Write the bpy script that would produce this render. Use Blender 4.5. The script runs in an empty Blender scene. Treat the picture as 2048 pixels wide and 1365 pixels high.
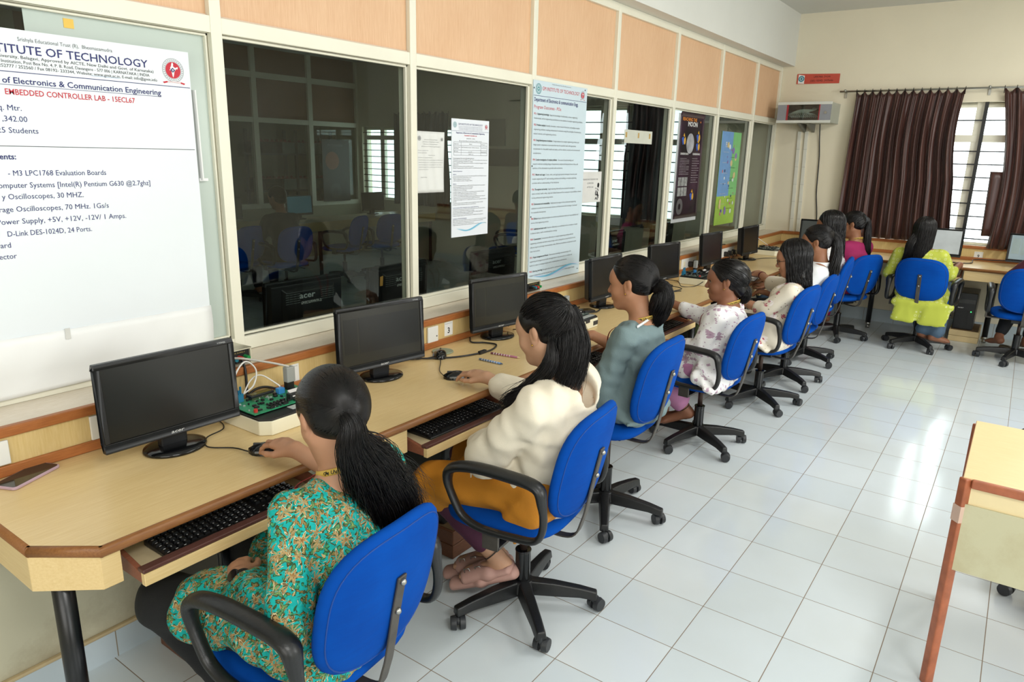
import bpy, bmesh, math, random
import numpy as np
from mathutils import Vector, Matrix
random.seed(7); rng = np.random.default_rng(7)
SC = bpy.context.scene; COL = SC.collection
PI = math.pi
V = Vector

# ---------------------------------------------------------------- camera
cd = bpy.data.cameras.new('camera'); cam = bpy.data.objects.new('camera', cd); COL.objects.link(cam)
Rm = ((0.58263707, -0.81238696, 0.02369535), (-0.1942508, -0.16750678, -0.96654442), (0.78917721, 0.55854176, -0.25540247))
CAM = V((-2.40432313, -1.06310514, 1.68001996))
mw = Matrix.Identity(4)
for i in range(3):
    mw[i][0] = Rm[0][i]; mw[i][1] = -Rm[1][i]; mw[i][2] = -Rm[2][i]; mw[i][3] = CAM[i]
cam.matrix_world = mw
cd.sensor_width = 36.0; cd.lens = 1420.288 / 2048 * 36; cd.clip_start = 0.05; cd.clip_end = 200
SC.camera = cam

# ---------------------------------------------------------------- view, sky, lamps
SC.view_settings.view_transform = 'Standard'; SC.view_settings.look = 'None'
SC.view_settings.exposure = -0.1; SC.view_settings.gamma = 1.0; SC.view_settings.use_curve_mapping = False
w = bpy.data.worlds.new('sky'); SC.world = w; w.use_nodes = True
bg = w.node_tree.nodes['Background']; bg.inputs[0].default_value = (0.90, 0.96, 1.0, 1); bg.inputs[1].default_value = 7.0
SC.cycles.max_bounces = 7; SC.cycles.diffuse_bounces = 3; SC.cycles.glossy_bounces = 3
SC.cycles.transmission_bounces = 4; SC.cycles.transparent_max_bounces = 12
SC.cycles.use_denoising = True
SC.cycles.sample_clamp_indirect = 6.0
SC.cycles.caustics_reflective = False; SC.cycles.caustics_refractive = False

def area(name, loc, target, sx, sy, power, color=(1, 1, 1)):
    l = bpy.data.lights.new(name, 'AREA'); l.shape = 'RECTANGLE'; l.size = sx; l.size_y = sy
    l.energy = power; l.color = color
    o = bpy.data.objects.new(name, l); COL.objects.link(o); o.location = loc
    o.rotation_euler = (V(target) - V(loc)).to_track_quat('-Z', 'Y').to_euler()
    return o
# daylight from the tall windows of the right-hand and rear walls (both out of the picture)
area('daylight_window_right_near', (-2.2, -4.9, 1.75), (-1.2, 1.0, 1.1), 2.2, 1.5, 50, (0.95, 0.98, 1.0))
area('daylight_window_right_far', (1.6, -4.9, 1.75), (2.6, 1.0, 1.1), 2.6, 1.5, 125, (0.95, 0.98, 1.0))
area('daylight_window_rear', (-4.6, -1.6, 1.9), (0.5, 0.2, 1.0), 2.6, 1.6, 52, (1.0, 0.99, 0.97))
# ceiling tube lights; the near one is an added fill standing in for flash
area('ceiling_fill_light_near', (-2.3, -2.5, 3.12), (-1.3, -0.4, 0.2), 1.3, 0.5, 66, (1.0, 0.99, 0.96))
area('ceiling_tube_light_middle', (1.2, -1.6, 3.12), (1.2, -1.4, 0.0), 1.3, 0.25, 38, (1.0, 0.98, 0.94))
area('ceiling_tube_light_far', (4.0, -1.8, 3.12), (4.0, -1.7, 0.0), 1.3, 0.25, 46, (1.0, 0.98, 0.92))

# ---------------------------------------------------------------- materials
def lin(c):
    if isinstance(c, str):
        c = [int(c[i:i + 2], 16) / 255 for i in (0, 2, 4)]
    return tuple(x / 12.92 if x <= 0.04045 else ((x + 0.055) / 1.055) ** 2.4 for x in c)
MATS = {}
class NT:
    def __init__(s, name):
        s.m = bpy.data.materials.new(name); s.m.use_nodes = True; s.t = s.m.node_tree
        s.b = s.t.nodes['Principled BSDF']; s.out = s.t.nodes['Material Output']
    def n(s, typ, **kw):
        n = s.t.nodes.new(typ)
        for k, v in kw.items():
            if k.startswith('i_'):
                key = k[2:]
                key = int(key) if key.isdigit() else key.replace('_', ' ')
                n.inputs[key].default_value = v
            else: setattr(n, k, v)
        return n
    def l(s, a, b): s.t.links.new(a, b)
    def co(s, scale=(1, 1, 1), rot=(0, 0, 0), kind='Object', loc=(0, 0, 0)):
        tc = s.n('ShaderNodeTexCoord'); mp = s.n('ShaderNodeMapping')
        mp.inputs['Scale'].default_value = scale; mp.inputs['Rotation'].default_value = rot; mp.inputs['Location'].default_value = loc
        s.l(tc.outputs[kind], mp.inputs[0]); return mp.outputs[0]
    def ramp(s, fac, stops, interp='LINEAR'):
        r = s.n('ShaderNodeValToRGB'); r.color_ramp.interpolation = interp
        while len(r.color_ramp.elements) < len(stops): r.color_ramp.elements.new(0.5)
        for e, (p, c) in zip(r.color_ramp.elements, stops):
            e.position = p; e.color = (*c, 1) if len(c) == 3 else c
        s.l(fac, r.inputs[0]); return r.outputs[0]
    def mix(s, fac, a, b, mode='MIX'):
        m = s.n('ShaderNodeMix', data_type='RGBA', blend_type=mode)
        for x, i in ((fac, 0), (a, 6), (b, 7)):
            if isinstance(x, (int, float)): m.inputs[i].default_value = x
            elif isinstance(x, tuple): m.inputs[i].default_value = (*x, 1) if len(x) == 3 else x
            else: s.l(x, m.inputs[i])
        return m.outputs[2]
    def math(s, op, a, b=0.0):
        m = s.n('ShaderNodeMath', operation=op)
        for x, i in ((a, 0), (b, 1)):
            if isinstance(x, (int, float)): m.inputs[i].default_value = x
            else: s.l(x, m.inputs[i])
        return m.outputs[0]
    def bump(s, h, strength=0.2, dist=0.01):
        b = s.n('ShaderNodeBump'); b.inputs['Strength'].default_value = strength; b.inputs['Distance'].default_value = dist
        s.l(h, b.inputs['Height']); s.l(b.outputs[0], s.b.inputs['Normal'])
    def setp(s, rough=0.5, metal=0.0, spec=0.5, **kw):
        s.b.inputs['Roughness'].default_value = rough; s.b.inputs['Metallic'].default_value = metal
        s.b.inputs['Specular IOR Level'].default_value = spec
        for k, v in kw.items(): s.b.inputs[k.replace('_', ' ')].default_value = v
    def base(s, c): s.l(c, s.b.inputs['Base Color']) if not isinstance(c, tuple) else setattr(s.b.inputs['Base Color'], 'default_value', (*c, 1))
def plain(name, col, rough=0.5, metal=0.0, spec=0.5, var=0.06, scale=8.0, bump=0.0, bscale=60.0, **kw):
    if name in MATS: return MATS[name]
    t = NT(name); c = lin(col) if isinstance(col, str) else col
    co = t.co()
    nz = t.n('ShaderNodeTexNoise', i_Scale=scale, i_Detail=4.0); t.l(co, nz.inputs['Vector'])
    t.base(t.ramp(nz.outputs[0], [(0.3, tuple(x * (1 - var) for x in c)), (0.7, tuple(min(1, x * (1 + var)) for x in c))]))
    t.setp(rough, metal, spec, **kw)
    if bump:
        n2 = t.n('ShaderNodeTexNoise', i_Scale=bscale, i_Detail=3.0); t.l(co, n2.inputs['Vector'])
        t.bump(n2.outputs[0], bump, 0.004)
    MATS[name] = t.m; return t.m
def wood(name, c1, c2, stretch, rough=0.4, scale=30.0, bump=0.0, spec=0.4):
    if name in MATS: return MATS[name]
    t = NT(name); co = t.co(stretch)
    nz = t.n('ShaderNodeTexNoise', i_Scale=scale, i_Detail=6.0, i_Roughness=0.65); t.l(co, nz.inputs['Vector'])
    n2 = t.n('ShaderNodeTexNoise', i_Scale=3.0, i_Detail=2.0); t.l(t.co(), n2.inputs['Vector'])
    f = t.math('ADD', t.math('MULTIPLY', nz.outputs[0], 0.75), t.math('MULTIPLY', n2.outputs[0], 0.25))
    t.base(t.ramp(f, [(0.3, lin(c1)), (0.68, lin(c2))])); t.setp(rough, 0, spec)
    if bump: t.bump(nz.outputs[0], bump, 0.002)
    MATS[name] = t.m; return t.m
def emit(name, col, strength, scale=6.0, var=0.15):
    if name in MATS: return MATS[name]
    t = NT(name); c = lin(col)
    nz = t.n('ShaderNodeTexNoise', i_Scale=scale, i_Detail=3.0); t.l(t.co(), nz.inputs['Vector'])
    col = t.ramp(nz.outputs[0], [(0.35, tuple(x * (1 - var) for x in c)), (0.65, c)])
    t.base(tuple(x * 0.1 for x in c)); t.l(col, t.b.inputs['Emission Color']); t.b.inputs['Emission Strength'].default_value = strength
    t.setp(0.25); MATS[name] = t.m; return t.m
def glass(name, tint=(0.76, 0.80, 0.78), refl=0.9, dirt=0.012):
    if name in MATS: return MATS[name]
    t = NT(name); tr = t.n('ShaderNodeBsdfTransparent'); tr.inputs[0].default_value = (*tint, 1)
    gl = t.n('ShaderNodeBsdfGlossy'); gl.inputs['Roughness'].default_value = 0.0; gl.inputs[0].default_value = (refl, refl, refl, 1)
    lw = t.n('ShaderNodeLayerWeight'); lw.inputs[0].default_value = 0.5
    fr = t.math('ADD', 0.035, t.math('MULTIPLY', 0.9, t.math('POWER', lw.outputs['Facing'], 5.0)))
    mx = t.n('ShaderNodeMixShader'); t.l(fr, mx.inputs[0]); t.l(tr.outputs[0], mx.inputs[1]); t.l(gl.outputs[0], mx.inputs[2])
    df = t.n('ShaderNodeBsdfDiffuse'); df.inputs[0].default_value = (0.75, 0.78, 0.76, 1)
    nz = t.n('ShaderNodeTexNoise', i_Scale=2.2, i_Detail=6.0); t.l(t.co(), nz.inputs['Vector'])
    fac = t.ramp(nz.outputs[0], [(0.45, (0, 0, 0)), (0.8, (dirt, dirt, dirt))])
    m2 = t.n('ShaderNodeMixShader'); t.l(fac, m2.inputs[0]); t.l(mx.outputs[0], m2.inputs[1]); t.l(df.outputs[0], m2.inputs[2])
    t.l(m2.outputs[0], t.out.inputs[0]); t.t.nodes.remove(t.b)
    MATS[name] = t.m; return t.m

# ---------------------------------------------------------------- mesh builder
class MB:
    def __init__(s, off=(0, 0, 0)):
        s.v = []; s.f = []; s.mi = []; s.off = V(off); s.cur = 0
    def add(s, vs, fs):
        b = len(s.v); s.v += [V(x) - s.off for x in vs]
        s.f += [tuple(b + i for i in q) for q in fs]; s.mi += [s.cur] * len(fs); return s
    def box(s, c, size, M=None):
        c = V(c); h = V(size) / 2; vs = []
        for x in (-1, 1):
            for y in (-1, 1):
                for z in (-1, 1):
                    p = V((x * h.x, y * h.y, z * h.z)); p = M @ p if M else p; vs.append(c + p)
        return s.add(vs, [(0, 1, 3, 2), (4, 6, 7, 5), (0, 4, 5, 1), (2, 3, 7, 6), (0, 2, 6, 4), (1, 5, 7, 3)])
    def bb(s, a, b):
        a = V(a); b = V(b); return s.box((a + b) / 2, (abs(b.x - a.x), abs(b.y - a.y), abs(b.z - a.z)))
    def tube(s, pts, r, seg=8, cap=True, closed=False, flat=None, up=None):
        pts = [V(p) for p in pts]; n = len(pts)
        rs = r if hasattr(r, '__len__') else [r] * n
        vs = []; fs = []; prev = None
        for i, p in enumerate(pts):
            a = pts[(i - 1) % n] if (closed or i > 0) else pts[i]; b = pts[(i + 1) % n] if (closed or i < n - 1) else pts[i]
            t = (b - a).normalized() if (b - a).length > 1e-9 else V((0, 0, 1))
            if up is not None: u = V(up) - t * V(up).dot(t)
            elif prev is None: u = t.cross(V((0, 0, 1)) if abs(t.z) < 0.9 else V((1, 0, 0)))
            else: u = prev - t * prev.dot(t)
            u.normalize(); prev = u; w_ = t.cross(u)
            for k in range(seg):
                an = 2 * PI * (k + 0.5) / seg
                fx, fy = flat if flat else (1, 1)
                vs.append(p + (u * math.cos(an) * fx + w_ * math.sin(an) * fy) * rs[i])
        m = n if closed else n - 1
        for i in range(m):
            for k in range(seg):
                a = i * seg + k; b = i * seg + (k + 1) % seg; c = ((i + 1) % n) * seg + (k + 1) % seg; d = ((i + 1) % n) * seg + k
                fs.append((a, b, c, d))
        if cap and not closed:
            fs.append(tuple(range(seg - 1, -1, -1))); fs.append(tuple((n - 1) * seg + k for k in range(seg)))
        return s.add(vs, fs)
    def cyl(s, a, b, ra, rb=None, seg=20): return s.tube([a, b], [ra, ra if rb is None else rb], seg)
    def lathe(s, prof, c, seg=28, sx=1, sy=1, M=None):
        c = V(c); vs = []; fs = []; n = len(prof)
        for r, z in prof:
            for k in range(seg):
                an = 2 * PI * k / seg; p = V((r * math.cos(an) * sx, r * math.sin(an) * sy, z)); vs.append(c + (M @ p if M else p))
        for i in range(n - 1):
            for k in range(seg): fs.append((i * seg + k, i * seg + (k + 1) % seg, (i + 1) * seg + (k + 1) % seg, (i + 1) * seg + k))
        fs.append(tuple(range(seg - 1, -1, -1))); fs.append(tuple((n - 1) * seg + k for k in range(seg)))
        return s.add(vs, fs)
    def prism(s, poly, o, ax, ay, az):     # polygon in (ax, ay), extruded by vector az
        o = V(o); ax = V(ax); ay = V(ay); az = V(az); n = len(poly)
        vs = [o + ax * p[0] + ay * p[1] for p in poly] + [o + ax * p[0] + ay * p[1] + az for p in poly]
        fs = [tuple(range(n - 1, -1, -1)), tuple(range(n, 2 * n))] + [(i, (i + 1) % n, n + (i + 1) % n, n + i) for i in range(n)]
        return s.add(vs, fs)
    def sphere(s, c, r, seg=14, rings=8, M=None):
        r = r if hasattr(r, '__len__') else (r, r, r)
        vs = []; fs = []; c = V(c)
        for i in range(rings + 1):
            th = PI * i / rings
            for k in range(seg):
                an = 2 * PI * k / seg
                p = V((r[0] * math.sin(th) * math.cos(an), r[1] * math.sin(th) * math.sin(an), -r[2] * math.cos(th)))
                vs.append(c + (M @ p if M else p))
        for i in range(rings):
            for k in range(seg): fs.append((i * seg + k, i * seg + (k + 1) % seg, (i + 1) * seg + (k + 1) % seg, (i + 1) * seg + k))
        return s.add(vs, fs)
    def grid(s, P):                         # P: rows x cols of points, one surface
        r = len(P); c = len(P[0]); vs = [p for row in P for p in row]
        return s.add(vs, [(i * c + j, i * c + j + 1, (i + 1) * c + j + 1, (i + 1) * c + j) for i in range(r - 1) for j in range(c - 1)])
    def build(s, name, mat, parent=None, bevel=0.0, smooth=False, seg=2, loc=None, solid=0.0, subsurf=0):
        me = bpy.data.meshes.new(name); me.from_pydata(s.v, [], s.f)
        mats = mat if isinstance(mat, (list, tuple)) else [mat]
        for m in mats: me.materials.append(m)
        if len(mats) > 1: me.polygons.foreach_set('material_index', s.mi)
        if smooth: me.polygons.foreach_set('use_smooth', [True] * len(me.polygons))
        me.validate()
        bm = bmesh.new(); bm.from_mesh(me); bmesh.ops.remove_doubles(bm, verts=bm.verts, dist=1e-6)
        bmesh.ops.recalc_face_normals(bm, faces=bm.faces); bm.to_mesh(me); bm.free()
        o = bpy.data.objects.new(name, me); COL.objects.link(o)
        if parent: o.parent = parent
        if loc is not None: o.location = loc
        if solid: md = o.modifiers.new('solid', 'SOLIDIFY'); md.thickness = solid; md.offset = 0
        if bevel:
            md = o.modifiers.new('bevel', 'BEVEL'); md.width = bevel; md.segments = seg; md.limit_method = 'ANGLE'; md.angle_limit = 0.6
            md.harden_normals = False
            if not smooth: me.polygons.foreach_set('use_smooth', [True] * len(me.polygons)); 
            md2 = o.modifiers.new('wn', 'WEIGHTED_NORMAL'); md2.keep_sharp = True
        if subsurf: md = o.modifiers.new('sub', 'SUBSURF'); md.levels = md.render_levels = subsurf
        return o
def tag(o, label=None, cat=None, group=None, kind=None):
    if label: o['label'] = label
    if cat: o['category'] = cat
    if group: o['group'] = group
    if kind: o['kind'] = kind
    return o
def thing(name, loc, label, cat, group=None, rz=0.0, kind=None):
    o = bpy.data.objects.new(name, None); COL.objects.link(o); o.empty_display_size = 0.05
    o.location = loc; o.rotation_euler = (0, 0, rz); return tag(o, label, cat, group, kind)
def struct(o, label, cat): return tag(o, label, cat, None, 'structure')
def dup(root, loc, rz, label):
    def cp(o, par):
        c = o.copy(); COL.objects.link(c); c.parent = par
        for ch in o.children: cp(ch, c)
        return c
    c = cp(root, None); c.location = loc; c.rotation_euler = (0, 0, rz); c['label'] = label; return c
def smoothpath(pts, n=10):                  # Catmull-Rom
    P = [V(p) for p in pts]; P = [2 * P[0] - P[1]] + P + [2 * P[-1] - P[-2]]; out = []
    for i in range(1, len(P) - 2):
        for k in range(n):
            t = k / n; a, b, c, d = P[i - 1:i + 3]
            out.append(0.5 * ((2 * b) + (c - a) * t + (2 * a - 5 * b + 4 * c - d) * t * t + (3 * b - a - 3 * c + d) * t ** 3))
    out.append(P[-2]); return out
def rrect(w_, h_, r, n=6, cx=0, cy=0):
    out = []
    for (sx, sy, a0) in ((1, 1, 0), (-1, 1, 90), (-1, -1, 180), (1, -1, 270)):
        for k in range(n + 1):
            a = math.radians(a0 + 90 * k / n)
            out.append((cx + sx * (w_ / 2 - r) + r * math.cos(a), cy + sy * (h_ / 2 - r) + r * math.sin(a)))
    return out
def superell(w_, h_, e=3.2, n=40):
    out = []
    for k in range(n):
        a = 2 * PI * k / n; c, s_ = math.cos(a), math.sin(a); r = (abs(c) ** e + abs(s_) ** e) ** (-1 / e)
        out.append((w_ / 2 * r * c, h_ / 2 * r * s_))
    return out

# ---------------------------------------------------------------- lettering: font curves turned into mesh
FC = bpy.data.curves.new('letters', 'FONT'); FO = bpy.data.objects.new('letters', FC)
_tc = {}
def glyphs(s_, bold=0.0, shear=0.0):
    k = (s_, bold, shear)
    if k not in _tc:
        FC.body = s_; FC.size = 1.0; FC.offset = bold; FC.shear = shear; FC.resolution_u = 2; FC.extrude = 0
        me = bpy.data.meshes.new_from_object(FO)
        vs = [(v.co.x, v.co.y) for v in me.vertices]; fs = [tuple(p.vertices) for p in me.polygons]
        bpy.data.meshes.remove(me); _tc[k] = (vs, fs)
    return _tc[k]
def letters(mb, s_, o, ax, ay, cap, width=None, align='l', bold=0.0, shear=0.0):
    """lettering in the plane (ax, ay) at o; cap = capital height in metres, width = total width"""
    vs, fs = glyphs(s_, bold, shear)
    if not vs: return 0
    x0 = min(v[0] for v in vs); x1 = max(v[0] for v in vs)
    sy = cap / 0.729; sx = sy if width is None else width / max(1e-6, x1 - x0)
    W_ = (x1 - x0) * sx; dx = {'l': 0, 'c': -W_ / 2, 'r': -W_}[align]
    o = V(o); ax = V(ax); ay = V(ay)
    mb.add([o + ax * (dx + (v[0] - x0) * sx) + ay * (v[1] * sy) for v in vs], fs); return W_
# ---------------------------------------------------------------- materials of the room
def m_floor():
    t = NT('floor_tiles'); co = t.co()
    br = t.n('ShaderNodeTexBrick'); br.offset = 0.0; br.squash = 1.0
    for k, v in (('Scale', 1.0), ('Mortar Size', 0.0016), ('Mortar Smooth', 0.1), ('Bias', 0.0), ('Brick Width', 0.3), ('Row Height', 0.3)): br.inputs[k].default_value = v
    br.inputs['Color1'].default_value = (*lin('dfe7ea'), 1); br.inputs['Color2'].default_value = (*lin('d6e0e4'), 1); br.inputs['Mortar'].default_value = (*lin('8a7b6a'), 1)
    t.l(co, br.inputs['Vector'])
    nz = t.n('ShaderNodeTexNoise', i_Scale=1.3, i_Detail=5.0); t.l(co, nz.inputs['Vector'])
    dirt = t.ramp(nz.outputs[0], [(0.45, (1, 1, 1)), (0.8, (0.90, 0.89, 0.86))])
    t.base(t.mix(1.0, br.outputs[0], dirt, 'MULTIPLY'))
    n2 = t.n('ShaderNodeTexNoise', i_Scale=5.0, i_Detail=3.0); t.l(co, n2.inputs['Vector'])
    rg = t.n('ShaderNodeMapRange'); t.l(n2.outputs[0], rg.inputs[0]); rg.inputs[3].default_value = 0.07; rg.inputs[4].default_value = 0.17
    rr = t.mix(br.outputs['Fac'], rg.outputs[0], (0.8, 0.8, 0.8)); t.l(rr, t.b.inputs['Roughness'])
    t.setp(0.16, 0, 0.45); t.l(rr, t.b.inputs['Roughness'])
    t.bump(t.math('SUBTRACT', 1.0, br.outputs['Fac']), 0.25, 0.0012); return t.m
def m_skirting(name='skirting_tiles'):
    t = NT(name); co = t.co(loc=(0, 0, 0.0))
    br = t.n('ShaderNodeTexBrick'); br.offset = 0.0
    for k, v in (('Scale', 1.0), ('Mortar Size', 0.0018), ('Brick Width', 0.3), ('Row Height', 0.3)): br.inputs[k].default_value = v
    br.inputs['Color1'].default_value = (*lin('c6d2d8'), 1); br.inputs['Color2'].default_value = (*lin('bccad0'), 1); br.inputs['Mortar'].default_value = (*lin('94866f'), 1)
    sp = t.n('ShaderNodeSeparateXYZ'); t.l(co, sp.inputs[0]); cb = t.n('ShaderNodeCombineXYZ')
    t.l(t.math('ADD', sp.outputs[0], sp.outputs[1]), cb.inputs[0]); cb.inputs[1].default_value = 0.15; t.l(cb.outputs[0], br.inputs['Vector'])
    t.base(br.outputs[0]); t.setp(0.25); return t.m
def m_wall(name, col, stain=None, amt=0.5):
    t = NT(name); c = lin(col); co = t.co()
    nz = t.n('ShaderNodeTexNoise', i_Scale=0.9, i_Detail=6.0, i_Roughness=0.6); t.l(co, nz.inputs['Vector'])
    c1 = t.ramp(nz.outputs[0], [(0.35, tuple(x * 0.95 for x in c)), (0.65, c)])
    if stain:
        n3 = t.n('ShaderNodeTexNoise', i_Scale=2.6, i_Detail=8.0, i_Roughness=0.7); t.l(co, n3.inputs['Vector'])
        c1 = t.mix(t.ramp(n3.outputs[0], [(0.48, (0, 0, 0)), (0.75, (amt, amt, amt))]), c1, lin(stain))
    t.base(c1); t.setp(0.75, 0, 0.25)
    n2 = t.n('ShaderNodeTexNoise', i_Scale=55.0, i_Detail=3.0); t.l(co, n2.inputs['Vector']); t.bump(n2.outputs[0], 0.12, 0.003); return t.m
FLOOR = m_floor(); SKIRT = m_skirting()
WCREAM = m_wall('wall_cream', 'efe6cd'); WWHITE = m_wall('wall_white', 'e6e6de'); WLOW = m_wall('wall_lower', 'cfcab0', '8d7a58', 0.55)
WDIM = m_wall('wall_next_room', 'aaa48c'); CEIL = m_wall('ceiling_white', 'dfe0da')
FRAMEM = plain('cream_painted_frame', 'eeebd8', 0.35, var=0.03, scale=3)
SILLM = wood('sill_paint', 'dccdb4', 'f1e6d6', (6, 40, 40), 0.4, 6)
PANELM = wood('upper_panel_laminate', 'd9ab83', 'ecc6a0', (60, 60, 2.0), 0.5, 6)
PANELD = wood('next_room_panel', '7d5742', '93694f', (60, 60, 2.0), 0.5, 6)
GLASS = glass('pane_glass'); GLASSD = glass('tinted_dusty_pane_glass', (0.62, 0.68, 0.66), dirt=0.05); GLASSN = glass('far_pane_glass', (0.95, 0.98, 0.97), dirt=0.05)  # dusty panes also carry a tint put in to dim the next room
LAM = wood('desk_laminate', 'dcbc80', 'ebd09a', (1.2, 22, 22), 0.3, 9, spec=0.5)
LAMY = wood('desk_laminate_cross', 'dcbc80', 'ebd09a', (22, 1.2, 22), 0.3, 9, spec=0.5)
LAMB = wood('backboard_laminate', 'd6b878', 'e6cd94', (22, 22, 1.6), 0.35, 9)
TRIMW = wood('wood_trim', '9a5a30', 'b9753f', (2.5, 30, 30), 0.4, 8)
TRIMD = wood('wood_trim_worn', '7a4a26', '9c6a3a', (2.5, 30, 30), 0.42, 8)
TRAYW = wood('tray_wood', '7a4630', '99604a', (3, 30, 30), 0.45, 8)
RAILD = wood('tray_front_rail', '4a2d26', '63403a', (3, 30, 30), 0.4, 8)
BLK = plain('black_plastic', '17181a', 0.38, var=0.15); BLKG = plain('black_gloss', '0d0e10', 0.12, var=0.1)
BLKM = plain('black_painted_metal', '141518', 0.3, var=0.2); DGREY = plain('dark_grey_plastic', '2b2d30', 0.45, var=0.1)
STEEL = plain('steel', 'a9a9a4', 0.3, metal=1.0); DSTEEL = plain('dull_steel_bar', '5b5650', 0.45, metal=0.6, var=0.2, scale=15)
WHITEP = plain('white_plastic', 'eeeee8', 0.4, var=0.03); IVORY = plain('ivory_plastic', 'e9e3c8', 0.4, var=0.04)
PAPER = plain('white_paper', 'f3f4f2', 0.6, var=0.02, scale=3); INK = plain('black_ink', '141416', 0.6); NAVY = plain('navy_ink', '27296b', 0.6)
REDI = plain('red_ink', 'c92a3c', 0.6); GREYI = plain('grey_ink', '6a6c70', 0.6); BLUEI = plain('blue_ink', '3f8fc4', 0.6)

# ---------------------------------------------------------------- floor, ceiling, walls
def sbox(name, a, b, mat, label, cat, extra=(), bevel=0.0):
    m = MB(); m.bb(a, b)
    for p, q in extra: m.bb(p, q)
    return struct(m.build(name, mat, bevel=bevel), label, cat)
sbox('floor', (-5, -5.1, -0.1), (6.3, 8.9, 0), FLOOR, 'pale blue-grey glossy square floor tiles with thin brown joints', 'floor')
sbox('ceiling', (-5, -5.1, 3.2), (6.3, 1.6, 3.35), CEIL, 'plain off-white ceiling slab high above the computer room', 'ceiling')
sbox('ceiling.001', (-5, 1.6, 3.05), (6.3, 8.9, 3.1), CEIL, 'lower ceiling of the dim room behind the glass', 'ceiling')
sbox('wall_left', (-5, 1.2, 0), (6.1, 1.5, 0.862), WLOW, 'stained greenish low wall under the glazed partition and desk', 'wall')
sbox('wall_left.001', (-5, 1.26, 2.672), (6.1, 1.6, 3.2), WWHITE, 'plain white beam wall above the glazed partition', 'wall')
sbox('wall_far', (6.1, -5.1, 0), (6.3, 8.9, 0.895), WCREAM, 'cream wall with the curtained window at the far end', 'wall',
     [((6.1, -5.1, 2.27), (6.3, 2.5, 3.2)), ((6.1, 0.40, 0.895), (6.3, 2.5, 2.27)), ((6.1, -5.1, 0.895), (6.3, -1.75, 2.27)),
      ((6.1, 2.5, 2.3), (6.3, 8.9, 3.2)), ((6.1, 4.0, 0.895), (6.3, 5.95, 2.3)), ((6.1, 8.1, 0.895), (6.3, 8.9, 2.3)), ((6.1, 5.95, 2.05), (6.3, 8.1, 2.3))])
sbox('wall_right', (-5, -5.25, 0), (6.3, -5.1, 3.2), WCREAM, 'cream side wall opposite the glazed partition', 'wall')
sbox('wall_rear', (-5.15, -5.1, 0), (-5, 8.9, 3.2), WCREAM, 'cream rear wall behind the first desk', 'wall')
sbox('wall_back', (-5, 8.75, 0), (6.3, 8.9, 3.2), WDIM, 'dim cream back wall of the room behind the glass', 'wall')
sbox('baseboard_left', (-5, 1.188, 0), (6.1, 1.2, 0.10), SKIRT, 'pale blue skirting tiles along the low left wall', 'baseboard')
sbox('baseboard_far', (6.088, -5.1, 0), (6.1, 1.19, 0.135), SKIRT, 'pale blue skirting tiles along the far wall', 'baseboard')
m = MB(); m.bb((-5, 1.183, 0.10), (6.1, 1.2, 0.112)); struct(m.build('trim_1', plain('plaster_ledge', 'c8b48c', 0.8, var=0.15, scale=12), bevel=0.003), 'rough sandy plaster ledge on top of the skirting tiles', 'trim')
m = MB(); m.bb((-5, 1.203, 0.862), (6.1, 1.5, 0.894)); struct(m.build('trim_2', SILLM, bevel=0.004), 'white-painted sill below the glazed partition', 'trim')

# ---------------------------------------------------------------- glazed partition, one bay at a time
PX = [-2.838, -1.826, -0.814, 0.198, 1.21, 2.222, 3.234, 4.246, 5.258, 6.078]
names = ['behind the big white notice board', 'with the dark view nearest the big board', 'with two white notices', 'behind the tall pale outcomes poster',
         'with a taped strip of paper', 'with the black moon poster', 'with the blue and green poster', 'beside the far wall']
for k in range(1, len(PX) - 1):
    a, b = PX[k], PX[k + 1]; i = k
    wn = thing('window_%d' % i, ((a + b) / 2, 1.42, 0.895), 'glazed partition bay ' + names[k - 1], 'window', kind='structure')
    off = wn.location; m = MB(off)
    hw = 0.0215
    m.bb((b - hw, 1.38, 0.895), (b + hw, 1.46, 2.672))                    # right-hand post
    if k == 1: m.bb((a - hw, 1.38, 0.895), (a + hw, 1.46, 2.672))
    for z0, z1 in ((0.895, 0.95), (2.068, 2.123), (2.62, 2.672)): m.bb((a + hw, 1.382, z0), (b - hw, 1.46, z1))
    m.build('frame', FRAMEM, wn, bevel=0.004)
    m = MB(off)
    for x0, x1, z0, z1 in ((a + hw, b - hw, 0.95, 0.962), (a + hw, b - hw, 2.056, 2.068), (a + hw, a + hw + 0.012, 0.95, 2.068), (b - hw - 0.012, b - hw, 0.95, 2.068)):
        m.bb((x0, 1.40, z0), (x1, 1.418, z1))
    m.build('glazing_bead', FRAMEM, wn, bevel=0.003)
    m = MB(off); m.bb((a + hw, 1.419, 0.945), (b - hw, 1.4205, 2.075)); m.build('pane', GLASS, wn)
    m = MB(off); m.bb((a + hw, 1.405, 2.118), (b - hw, 1.43, 2.63)); m.build('upper_panel', PANELM, wn)
    m = MB(off)
    for x0, x1, z0, z1 in ((a + hw, b - hw, 2.123, 2.129),): m.bb((x0, 1.396, z0), (x1, 1.41, z1))
    m.build('panel_bead', plain('pinkish_bead', 'd9c0ac', 0.5), wn)

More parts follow.
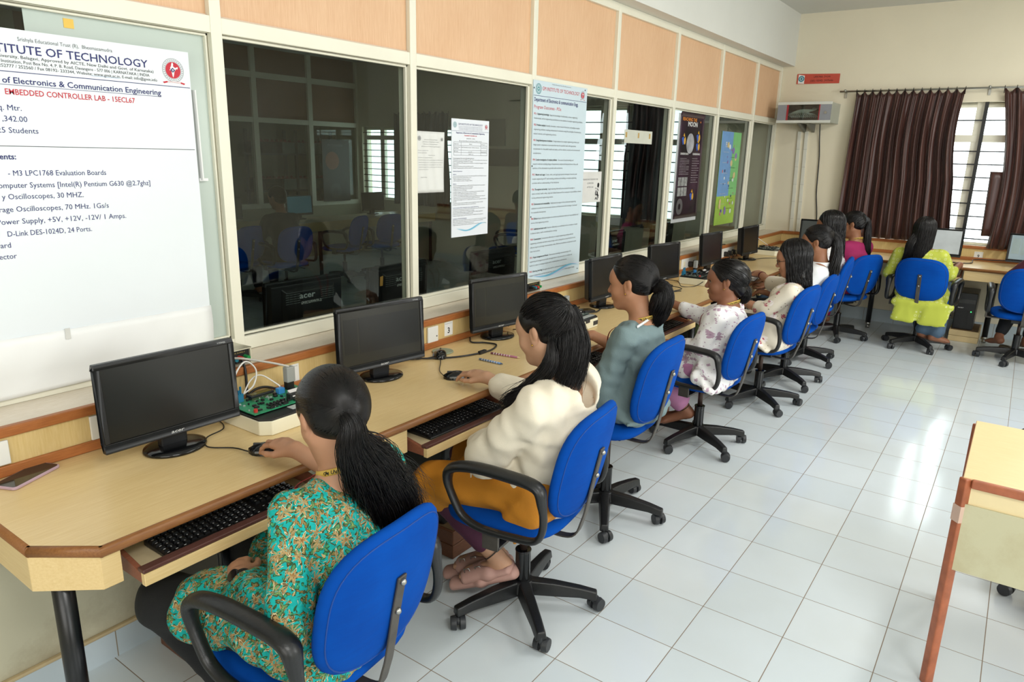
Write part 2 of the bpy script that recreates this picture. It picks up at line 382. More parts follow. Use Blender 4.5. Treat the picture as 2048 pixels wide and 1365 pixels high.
# ---------------------------------------------------------------- far window: frame, grille, panes (daylight comes through)
def window(name, loc, ylo, yhi, zlo, zhi, muls, trans, bars, label, vbar=None, axis='y', grille=True, gm=None):
    wn = thing(name, loc, label, 'window', kind='structure'); m = MB(loc); x = loc[0]
    def bb(mm, u0, u1, z0, z1, d0, d1):
        if axis == 'y': mm.bb((x + d0, u0, z0), (x + d1, u1, z1))
        else: mm.bb((u0, loc[1] + d0, z0), (u1, loc[1] + d1, z1))
    t = 0.05
    bb(m, ylo, yhi, zhi - t, zhi, 0.06, 0.12); bb(m, ylo, yhi, zlo, zlo + t * 0.6, 0.06, 0.12); bb(m, ylo, ylo + t, zlo, zhi, 0.06, 0.12); bb(m, yhi - t, yhi, zlo, zhi, 0.06, 0.12)
    for u in muls: bb(m, u - 0.045, u + 0.045, zlo, zhi, 0.058, 0.125)
    for z in trans: bb(m, ylo, yhi, z - 0.035, z + 0.035, 0.055, 0.12)
    m.build('frame', FRAMEM, wn, bevel=0.005)
    m = MB(loc); bb(m, ylo + 0.02, yhi - 0.02, zlo + 0.02, zhi - 0.02, 0.09, 0.094); m.build('pane', gm or GLASSN, wn)
    if grille:
        m = MB(loc)
        for z in bars: bb(m, ylo, yhi, z - 0.006, z + 0.006, 0.02, 0.032)
        for v in (vbar or []): bb(m, v - 0.016, v + 0.016, zlo, zhi, 0.012, 0.02)
        m.build('grille', BLKM, wn)
    return wn
window('window_10', (6.1, -0.6, 0.9), -1.75, 0.40, 0.895, 2.27, [-0.54, -1.25, 0.0], [1.93], [2.10, 1.808, 1.684, 1.558, 1.432, 1.306, 1.18, 1.054, 0.96], 'bright barred window between the brown curtains', [-0.578, -1.3])
window('window_11', (6.1, 3.2, 0.9), 2.5, 4.0, 0.895, 2.3, [3.25, 3.62], [1.86], [2.1, 1.95, 1.74, 1.62, 1.5, 1.38, 1.26, 1.14, 1.02], 'barred window at the end of the dim next room', [3.25, 2.9], gm=GLASSD)
window('window_12', (6.1, 7.0, 0.9), 5.95, 8.1, 0.895, 2.05, [7.69, 6.9, 6.4], [1.88], [1.96, 1.78, 1.68, 1.58, 1.48, 1.38, 1.28, 1.18, 1.08, 0.98], 'barred window in the far corner of the next room', [7.3, 6.1], gm=GLASSD)
BX2 = [1.185, 2.17, 3.155, 4.14, 5.125, 6.09]
for k in range(len(BX2) - 1):
    a, b = BX2[k], BX2[k + 1]; wn = thing('window_%d' % (20 + k), ((a + b) / 2, 8.2, 0.85), 'brown-panelled glazed bay on the far side of the next room, number %s from its corner' % ['five', 'four', 'three', 'two', 'one'][k], 'window', kind='structure')
    m = MB(wn.location); m.bb((b - 0.04, 8.18, 0.85), (b + 0.04, 8.28, 3.05))
    for z0, z1 in ((0.80, 0.87), (2.03, 2.10), (2.64, 2.72)): m.bb((a, 8.185, z0), (b, 8.275, z1))
    m.build('frame', FRAMEM, wn)
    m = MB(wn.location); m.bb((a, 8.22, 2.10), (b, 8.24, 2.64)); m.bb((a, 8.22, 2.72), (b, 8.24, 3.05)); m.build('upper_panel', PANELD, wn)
    m = MB(wn.location); m.bb((a, 8.229, 0.87), (b, 8.231, 2.03)); m.build('pane', GLASS, wn)
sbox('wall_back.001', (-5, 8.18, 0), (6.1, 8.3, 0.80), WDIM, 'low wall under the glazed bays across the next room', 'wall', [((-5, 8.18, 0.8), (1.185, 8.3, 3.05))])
# ---------------------------------------------------------------- the desks
DZ = 0.75
def desk(name, loc, label, outline, fronts, aprons, back, legs, trays, lam, ax):
    """outline: plan polygon of the worktop; fronts: polyline of the visible edge; aprons: list of plan segments; trays: list of plan rects"""
    r = thing(name, loc, label, 'desk'); off = V(loc)
    m = MB(off); m.prism(outline, (0, 0, DZ - 0.026), (1, 0, 0), (0, 1, 0), (0, 0, 0.0255)); m.build('worktop', lam, r)
    m = MB(off)
    for p, q in zip(fronts[:-1], fronts[1:]):
        p = V((*p, DZ - 0.014)); q = V((*q, DZ - 0.014)); d = (q - p).normalized()
        m.tube([p - d * 0.004, q + d * 0.004], 0.0148, 10, up=(0, 0, 1), flat=(1, 0.75))
    m.build('edge_trim', TRIMD, r, smooth=True)
    for p, q in aprons:
        p = V((*p, 0)); q = V((*q, 0)); d = (q - p).normalized(); nrm = V((-d.y, d.x, 0))
        m = MB(off); P = [p, q, q + nrm * 0.018, p + nrm * 0.018]
        m.prism([(a.x, a.y) for a in P], (0, 0, 0.632), (1, 0, 0), (0, 1, 0), (0, 0, 0.092)); m.build('apron', LAMY if abs(d.y) > abs(d.x) else lam, r, bevel=0.0015)
    for i, (x0, y0, x1, y1) in enumerate(back):
        m = MB(off); m.bb((x0, y0, DZ), (x1, y1, 0.885)); m.build('backboard', LAMB, r)
        m = MB(off); e = 0.012
        if ax == 'x': m.bb((x0, y0 - e, DZ), (x1, y0, 0.783)); m.bb((x0, y0 - e, 0.866), (x1, y1, 0.897))
        else: m.bb((x0 - e, y0, DZ), (x0, y1, 0.783)); m.bb((x0 - e, y0, 0.866), (x1, y1, 0.897))
        m.build('backboard_trim', TRIMW, r, bevel=0.004)
    for lx, ly, ball in legs:
        m = MB(off); m.cyl((lx, ly, 0.05 if ball else 0.0), (lx, ly, 0.726), 0.025, seg=18); lg = m.build('leg', BLKM, r, smooth=True)
        lg.data.polygons.foreach_set('use_smooth', [len(p.vertices) == 4 for p in lg.data.polygons])
        if ball:
            m = MB(off); m.sphere((lx, ly, 0.045), 0.028); m.cyl((lx, ly, 0.0), (lx, ly, 0.03), 0.02, seg=14); m.build('foot', STEEL, r, smooth=True)
    for tr in trays: tray(r, off, *tr)
    return r
def tray(r, off, c, w_, depth, M):
    """sliding keyboard tray; c = centre of the front edge on the floor plan, M = plan rotation (front looks along local -y)"""
    def P(x, y, z): v = M @ V((x, y, 0)); return V((c[0] + v.x, c[1] + v.y, z))
    def bx(m, x0, x1, y0, y1, z0, z1, tap=None):
        q = [P(x0, y0, z0), P(x1, y0, z0), P(x1, y1, z0), P(x0, y1, z0), P(x0, y0, z1), P(x1, y0, z1), P(x1, y1, z1), P(x0, y1, z1)]
        if tap: q[6].z += tap; q[7].z += tap
        m.add(q, [(3, 2, 1, 0), (4, 5, 6, 7), (0, 1, 5, 4), (1, 2, 6, 5), (2, 3, 7, 6), (3, 0, 4, 7)])
    h = w_ / 2
    m = MB(off); bx(m, -h + 0.014, h - 0.014, 0.02, depth, 0.628, 0.640); t = m.build('keyboard_tray', plain('tray_board', 'e2cfa6', 0.5), r)
    m = MB(off); bx(m, -h, h, 0.0, 0.018, 0.622, 0.656); m.build('tray_front', LAM, t, bevel=0.002)
    m = MB(off); bx(m, -h - 0.002, h + 0.002, 0.0, 0.028, 0.657, 0.668); m.build('tray_rail', RAILD, t, bevel=0.003)
    for s in (-1, 1):
        m = MB(off); bx(m, s * (h - 0.007) - 0.007, s * (h - 0.007) + 0.007, 0.019, depth, 0.626, 0.655, 0.055); m.build('tray_side', TRAYW, t, bevel=0.0015)
I3 = Matrix.Identity(3); RQ = Matrix.Rotation(-PI / 2, 3, 'Z')
FY = 0.598                                   # front of the long desk
tx = [-1.365, -0.365, 0.63, 1.63, 2.63, 3.62, 4.55]     # keyboard trays of the long desk
tyf = [0.55, 0.525, 0.54, 0.555, 0.555, 0.57, 0.57]
ap = [((-1.84, 1.19), (-1.845, 0.728)), ((-1.845, 0.728), (-1.738, FY + 0.004)), ((-1.738, FY + 0.004), (-1.69, FY + 0.004))]
for a, b in zip(tx[:-1], tx[1:]): ap.append(((a + 0.32, FY + 0.004), (b - 0.32, FY + 0.004)))
ap.append(((tx[-1] + 0.32, FY + 0.004), (5.45, FY + 0.004)))
desk('computer_desk', (-1.8, 0.9, 0), 'long pale laminate computer desk with wood edging along the glazed partition', [(-1.835, 1.205), (-1.838, 0.73), (-1.735, FY), (6.1, FY), (6.1, 1.205)],
     [(-1.838, 1.2), (-1.838, 0.73), (-1.735, FY), (5.43, FY)], ap, [(-1.84, 1.192, 6.1, 1.2045)],
     [(-1.785, 0.715, 0), (0.2, 0.68, 0), (2.2, 0.68, 0), (4.0, 0.68, 1)], [((x, y), 0.6, 0.30, I3) for x, y in zip(tx, tyf)], LAM, 'x')
FX = 5.43
desk('computer_desk', (5.75, -1.0, 0), 'pale laminate computer desk under the curtained far window', [(FX, FY - 0.002), (FX, -3.6), (6.1, -3.6), (6.1, FY - 0.002)],
     [(FX, FY - 0.03), (FX, -3.6)], [((FX + 0.004, 0.57), (FX + 0.004, 0.26)), ((FX + 0.004, -0.68), (FX + 0.004, -1.05)), ((FX + 0.004, -1.69), (FX + 0.004, -2.6))], [(6.092, -3.6, 6.1045, 1.19)],
     [(5.70, 0.10, 1), (5.77, -0.93, 1), (5.72, -2.2, 1)], [((FX - 0.04, y), 0.6, 0.3, RQ) for y in (-0.05, -0.36, -1.37)][1:], LAMY, 'y')

# ---------------------------------------------------------------- teacher's table at the right edge
def teacher_table():
    r = thing('office_table', (0.4, -1.55, 0), 'pale wood table with reddish tube frame at the right edge of the picture', 'table'); off = r.location
    x0, x1, y1, y0 = 0.04, 0.665, -1.035, -2.3; z = 0.75
    OR = wood('table_laminate', 'efc790', 'f6d6a4', (20, 1.4, 20), 0.35, 8)
    m = MB(off); m.bb((x0 + 0.012, y0, z - 0.025), (x1, y1 - 0.006, z)); m.build('table_top', OR, r, bevel=0.003)
    RT = plain('brown_red_paint', 'a9603f', 0.35, var=0.18, scale=25)
    for lx in (x0 + 0.018, x1 - 0.03):
        for ly in (y1 - 0.016, y0 + 0.02):
            m = MB(off); m.tube([(lx, ly, 0.0), (lx, ly, z - 0.004)], 0.0215, 4, up=(1, 1, 0)); m.build('leg', RT, r, bevel=0.005)
    m = MB(off); m.bb((x0, y0, z - 0.03), (x0 + 0.035, y1 - 0.03, z - 0.001)); m.bb((x1 - 0.03, y0, z - 0.06), (x1, y1 - 0.03, z - 0.028)); m.build('frame_rail', RT, r, bevel=0.005)
    m = MB(off); m.bb((x0 + 0.012, y0, 0.655), (x0 + 0.02, y1 - 0.03, z - 0.03)); m.build('front_panel', plain('yellow_board', 'f3dfae', 0.45), r)
    m = MB(off); m.bb((x0 + 0.005, y0, 0.437), (x0 + 0.012, y1 - 0.012, 0.665)); m.build('modesty_panel', m_wall('grey_green_board', 'cfcaa8', 'a9966a', 0.6), r)
    m = MB(off); m.tube([(x0 + 0.018, y1 - 0.016, 0.60), (x0 + 0.018, y1 - 0.016, 0.655)], 0.0225, 4, up=(1, 1, 0)); m.build('tape', plain('clear_tape', 'd9b9a6', 0.2), r)
teacher_table()

# ---------------------------------------------------------------- swivel chairs
BLUE = NT('blue_fabric')
_co = BLUE.co(); _n = BLUE.n('ShaderNodeTexNoise', i_Scale=5.0, i_Detail=5.0); BLUE.l(_co, _n.inputs['Vector'])
BLUE.base(BLUE.ramp(_n.outputs[0], [(0.3, lin('003f94')), (0.7, lin('004ca8'))])); BLUE.setp(0.85, 0, 0.12)
_n2 = BLUE.n('ShaderNodeTexNoise', i_Scale=9.0, i_Detail=2.0); BLUE.l(BLUE.co((1, 1, 6)), _n2.inputs['Vector']); BLUE.bump(_n2.outputs[0], 0.35, 0.006); BLUE = BLUE.m
SEAM = plain('blue_seam', '0a3f8c', 0.7)
ARMM = plain('armrest_plastic', '18191a', 0.36, var=0.2, bump=0.15, bscale=120)
def puffy(m, w_, h_, t, e, curve, place, rings=9, n=44):
    el = superell(w_, h_, e, n)
    for side in (1, -1):
        P = []
        for k in range(rings + 1):
            r = math.sin(PI / 2 * k / rings); th = side * t / 2 * (1 - r ** 5) ** 0.45
            P.append([place(x * r, z * r, th + curve * (x * r) ** 2 / (w_ / 2) ** 2) for x, z in el] )
        for row in P: row.append(row[0])
        m.grid(P)
def chair(name, x, y, yaw, seat, label, arms=True, group='blue office chairs at the desks', scale=1.0, spin=0.3, tilt=0.2, offx=0.0):
    r = thing(name, (x, y, 0), label, 'chair', group, yaw); S = scale; zc = seat + 0.205 * S
    ct, st = math.cos(tilt), math.sin(tilt)
    def bp(lx, lz, d): return V((lx + offx, -0.225 * S - lz * st - d * ct, zc + lz * ct - d * st))
    m = MB(); puffy(m, 0.43 * S, 0.40 * S, 0.062, 3.0, -0.03, lambda a, b, d: bp(a, b, d + 0.02)); bk = m.build('backrest', BLUE, r, smooth=True)
    m = MB(); el = [(a * 0.93, b * 0.93) for a, b in superell(0.43 * S, 0.40 * S, 3.0, 60)]
    m.tube([bp(a, b, 0.02 + 0.031 * (1 - 0.93 ** 5) ** 0.45 - 0.03 * a * a / (0.215 * S) ** 2) for a, b in el], 0.0022, 5, closed=True); m.build('seam', SEAM, bk)
    m = MB(); puffy(m, 0.47, 0.45, 0.075, 3.2, 0.0, lambda a, b, d: V((a, b + 0.03, seat - 0.037 + d))); m.build('seat', BLUE, r, smooth=True)
    # flat steel bar from under the seat up the back
    path = smoothpath([bp(0, 0.06, 0.056), bp(0, -0.05, 0.056), bp(0, -0.15, 0.058), V((offx, -0.235, seat - 0.03)), V((offx * .5, -0.20, seat - 0.105)), V((0, -0.10, seat - 0.115)), V((0, 0.02, seat - 0.10))], 5)
    m = MB(); m.tube(path, 0.03, 4, up=(1, 0, 0), flat=(0.75, 0.16)); br = m.build('back_bar', DSTEEL, r, bevel=0.002)
    for q in (0.045, -0.045):
        m = MB(); m.sphere(bp(0, q, 0.062), 0.009, 10, 6); m.build('bolt', STEEL, br, smooth=True)
    m = MB(); m.box((0, 0.0, seat - 0.09), (0.16, 0.2, 0.035)); m.build('mechanism', BLKM, r, bevel=0.008)
    m = MB(); m.tube([(0.06, 0.0, seat - 0.10), (0.2, 0.01, seat - 0.11), (0.25, 0.01, seat - 0.125)], 0.005, 6); m.build('lever', BLKM, r)
    m = MB(); m.cyl((0, 0, 0.07), (0, 0, 0.235), 0.029, seg=18); m.cyl((0, 0, 0.235), (0, 0, 0.243), 0.031, seg=18); m.build('gas_column', BLKG, r, bevel=0.002)
    m = MB(); m.cyl((0, 0, 0.24), (0, 0, seat - 0.08), 0.015, seg=14); m.build('piston', plain('rusty_piston', '4a3b34', 0.4, metal=0.6, var=0.3), r, smooth=True)
    m = MB(); m.cyl((0, 0, 0.068), (0, 0, 0.118), 0.052, 0.042, seg=20)
    for k in range(5):
        a = spin + 2 * PI * k / 5; d = V((math.cos(a), math.sin(a), 0)); q = V((-d.y, d.x, 0)); vs = []
        for rr, zt, zb, hw in ((0.02, 0.118, 0.062, 0.030), (0.12, 0.112, 0.06, 0.026), (0.22, 0.098, 0.06, 0.023), (0.285, 0.084, 0.05, 0.021)):
            vs += [d * rr + q * hw + V((0, 0, zb)), d * rr - q * hw + V((0, 0, zb)), d * rr - q * hw * 0.72 + V((0, 0, zt)), d * rr + q * hw * 0.72 + V((0, 0, zt))]
        fs = [(0, 1, 2, 3), (15, 14, 13, 12)]
        for i in range(3):
            for j in range(4): fs.append((i * 4 + j, (i + 1) * 4 + j, (i + 1) * 4 + (j + 1) % 4, i * 4 + (j + 1) % 4))
        m.add(vs, fs)
    m.build('star_base', ARMM, r, bevel=0.006)
    for k in range(5):
        a = spin + 2 * PI * k / 5; d = V((math.cos(a), math.sin(a), 0)); c = d * 0.275; ca = a + 0.9 * math.sin(k * 2.3 + x); wx = V((math.cos(ca), math.sin(ca), 0)); cc = c + V((-wx.y, wx.x, 0)) * 0.012
        m = MB(); m.cyl(c + V((0, 0, 0.04)), c + V((0, 0, 0.065)), 0.011, seg=10)
        for s in (-1, 1): m.cyl(cc + wx * s * 0.006 + V((0, 0, 0.0272)), cc + wx * s * 0.027 + V((0, 0, 0.0272)), 0.0272, 0.024, seg=18)
        m.sphere(cc + V((0, 0, 0.036)), (0.018, 0.018, 0.016), 10, 6); m.build('caster', DGREY, r, bevel=0.002)
    if arms:
        for s in (-1, 1):
            X = s * 0.262; A = [(-0.175, 0.185), (-0.06, 0.198), (0.07, 0.196), (0.15, 0.172), (0.165, 0.12), (0.135, 0.05), (0.10, 0.005), (0.03, -0.02), (-0.10, -0.018), (-0.18, -0.005), (-0.205, 0.05), (-0.198, 0.13)]
            P = [V((X, a, seat + b)) for a, b in A]; L = []
            n = len(P)
            for i in range(n):
                p0, p1, p2, p3 = P[i - 1], P[i], P[(i + 1) % n], P[(i + 2) % n]
                for k in range(5):
                    t = k / 5; L.append(0.5 * ((2 * p1) + (p2 - p0) * t + (2 * p0 - 5 * p1 + 4 * p2 - p3) * t * t + (3 * p1 - p0 - 3 * p2 + p3) * t ** 3))
            rs = [0.0165 + 0.009 * max(0, min(1, (p.z - seat - 0.10) / 0.07)) for p in L]
            m = MB(); m.tube(L, rs, 10, closed=True, up=(1, 0, 0), flat=(1.1, 0.72)); ar = m.build('armrest', ARMM, r, smooth=True)
            m = MB(); m.bb((min(X, s * 0.08), -0.04, seat - 0.088), (max(X, s * 0.08), 0.02, seat - 0.078)); m.bb((X - 0.006, -0.04, seat - 0.088), (X + 0.006, 0.02, seat - 0.01)); m.build('armrest_bracket', DSTEEL, ar)
    return r
CH = {}
CH[1] = chair('swivel_chair', -1.336, 0.311, 0.089, 0.43, 'nearest blue swivel chair, under the person in the teal floral tunic', spin=0.5)
CH[2] = chair('swivel_chair', -0.42, 0.265, 0.11, 0.465, 'blue swivel chair with armrests under the person in the cream hoodie', spin=2.62)
CH[3] = chair('swivel_chair', 0.43, 0.37, 0.02, 0.525, 'raised armless blue swivel chair under the person in the grey-green top', arms=False, spin=1.1)
CH[4] = chair('swivel_chair', 1.55, 0.34, -0.07, 0.455, 'blue swivel chair under the person in the white and mauve tunic', spin=2.9)
CH[5] = chair('swivel_chair', 2.528, 0.28, -0.10, 0.475, 'blue swivel chair under the person in the cream floral top with glasses', scale=1.04, spin=0.25)
CH[6] = chair('swivel_chair', 3.18, 0.28, 0.0, 0.49, 'armless blue swivel chair under the person in the white collared shirt', arms=False, spin=0.2)
CH[7] = chair('swivel_chair', 3.93, 0.32, 0.12, 0.525, 'armless blue swivel chair second from the far corner, under long wavy hair', arms=False, spin=0.3)
CH[8] = chair('swivel_chair', 5.03, 0.28, -0.49, 0.455, 'blue swivel chair turned to the far corner under the person in magenta', spin=0.1)
CH[9] = chair('swivel_chair', 5.1, -0.41, -1.66, 0.47, 'blue swivel chair under the person in lime green, back squarely to view', spin=0.35)
CH[10] = chair('swivel_chair', 5.13, -1.18, -1.50, 0.46, 'blue swivel chair cut off by the right edge, under the person in maroon', spin=0.62)
CH[11] = chair('swivel_chair', 0.92, -1.50, 0.9, 0.46, 'blue swivel chair mostly hidden behind the pale table at right', spin=3.5)
# ---------------------------------------------------------------- monitors
SCR_OFF = NT('dark_screen'); _n = SCR_OFF.n('ShaderNodeTexNoise', i_Scale=4.0); SCR_OFF.l(SCR_OFF.co(), _n.inputs['Vector'])
SCR_OFF.base(SCR_OFF.ramp(_n.outputs[0], [(0.3, lin('111210')), (0.7, lin('191a18'))])); SCR_OFF.setp(0.28, 0, 0.5); SCR_OFF = SCR_OFF.m
SCR_DIM = plain('dim_screen', '2b2b25', 0.28, var=0.08); SCR_DIM2 = plain('dim_screen_panel', '222320', 0.28, var=0.1)
SCR_W = emit('bright_screen', 'dfe6e2', 0.62, 9); SCR_B = emit('pale_blue_screen', 'b9cfd3', 0.5, 9); SCR_G = emit('grey_screen', '6d726d', 0.28)
SCR_T = emit('teal_screen', '2f7f8f', 0.22)
def monitor(x, y, yaw, label, w_=0.432, h_=0.27, zb=0.052, scr=None, lines=0, group='monitors on the desks', z=DZ, tilt=0.055, deep=0.03, logo=True, mark='acer'):
    r = thing('monitor', (x, y, z), label, 'monitor', group, yaw)
    M = Matrix.Rotation(-tilt, 3, 'X'); yf = -0.03
    def P(a, b, d): return V((0, yf, zb)) + M @ V((a, d, b))
    def bx(m, a0, a1, b0, b1, d0, d1, ins=0.0):
        q = [P(a0, b0, d0), P(a1, b0, d0), P(a1 - ins, b0 + ins, d1), P(a0 + ins, b0 + ins, d1), P(a0, b1, d0), P(a1, b1, d0), P(a1 - ins, b1 - ins, d1), P(a0 + ins, b1 - ins, d1)]
        m.add(q, [(3, 2, 1, 0), (4, 5, 6, 7), (0, 1, 5, 4), (1, 2, 6, 5), (2, 3, 7, 6), (3, 0, 4, 7)])
    H = w_ / 2; b = 0.017; bl = 0.03
    m = MB(); bx(m, -H, H, 0, bl, 0, 0.022); bx(m, -H, H, h_ - b, h_, 0, 0.022); bx(m, -H, -H + b, bl, h_ - b, 0, 0.022); bx(m, H - b, H, bl, h_ - b, 0, 0.022)
    m.build('bezel', BLK, r, bevel=0.0025)
    m = MB(); bx(m, -H + 0.004, H - 0.004, 0.004, h_ - 0.004, 0.012, 0.012 + deep, 0.012); bx(m, -H * 0.7, H * 0.7, 0.03, h_ - 0.03, 0.012 + deep, 0.03 + deep, 0.02); hs = m.build('back_shell', BLK, r, bevel=0.004)
    m = MB(); bx(m, -H + b, H - b, bl, h_ - b, 0.004, 0.012); sc = m.build('screen', scr or SCR_OFF, r)
    if lines:
        m = MB(); rr = random.Random(lines)
        bx(m, -H + b + 0.012, -H + b + 0.075, bl + 0.05, h_ - b - 0.03, 0.0036, 0.005); bx(m, -H + b + 0.083, H - b - 0.008, bl + 0.045, h_ - b - 0.03, 0.0036, 0.005)
        m.build('window_panes', SCR_DIM2 if scr is SCR_DIM else plain('screen_line', '97aaad', 0.4), sc)
    m = MB()
    if logo:
        o = P(0, 0.009, -0.0006); letters(m, mark, o - V((0, 0, 0)), (1, 0, 0), M @ V((0, 0, 1)), 0.0105, 0.042, 'c', bold=0.012, shear=0.15); m.build('logo', plain('silver_print', 'c9cccc', 0.35, metal=0.2), r)
        m = MB(); letters(m, 'V193HQL', P(H - 0.055, h_ - 0.011, -0.0006), (1, 0, 0), M @ V((0, 0, 1)), 0.005, 0.03); m.build('model_print', plain('silver_print', 'c9cccc'), r)
    m = MB(); m.prism(rrect(0.085, 0.03, 0.006), (0, 0.012, 0.012), (1, 0, 0), (0, 1, 0), (0, -0.006, zb + 0.06)); m.build('stand', BLK, r, bevel=0.003)
    m = MB(); m.lathe([(0.0, 0.0), (0.088, 0.0), (0.09, 0.004), (0.088, 0.010), (0.07, 0.015), (0.0, 0.017)], (0, -0.002, 0), 36, 1.08, 0.92); m.build('base', BLKG, r, smooth=True)
    return r
monitor(-1.31, 1.015, -0.03, 'nearest black monitor, dark screen, beside the first green circuit kit', lines=0)
monitor(-0.375, 1.05, -0.142, 'second black monitor along the desk, dim code window, beside the 3 card', scr=SCR_DIM, lines=3)
monitor(0.495, 1.085, -0.142, 'third black monitor along the desk, just past the 3 card', w_=0.403, scr=SCR_DIM, lines=5)
monitor(1.56, 1.04, -0.02, 'black monitor hidden behind the head of the person in grey-green', w_=0.385, deep=0.05, zb=0.055)
monitor(2.50, 1.06, -0.164, 'black monitor just left of the side-facing girl in white and mauve', w_=0.385)
monitor(3.46, 1.06, -0.062, 'black monitor standing above the head of the girl in white and mauve', w_=0.39, zb=0.06)
monitor(4.44, 1.045, -0.06, 'black monitor with deep back beside the three-plug wall socket', w_=0.375, deep=0.055)
monitor(5.78, 0.72, -1.52, 'black monitor in the far corner facing the room, grey screen on', w_=0.38, scr=SCR_G)
GM = plain('grey_bezel', '5e625f', 0.4)
monitor(5.77, -0.42, -1.60, 'monitor with blank white screen before the person in lime green', w_=0.38, scr=SCR_W, logo=False)
monitor(5.77, -1.165, -1.60, 'monitor with pale blue screen cut by the right edge', w_=0.38, scr=SCR_B, lines=9, logo=False)

# ---------------------------------------------------------------- keyboards, mice
KEY = plain('black_key', '121315', 0.4, var=0.15); KLET = plain('key_letter', 'd6d8d8', 0.5)
def keyboard(x, y, z, yaw, label):
    r = thing('keyboard', (x, y, z), label, 'keyboard', 'black keyboards on the pull-out trays', yaw)
    m = MB(); m.add([(-0.222, -0.068, 0), (0.222, -0.068, 0), (0.222, 0.068, 0), (-0.222, 0.068, 0), (-0.222, -0.068, 0.010), (0.222, -0.068, 0.010), (0.222, 0.068, 0.02), (-0.222, 0.068, 0.02)],
                [(3, 2, 1, 0), (4, 5, 6, 7), (0, 1, 5, 4), (1, 2, 6, 5), (2, 3, 7, 6), (3, 0, 4, 7)]); m.build('key_case', BLK, r, bevel=0.004)
    rows = ['QWERTYUIOP', 'ASDFGHJKL', 'ZXCVBNM']
    mk = MB(); ml = MB()
    for j in range(6):
        yy = 0.053 - j * 0.0195 - (0.004 if j else 0); zz = 0.0205 + 0.0 + (yy) * 0.0735 - 0.0055
        xs = [(-0.213 + i * 0.0192, 0.0165) for i in range(15)] if j < 5 else [(-0.213, 0.02), (-0.19, 0.02), (-0.167, 0.02), (-0.115, 0.075), (-0.06, 0.02), (-0.037, 0.02), (-0.014, 0.02), (0.01, 0.02), (0.034, 0.02), (0.058, 0.018)]
        xs += [(0.088 + i * 0.0192, 0.0165) for i in range(3)] if j != 3 else []
        xs += [(0.152 + i * 0.0192, 0.0165) for i in range(4)]
        for i, (xx, kw) in enumerate(xs):
            q = [(xx - kw / 2, yy - 0.0083), (xx + kw / 2, yy - 0.0083), (xx + kw / 2, yy + 0.0083), (xx - kw / 2, yy + 0.0083)]
            t = [(xx - kw / 2 + 0.002, yy - 0.006), (xx + kw / 2 - 0.002, yy - 0.006), (xx + kw / 2 - 0.002, yy + 0.0068), (xx - kw / 2 + 0.002, yy + 0.0068)]
            mk.add([(*p, zz) for p in q] + [(*p, zz + 0.0075) for p in t], [(4, 5, 6, 7), (0, 1, 5, 4), (1, 2, 6, 5), (2, 3, 7, 6), (3, 0, 4, 7)])
            ch = (rows[j - 2][i - 1] if 2 <= j <= 4 and 0 < i <= len(rows[j - 2]) else ('1234567890'[i - 1] if j == 1 and 0 < i <= 10 else None))
            if ch: letters(ml, ch, (xx - 0.005, yy - 0.0005, zz + 0.0078), (1, 0, 0), (0, 1, 0.07), 0.0052)
            elif kw < 0.021: ml.add([(xx - 0.0045, yy + 0.0012, zz + 0.0078), (xx + 0.0015, yy + 0.0012, zz + 0.0078), (xx + 0.0015, yy + 0.0034, zz + 0.0080), (xx - 0.0045, yy + 0.0034, zz + 0.0080)], [(0, 1, 2, 3)])
    tag(mk.build('keys', KEY, r), kind='stuff'); ml.build('key_letters', KLET, r)
    return r
k0 = keyboard(-1.362, 0.643, 0.6405, 0.0, 'black keyboard on the nearest tray by the teal tunic')
kp = [(-0.345, 0.655, -0.03, 'black keyboard on the tray by the cream hoodie'), (0.64, 0.66, 0.02, 'black keyboard on the tray under the hand of the person in grey-green'), (1.64, 0.66, 0.0, 'black keyboard on the tray before the girl in white and mauve'),
      (2.64, 0.67, 0.0, 'black keyboard on the tray below the white papers')]
for x, y, a, lb in kp: dup(k0, (x, y, 0.6405), a, lb)
def mouse(x, y, z, yaw, label):
    r = thing('computer_mouse', (x, y, z), label, 'mouse', 'black computer mice', yaw); P = []
    for i in range(9):
        t = i / 8; yy = -0.055 + 0.11 * t; hw = 0.031 * (1 - abs(2 * t - 0.95) ** 3.2) ** 0.5 if abs(2 * t - .95) < 1 else 0.004
        hh = 0.034 * math.sin(PI * (0.12 + 0.76 * t)) ** 0.7
        P.append([V((hw * math.cos(a), yy, max(0.0, hh * math.sin(a) ** 0.8 if math.sin(a) > 0 else 0))) for a in [PI * k / 10 for k in range(11)]])
    m = MB(); m.grid(P); m.add([P[0][k] for k in range(11)], [tuple(range(11))]); m.add([P[-1][k] for k in range(11)], [tuple(range(10, -1, -1))]); m.build('shell', BLKG, r, smooth=True)
    m = MB(); m.bb((-0.0035, 0.018, 0.022), (0.0035, 0.04, 0.0335)); m.build('scroll_wheel', DGREY, r, bevel=0.002)
    m = MB(); m.tube([(-0.0302, -0.03, 0.012), (-0.0315, 0.0, 0.0125), (-0.029, 0.03, 0.012)], 0.004, 6); m.build('grip', plain('silver_plastic', '85888a', 0.3), r, smooth=True)
    return r
mouse(-1.155, 0.757, DZ, 0.75, 'black mouse with silver side under the hand of the person in teal')
mouse(-0.19, 0.788, DZ, 0.75, 'black mouse under the hand of the person in the cream hoodie')

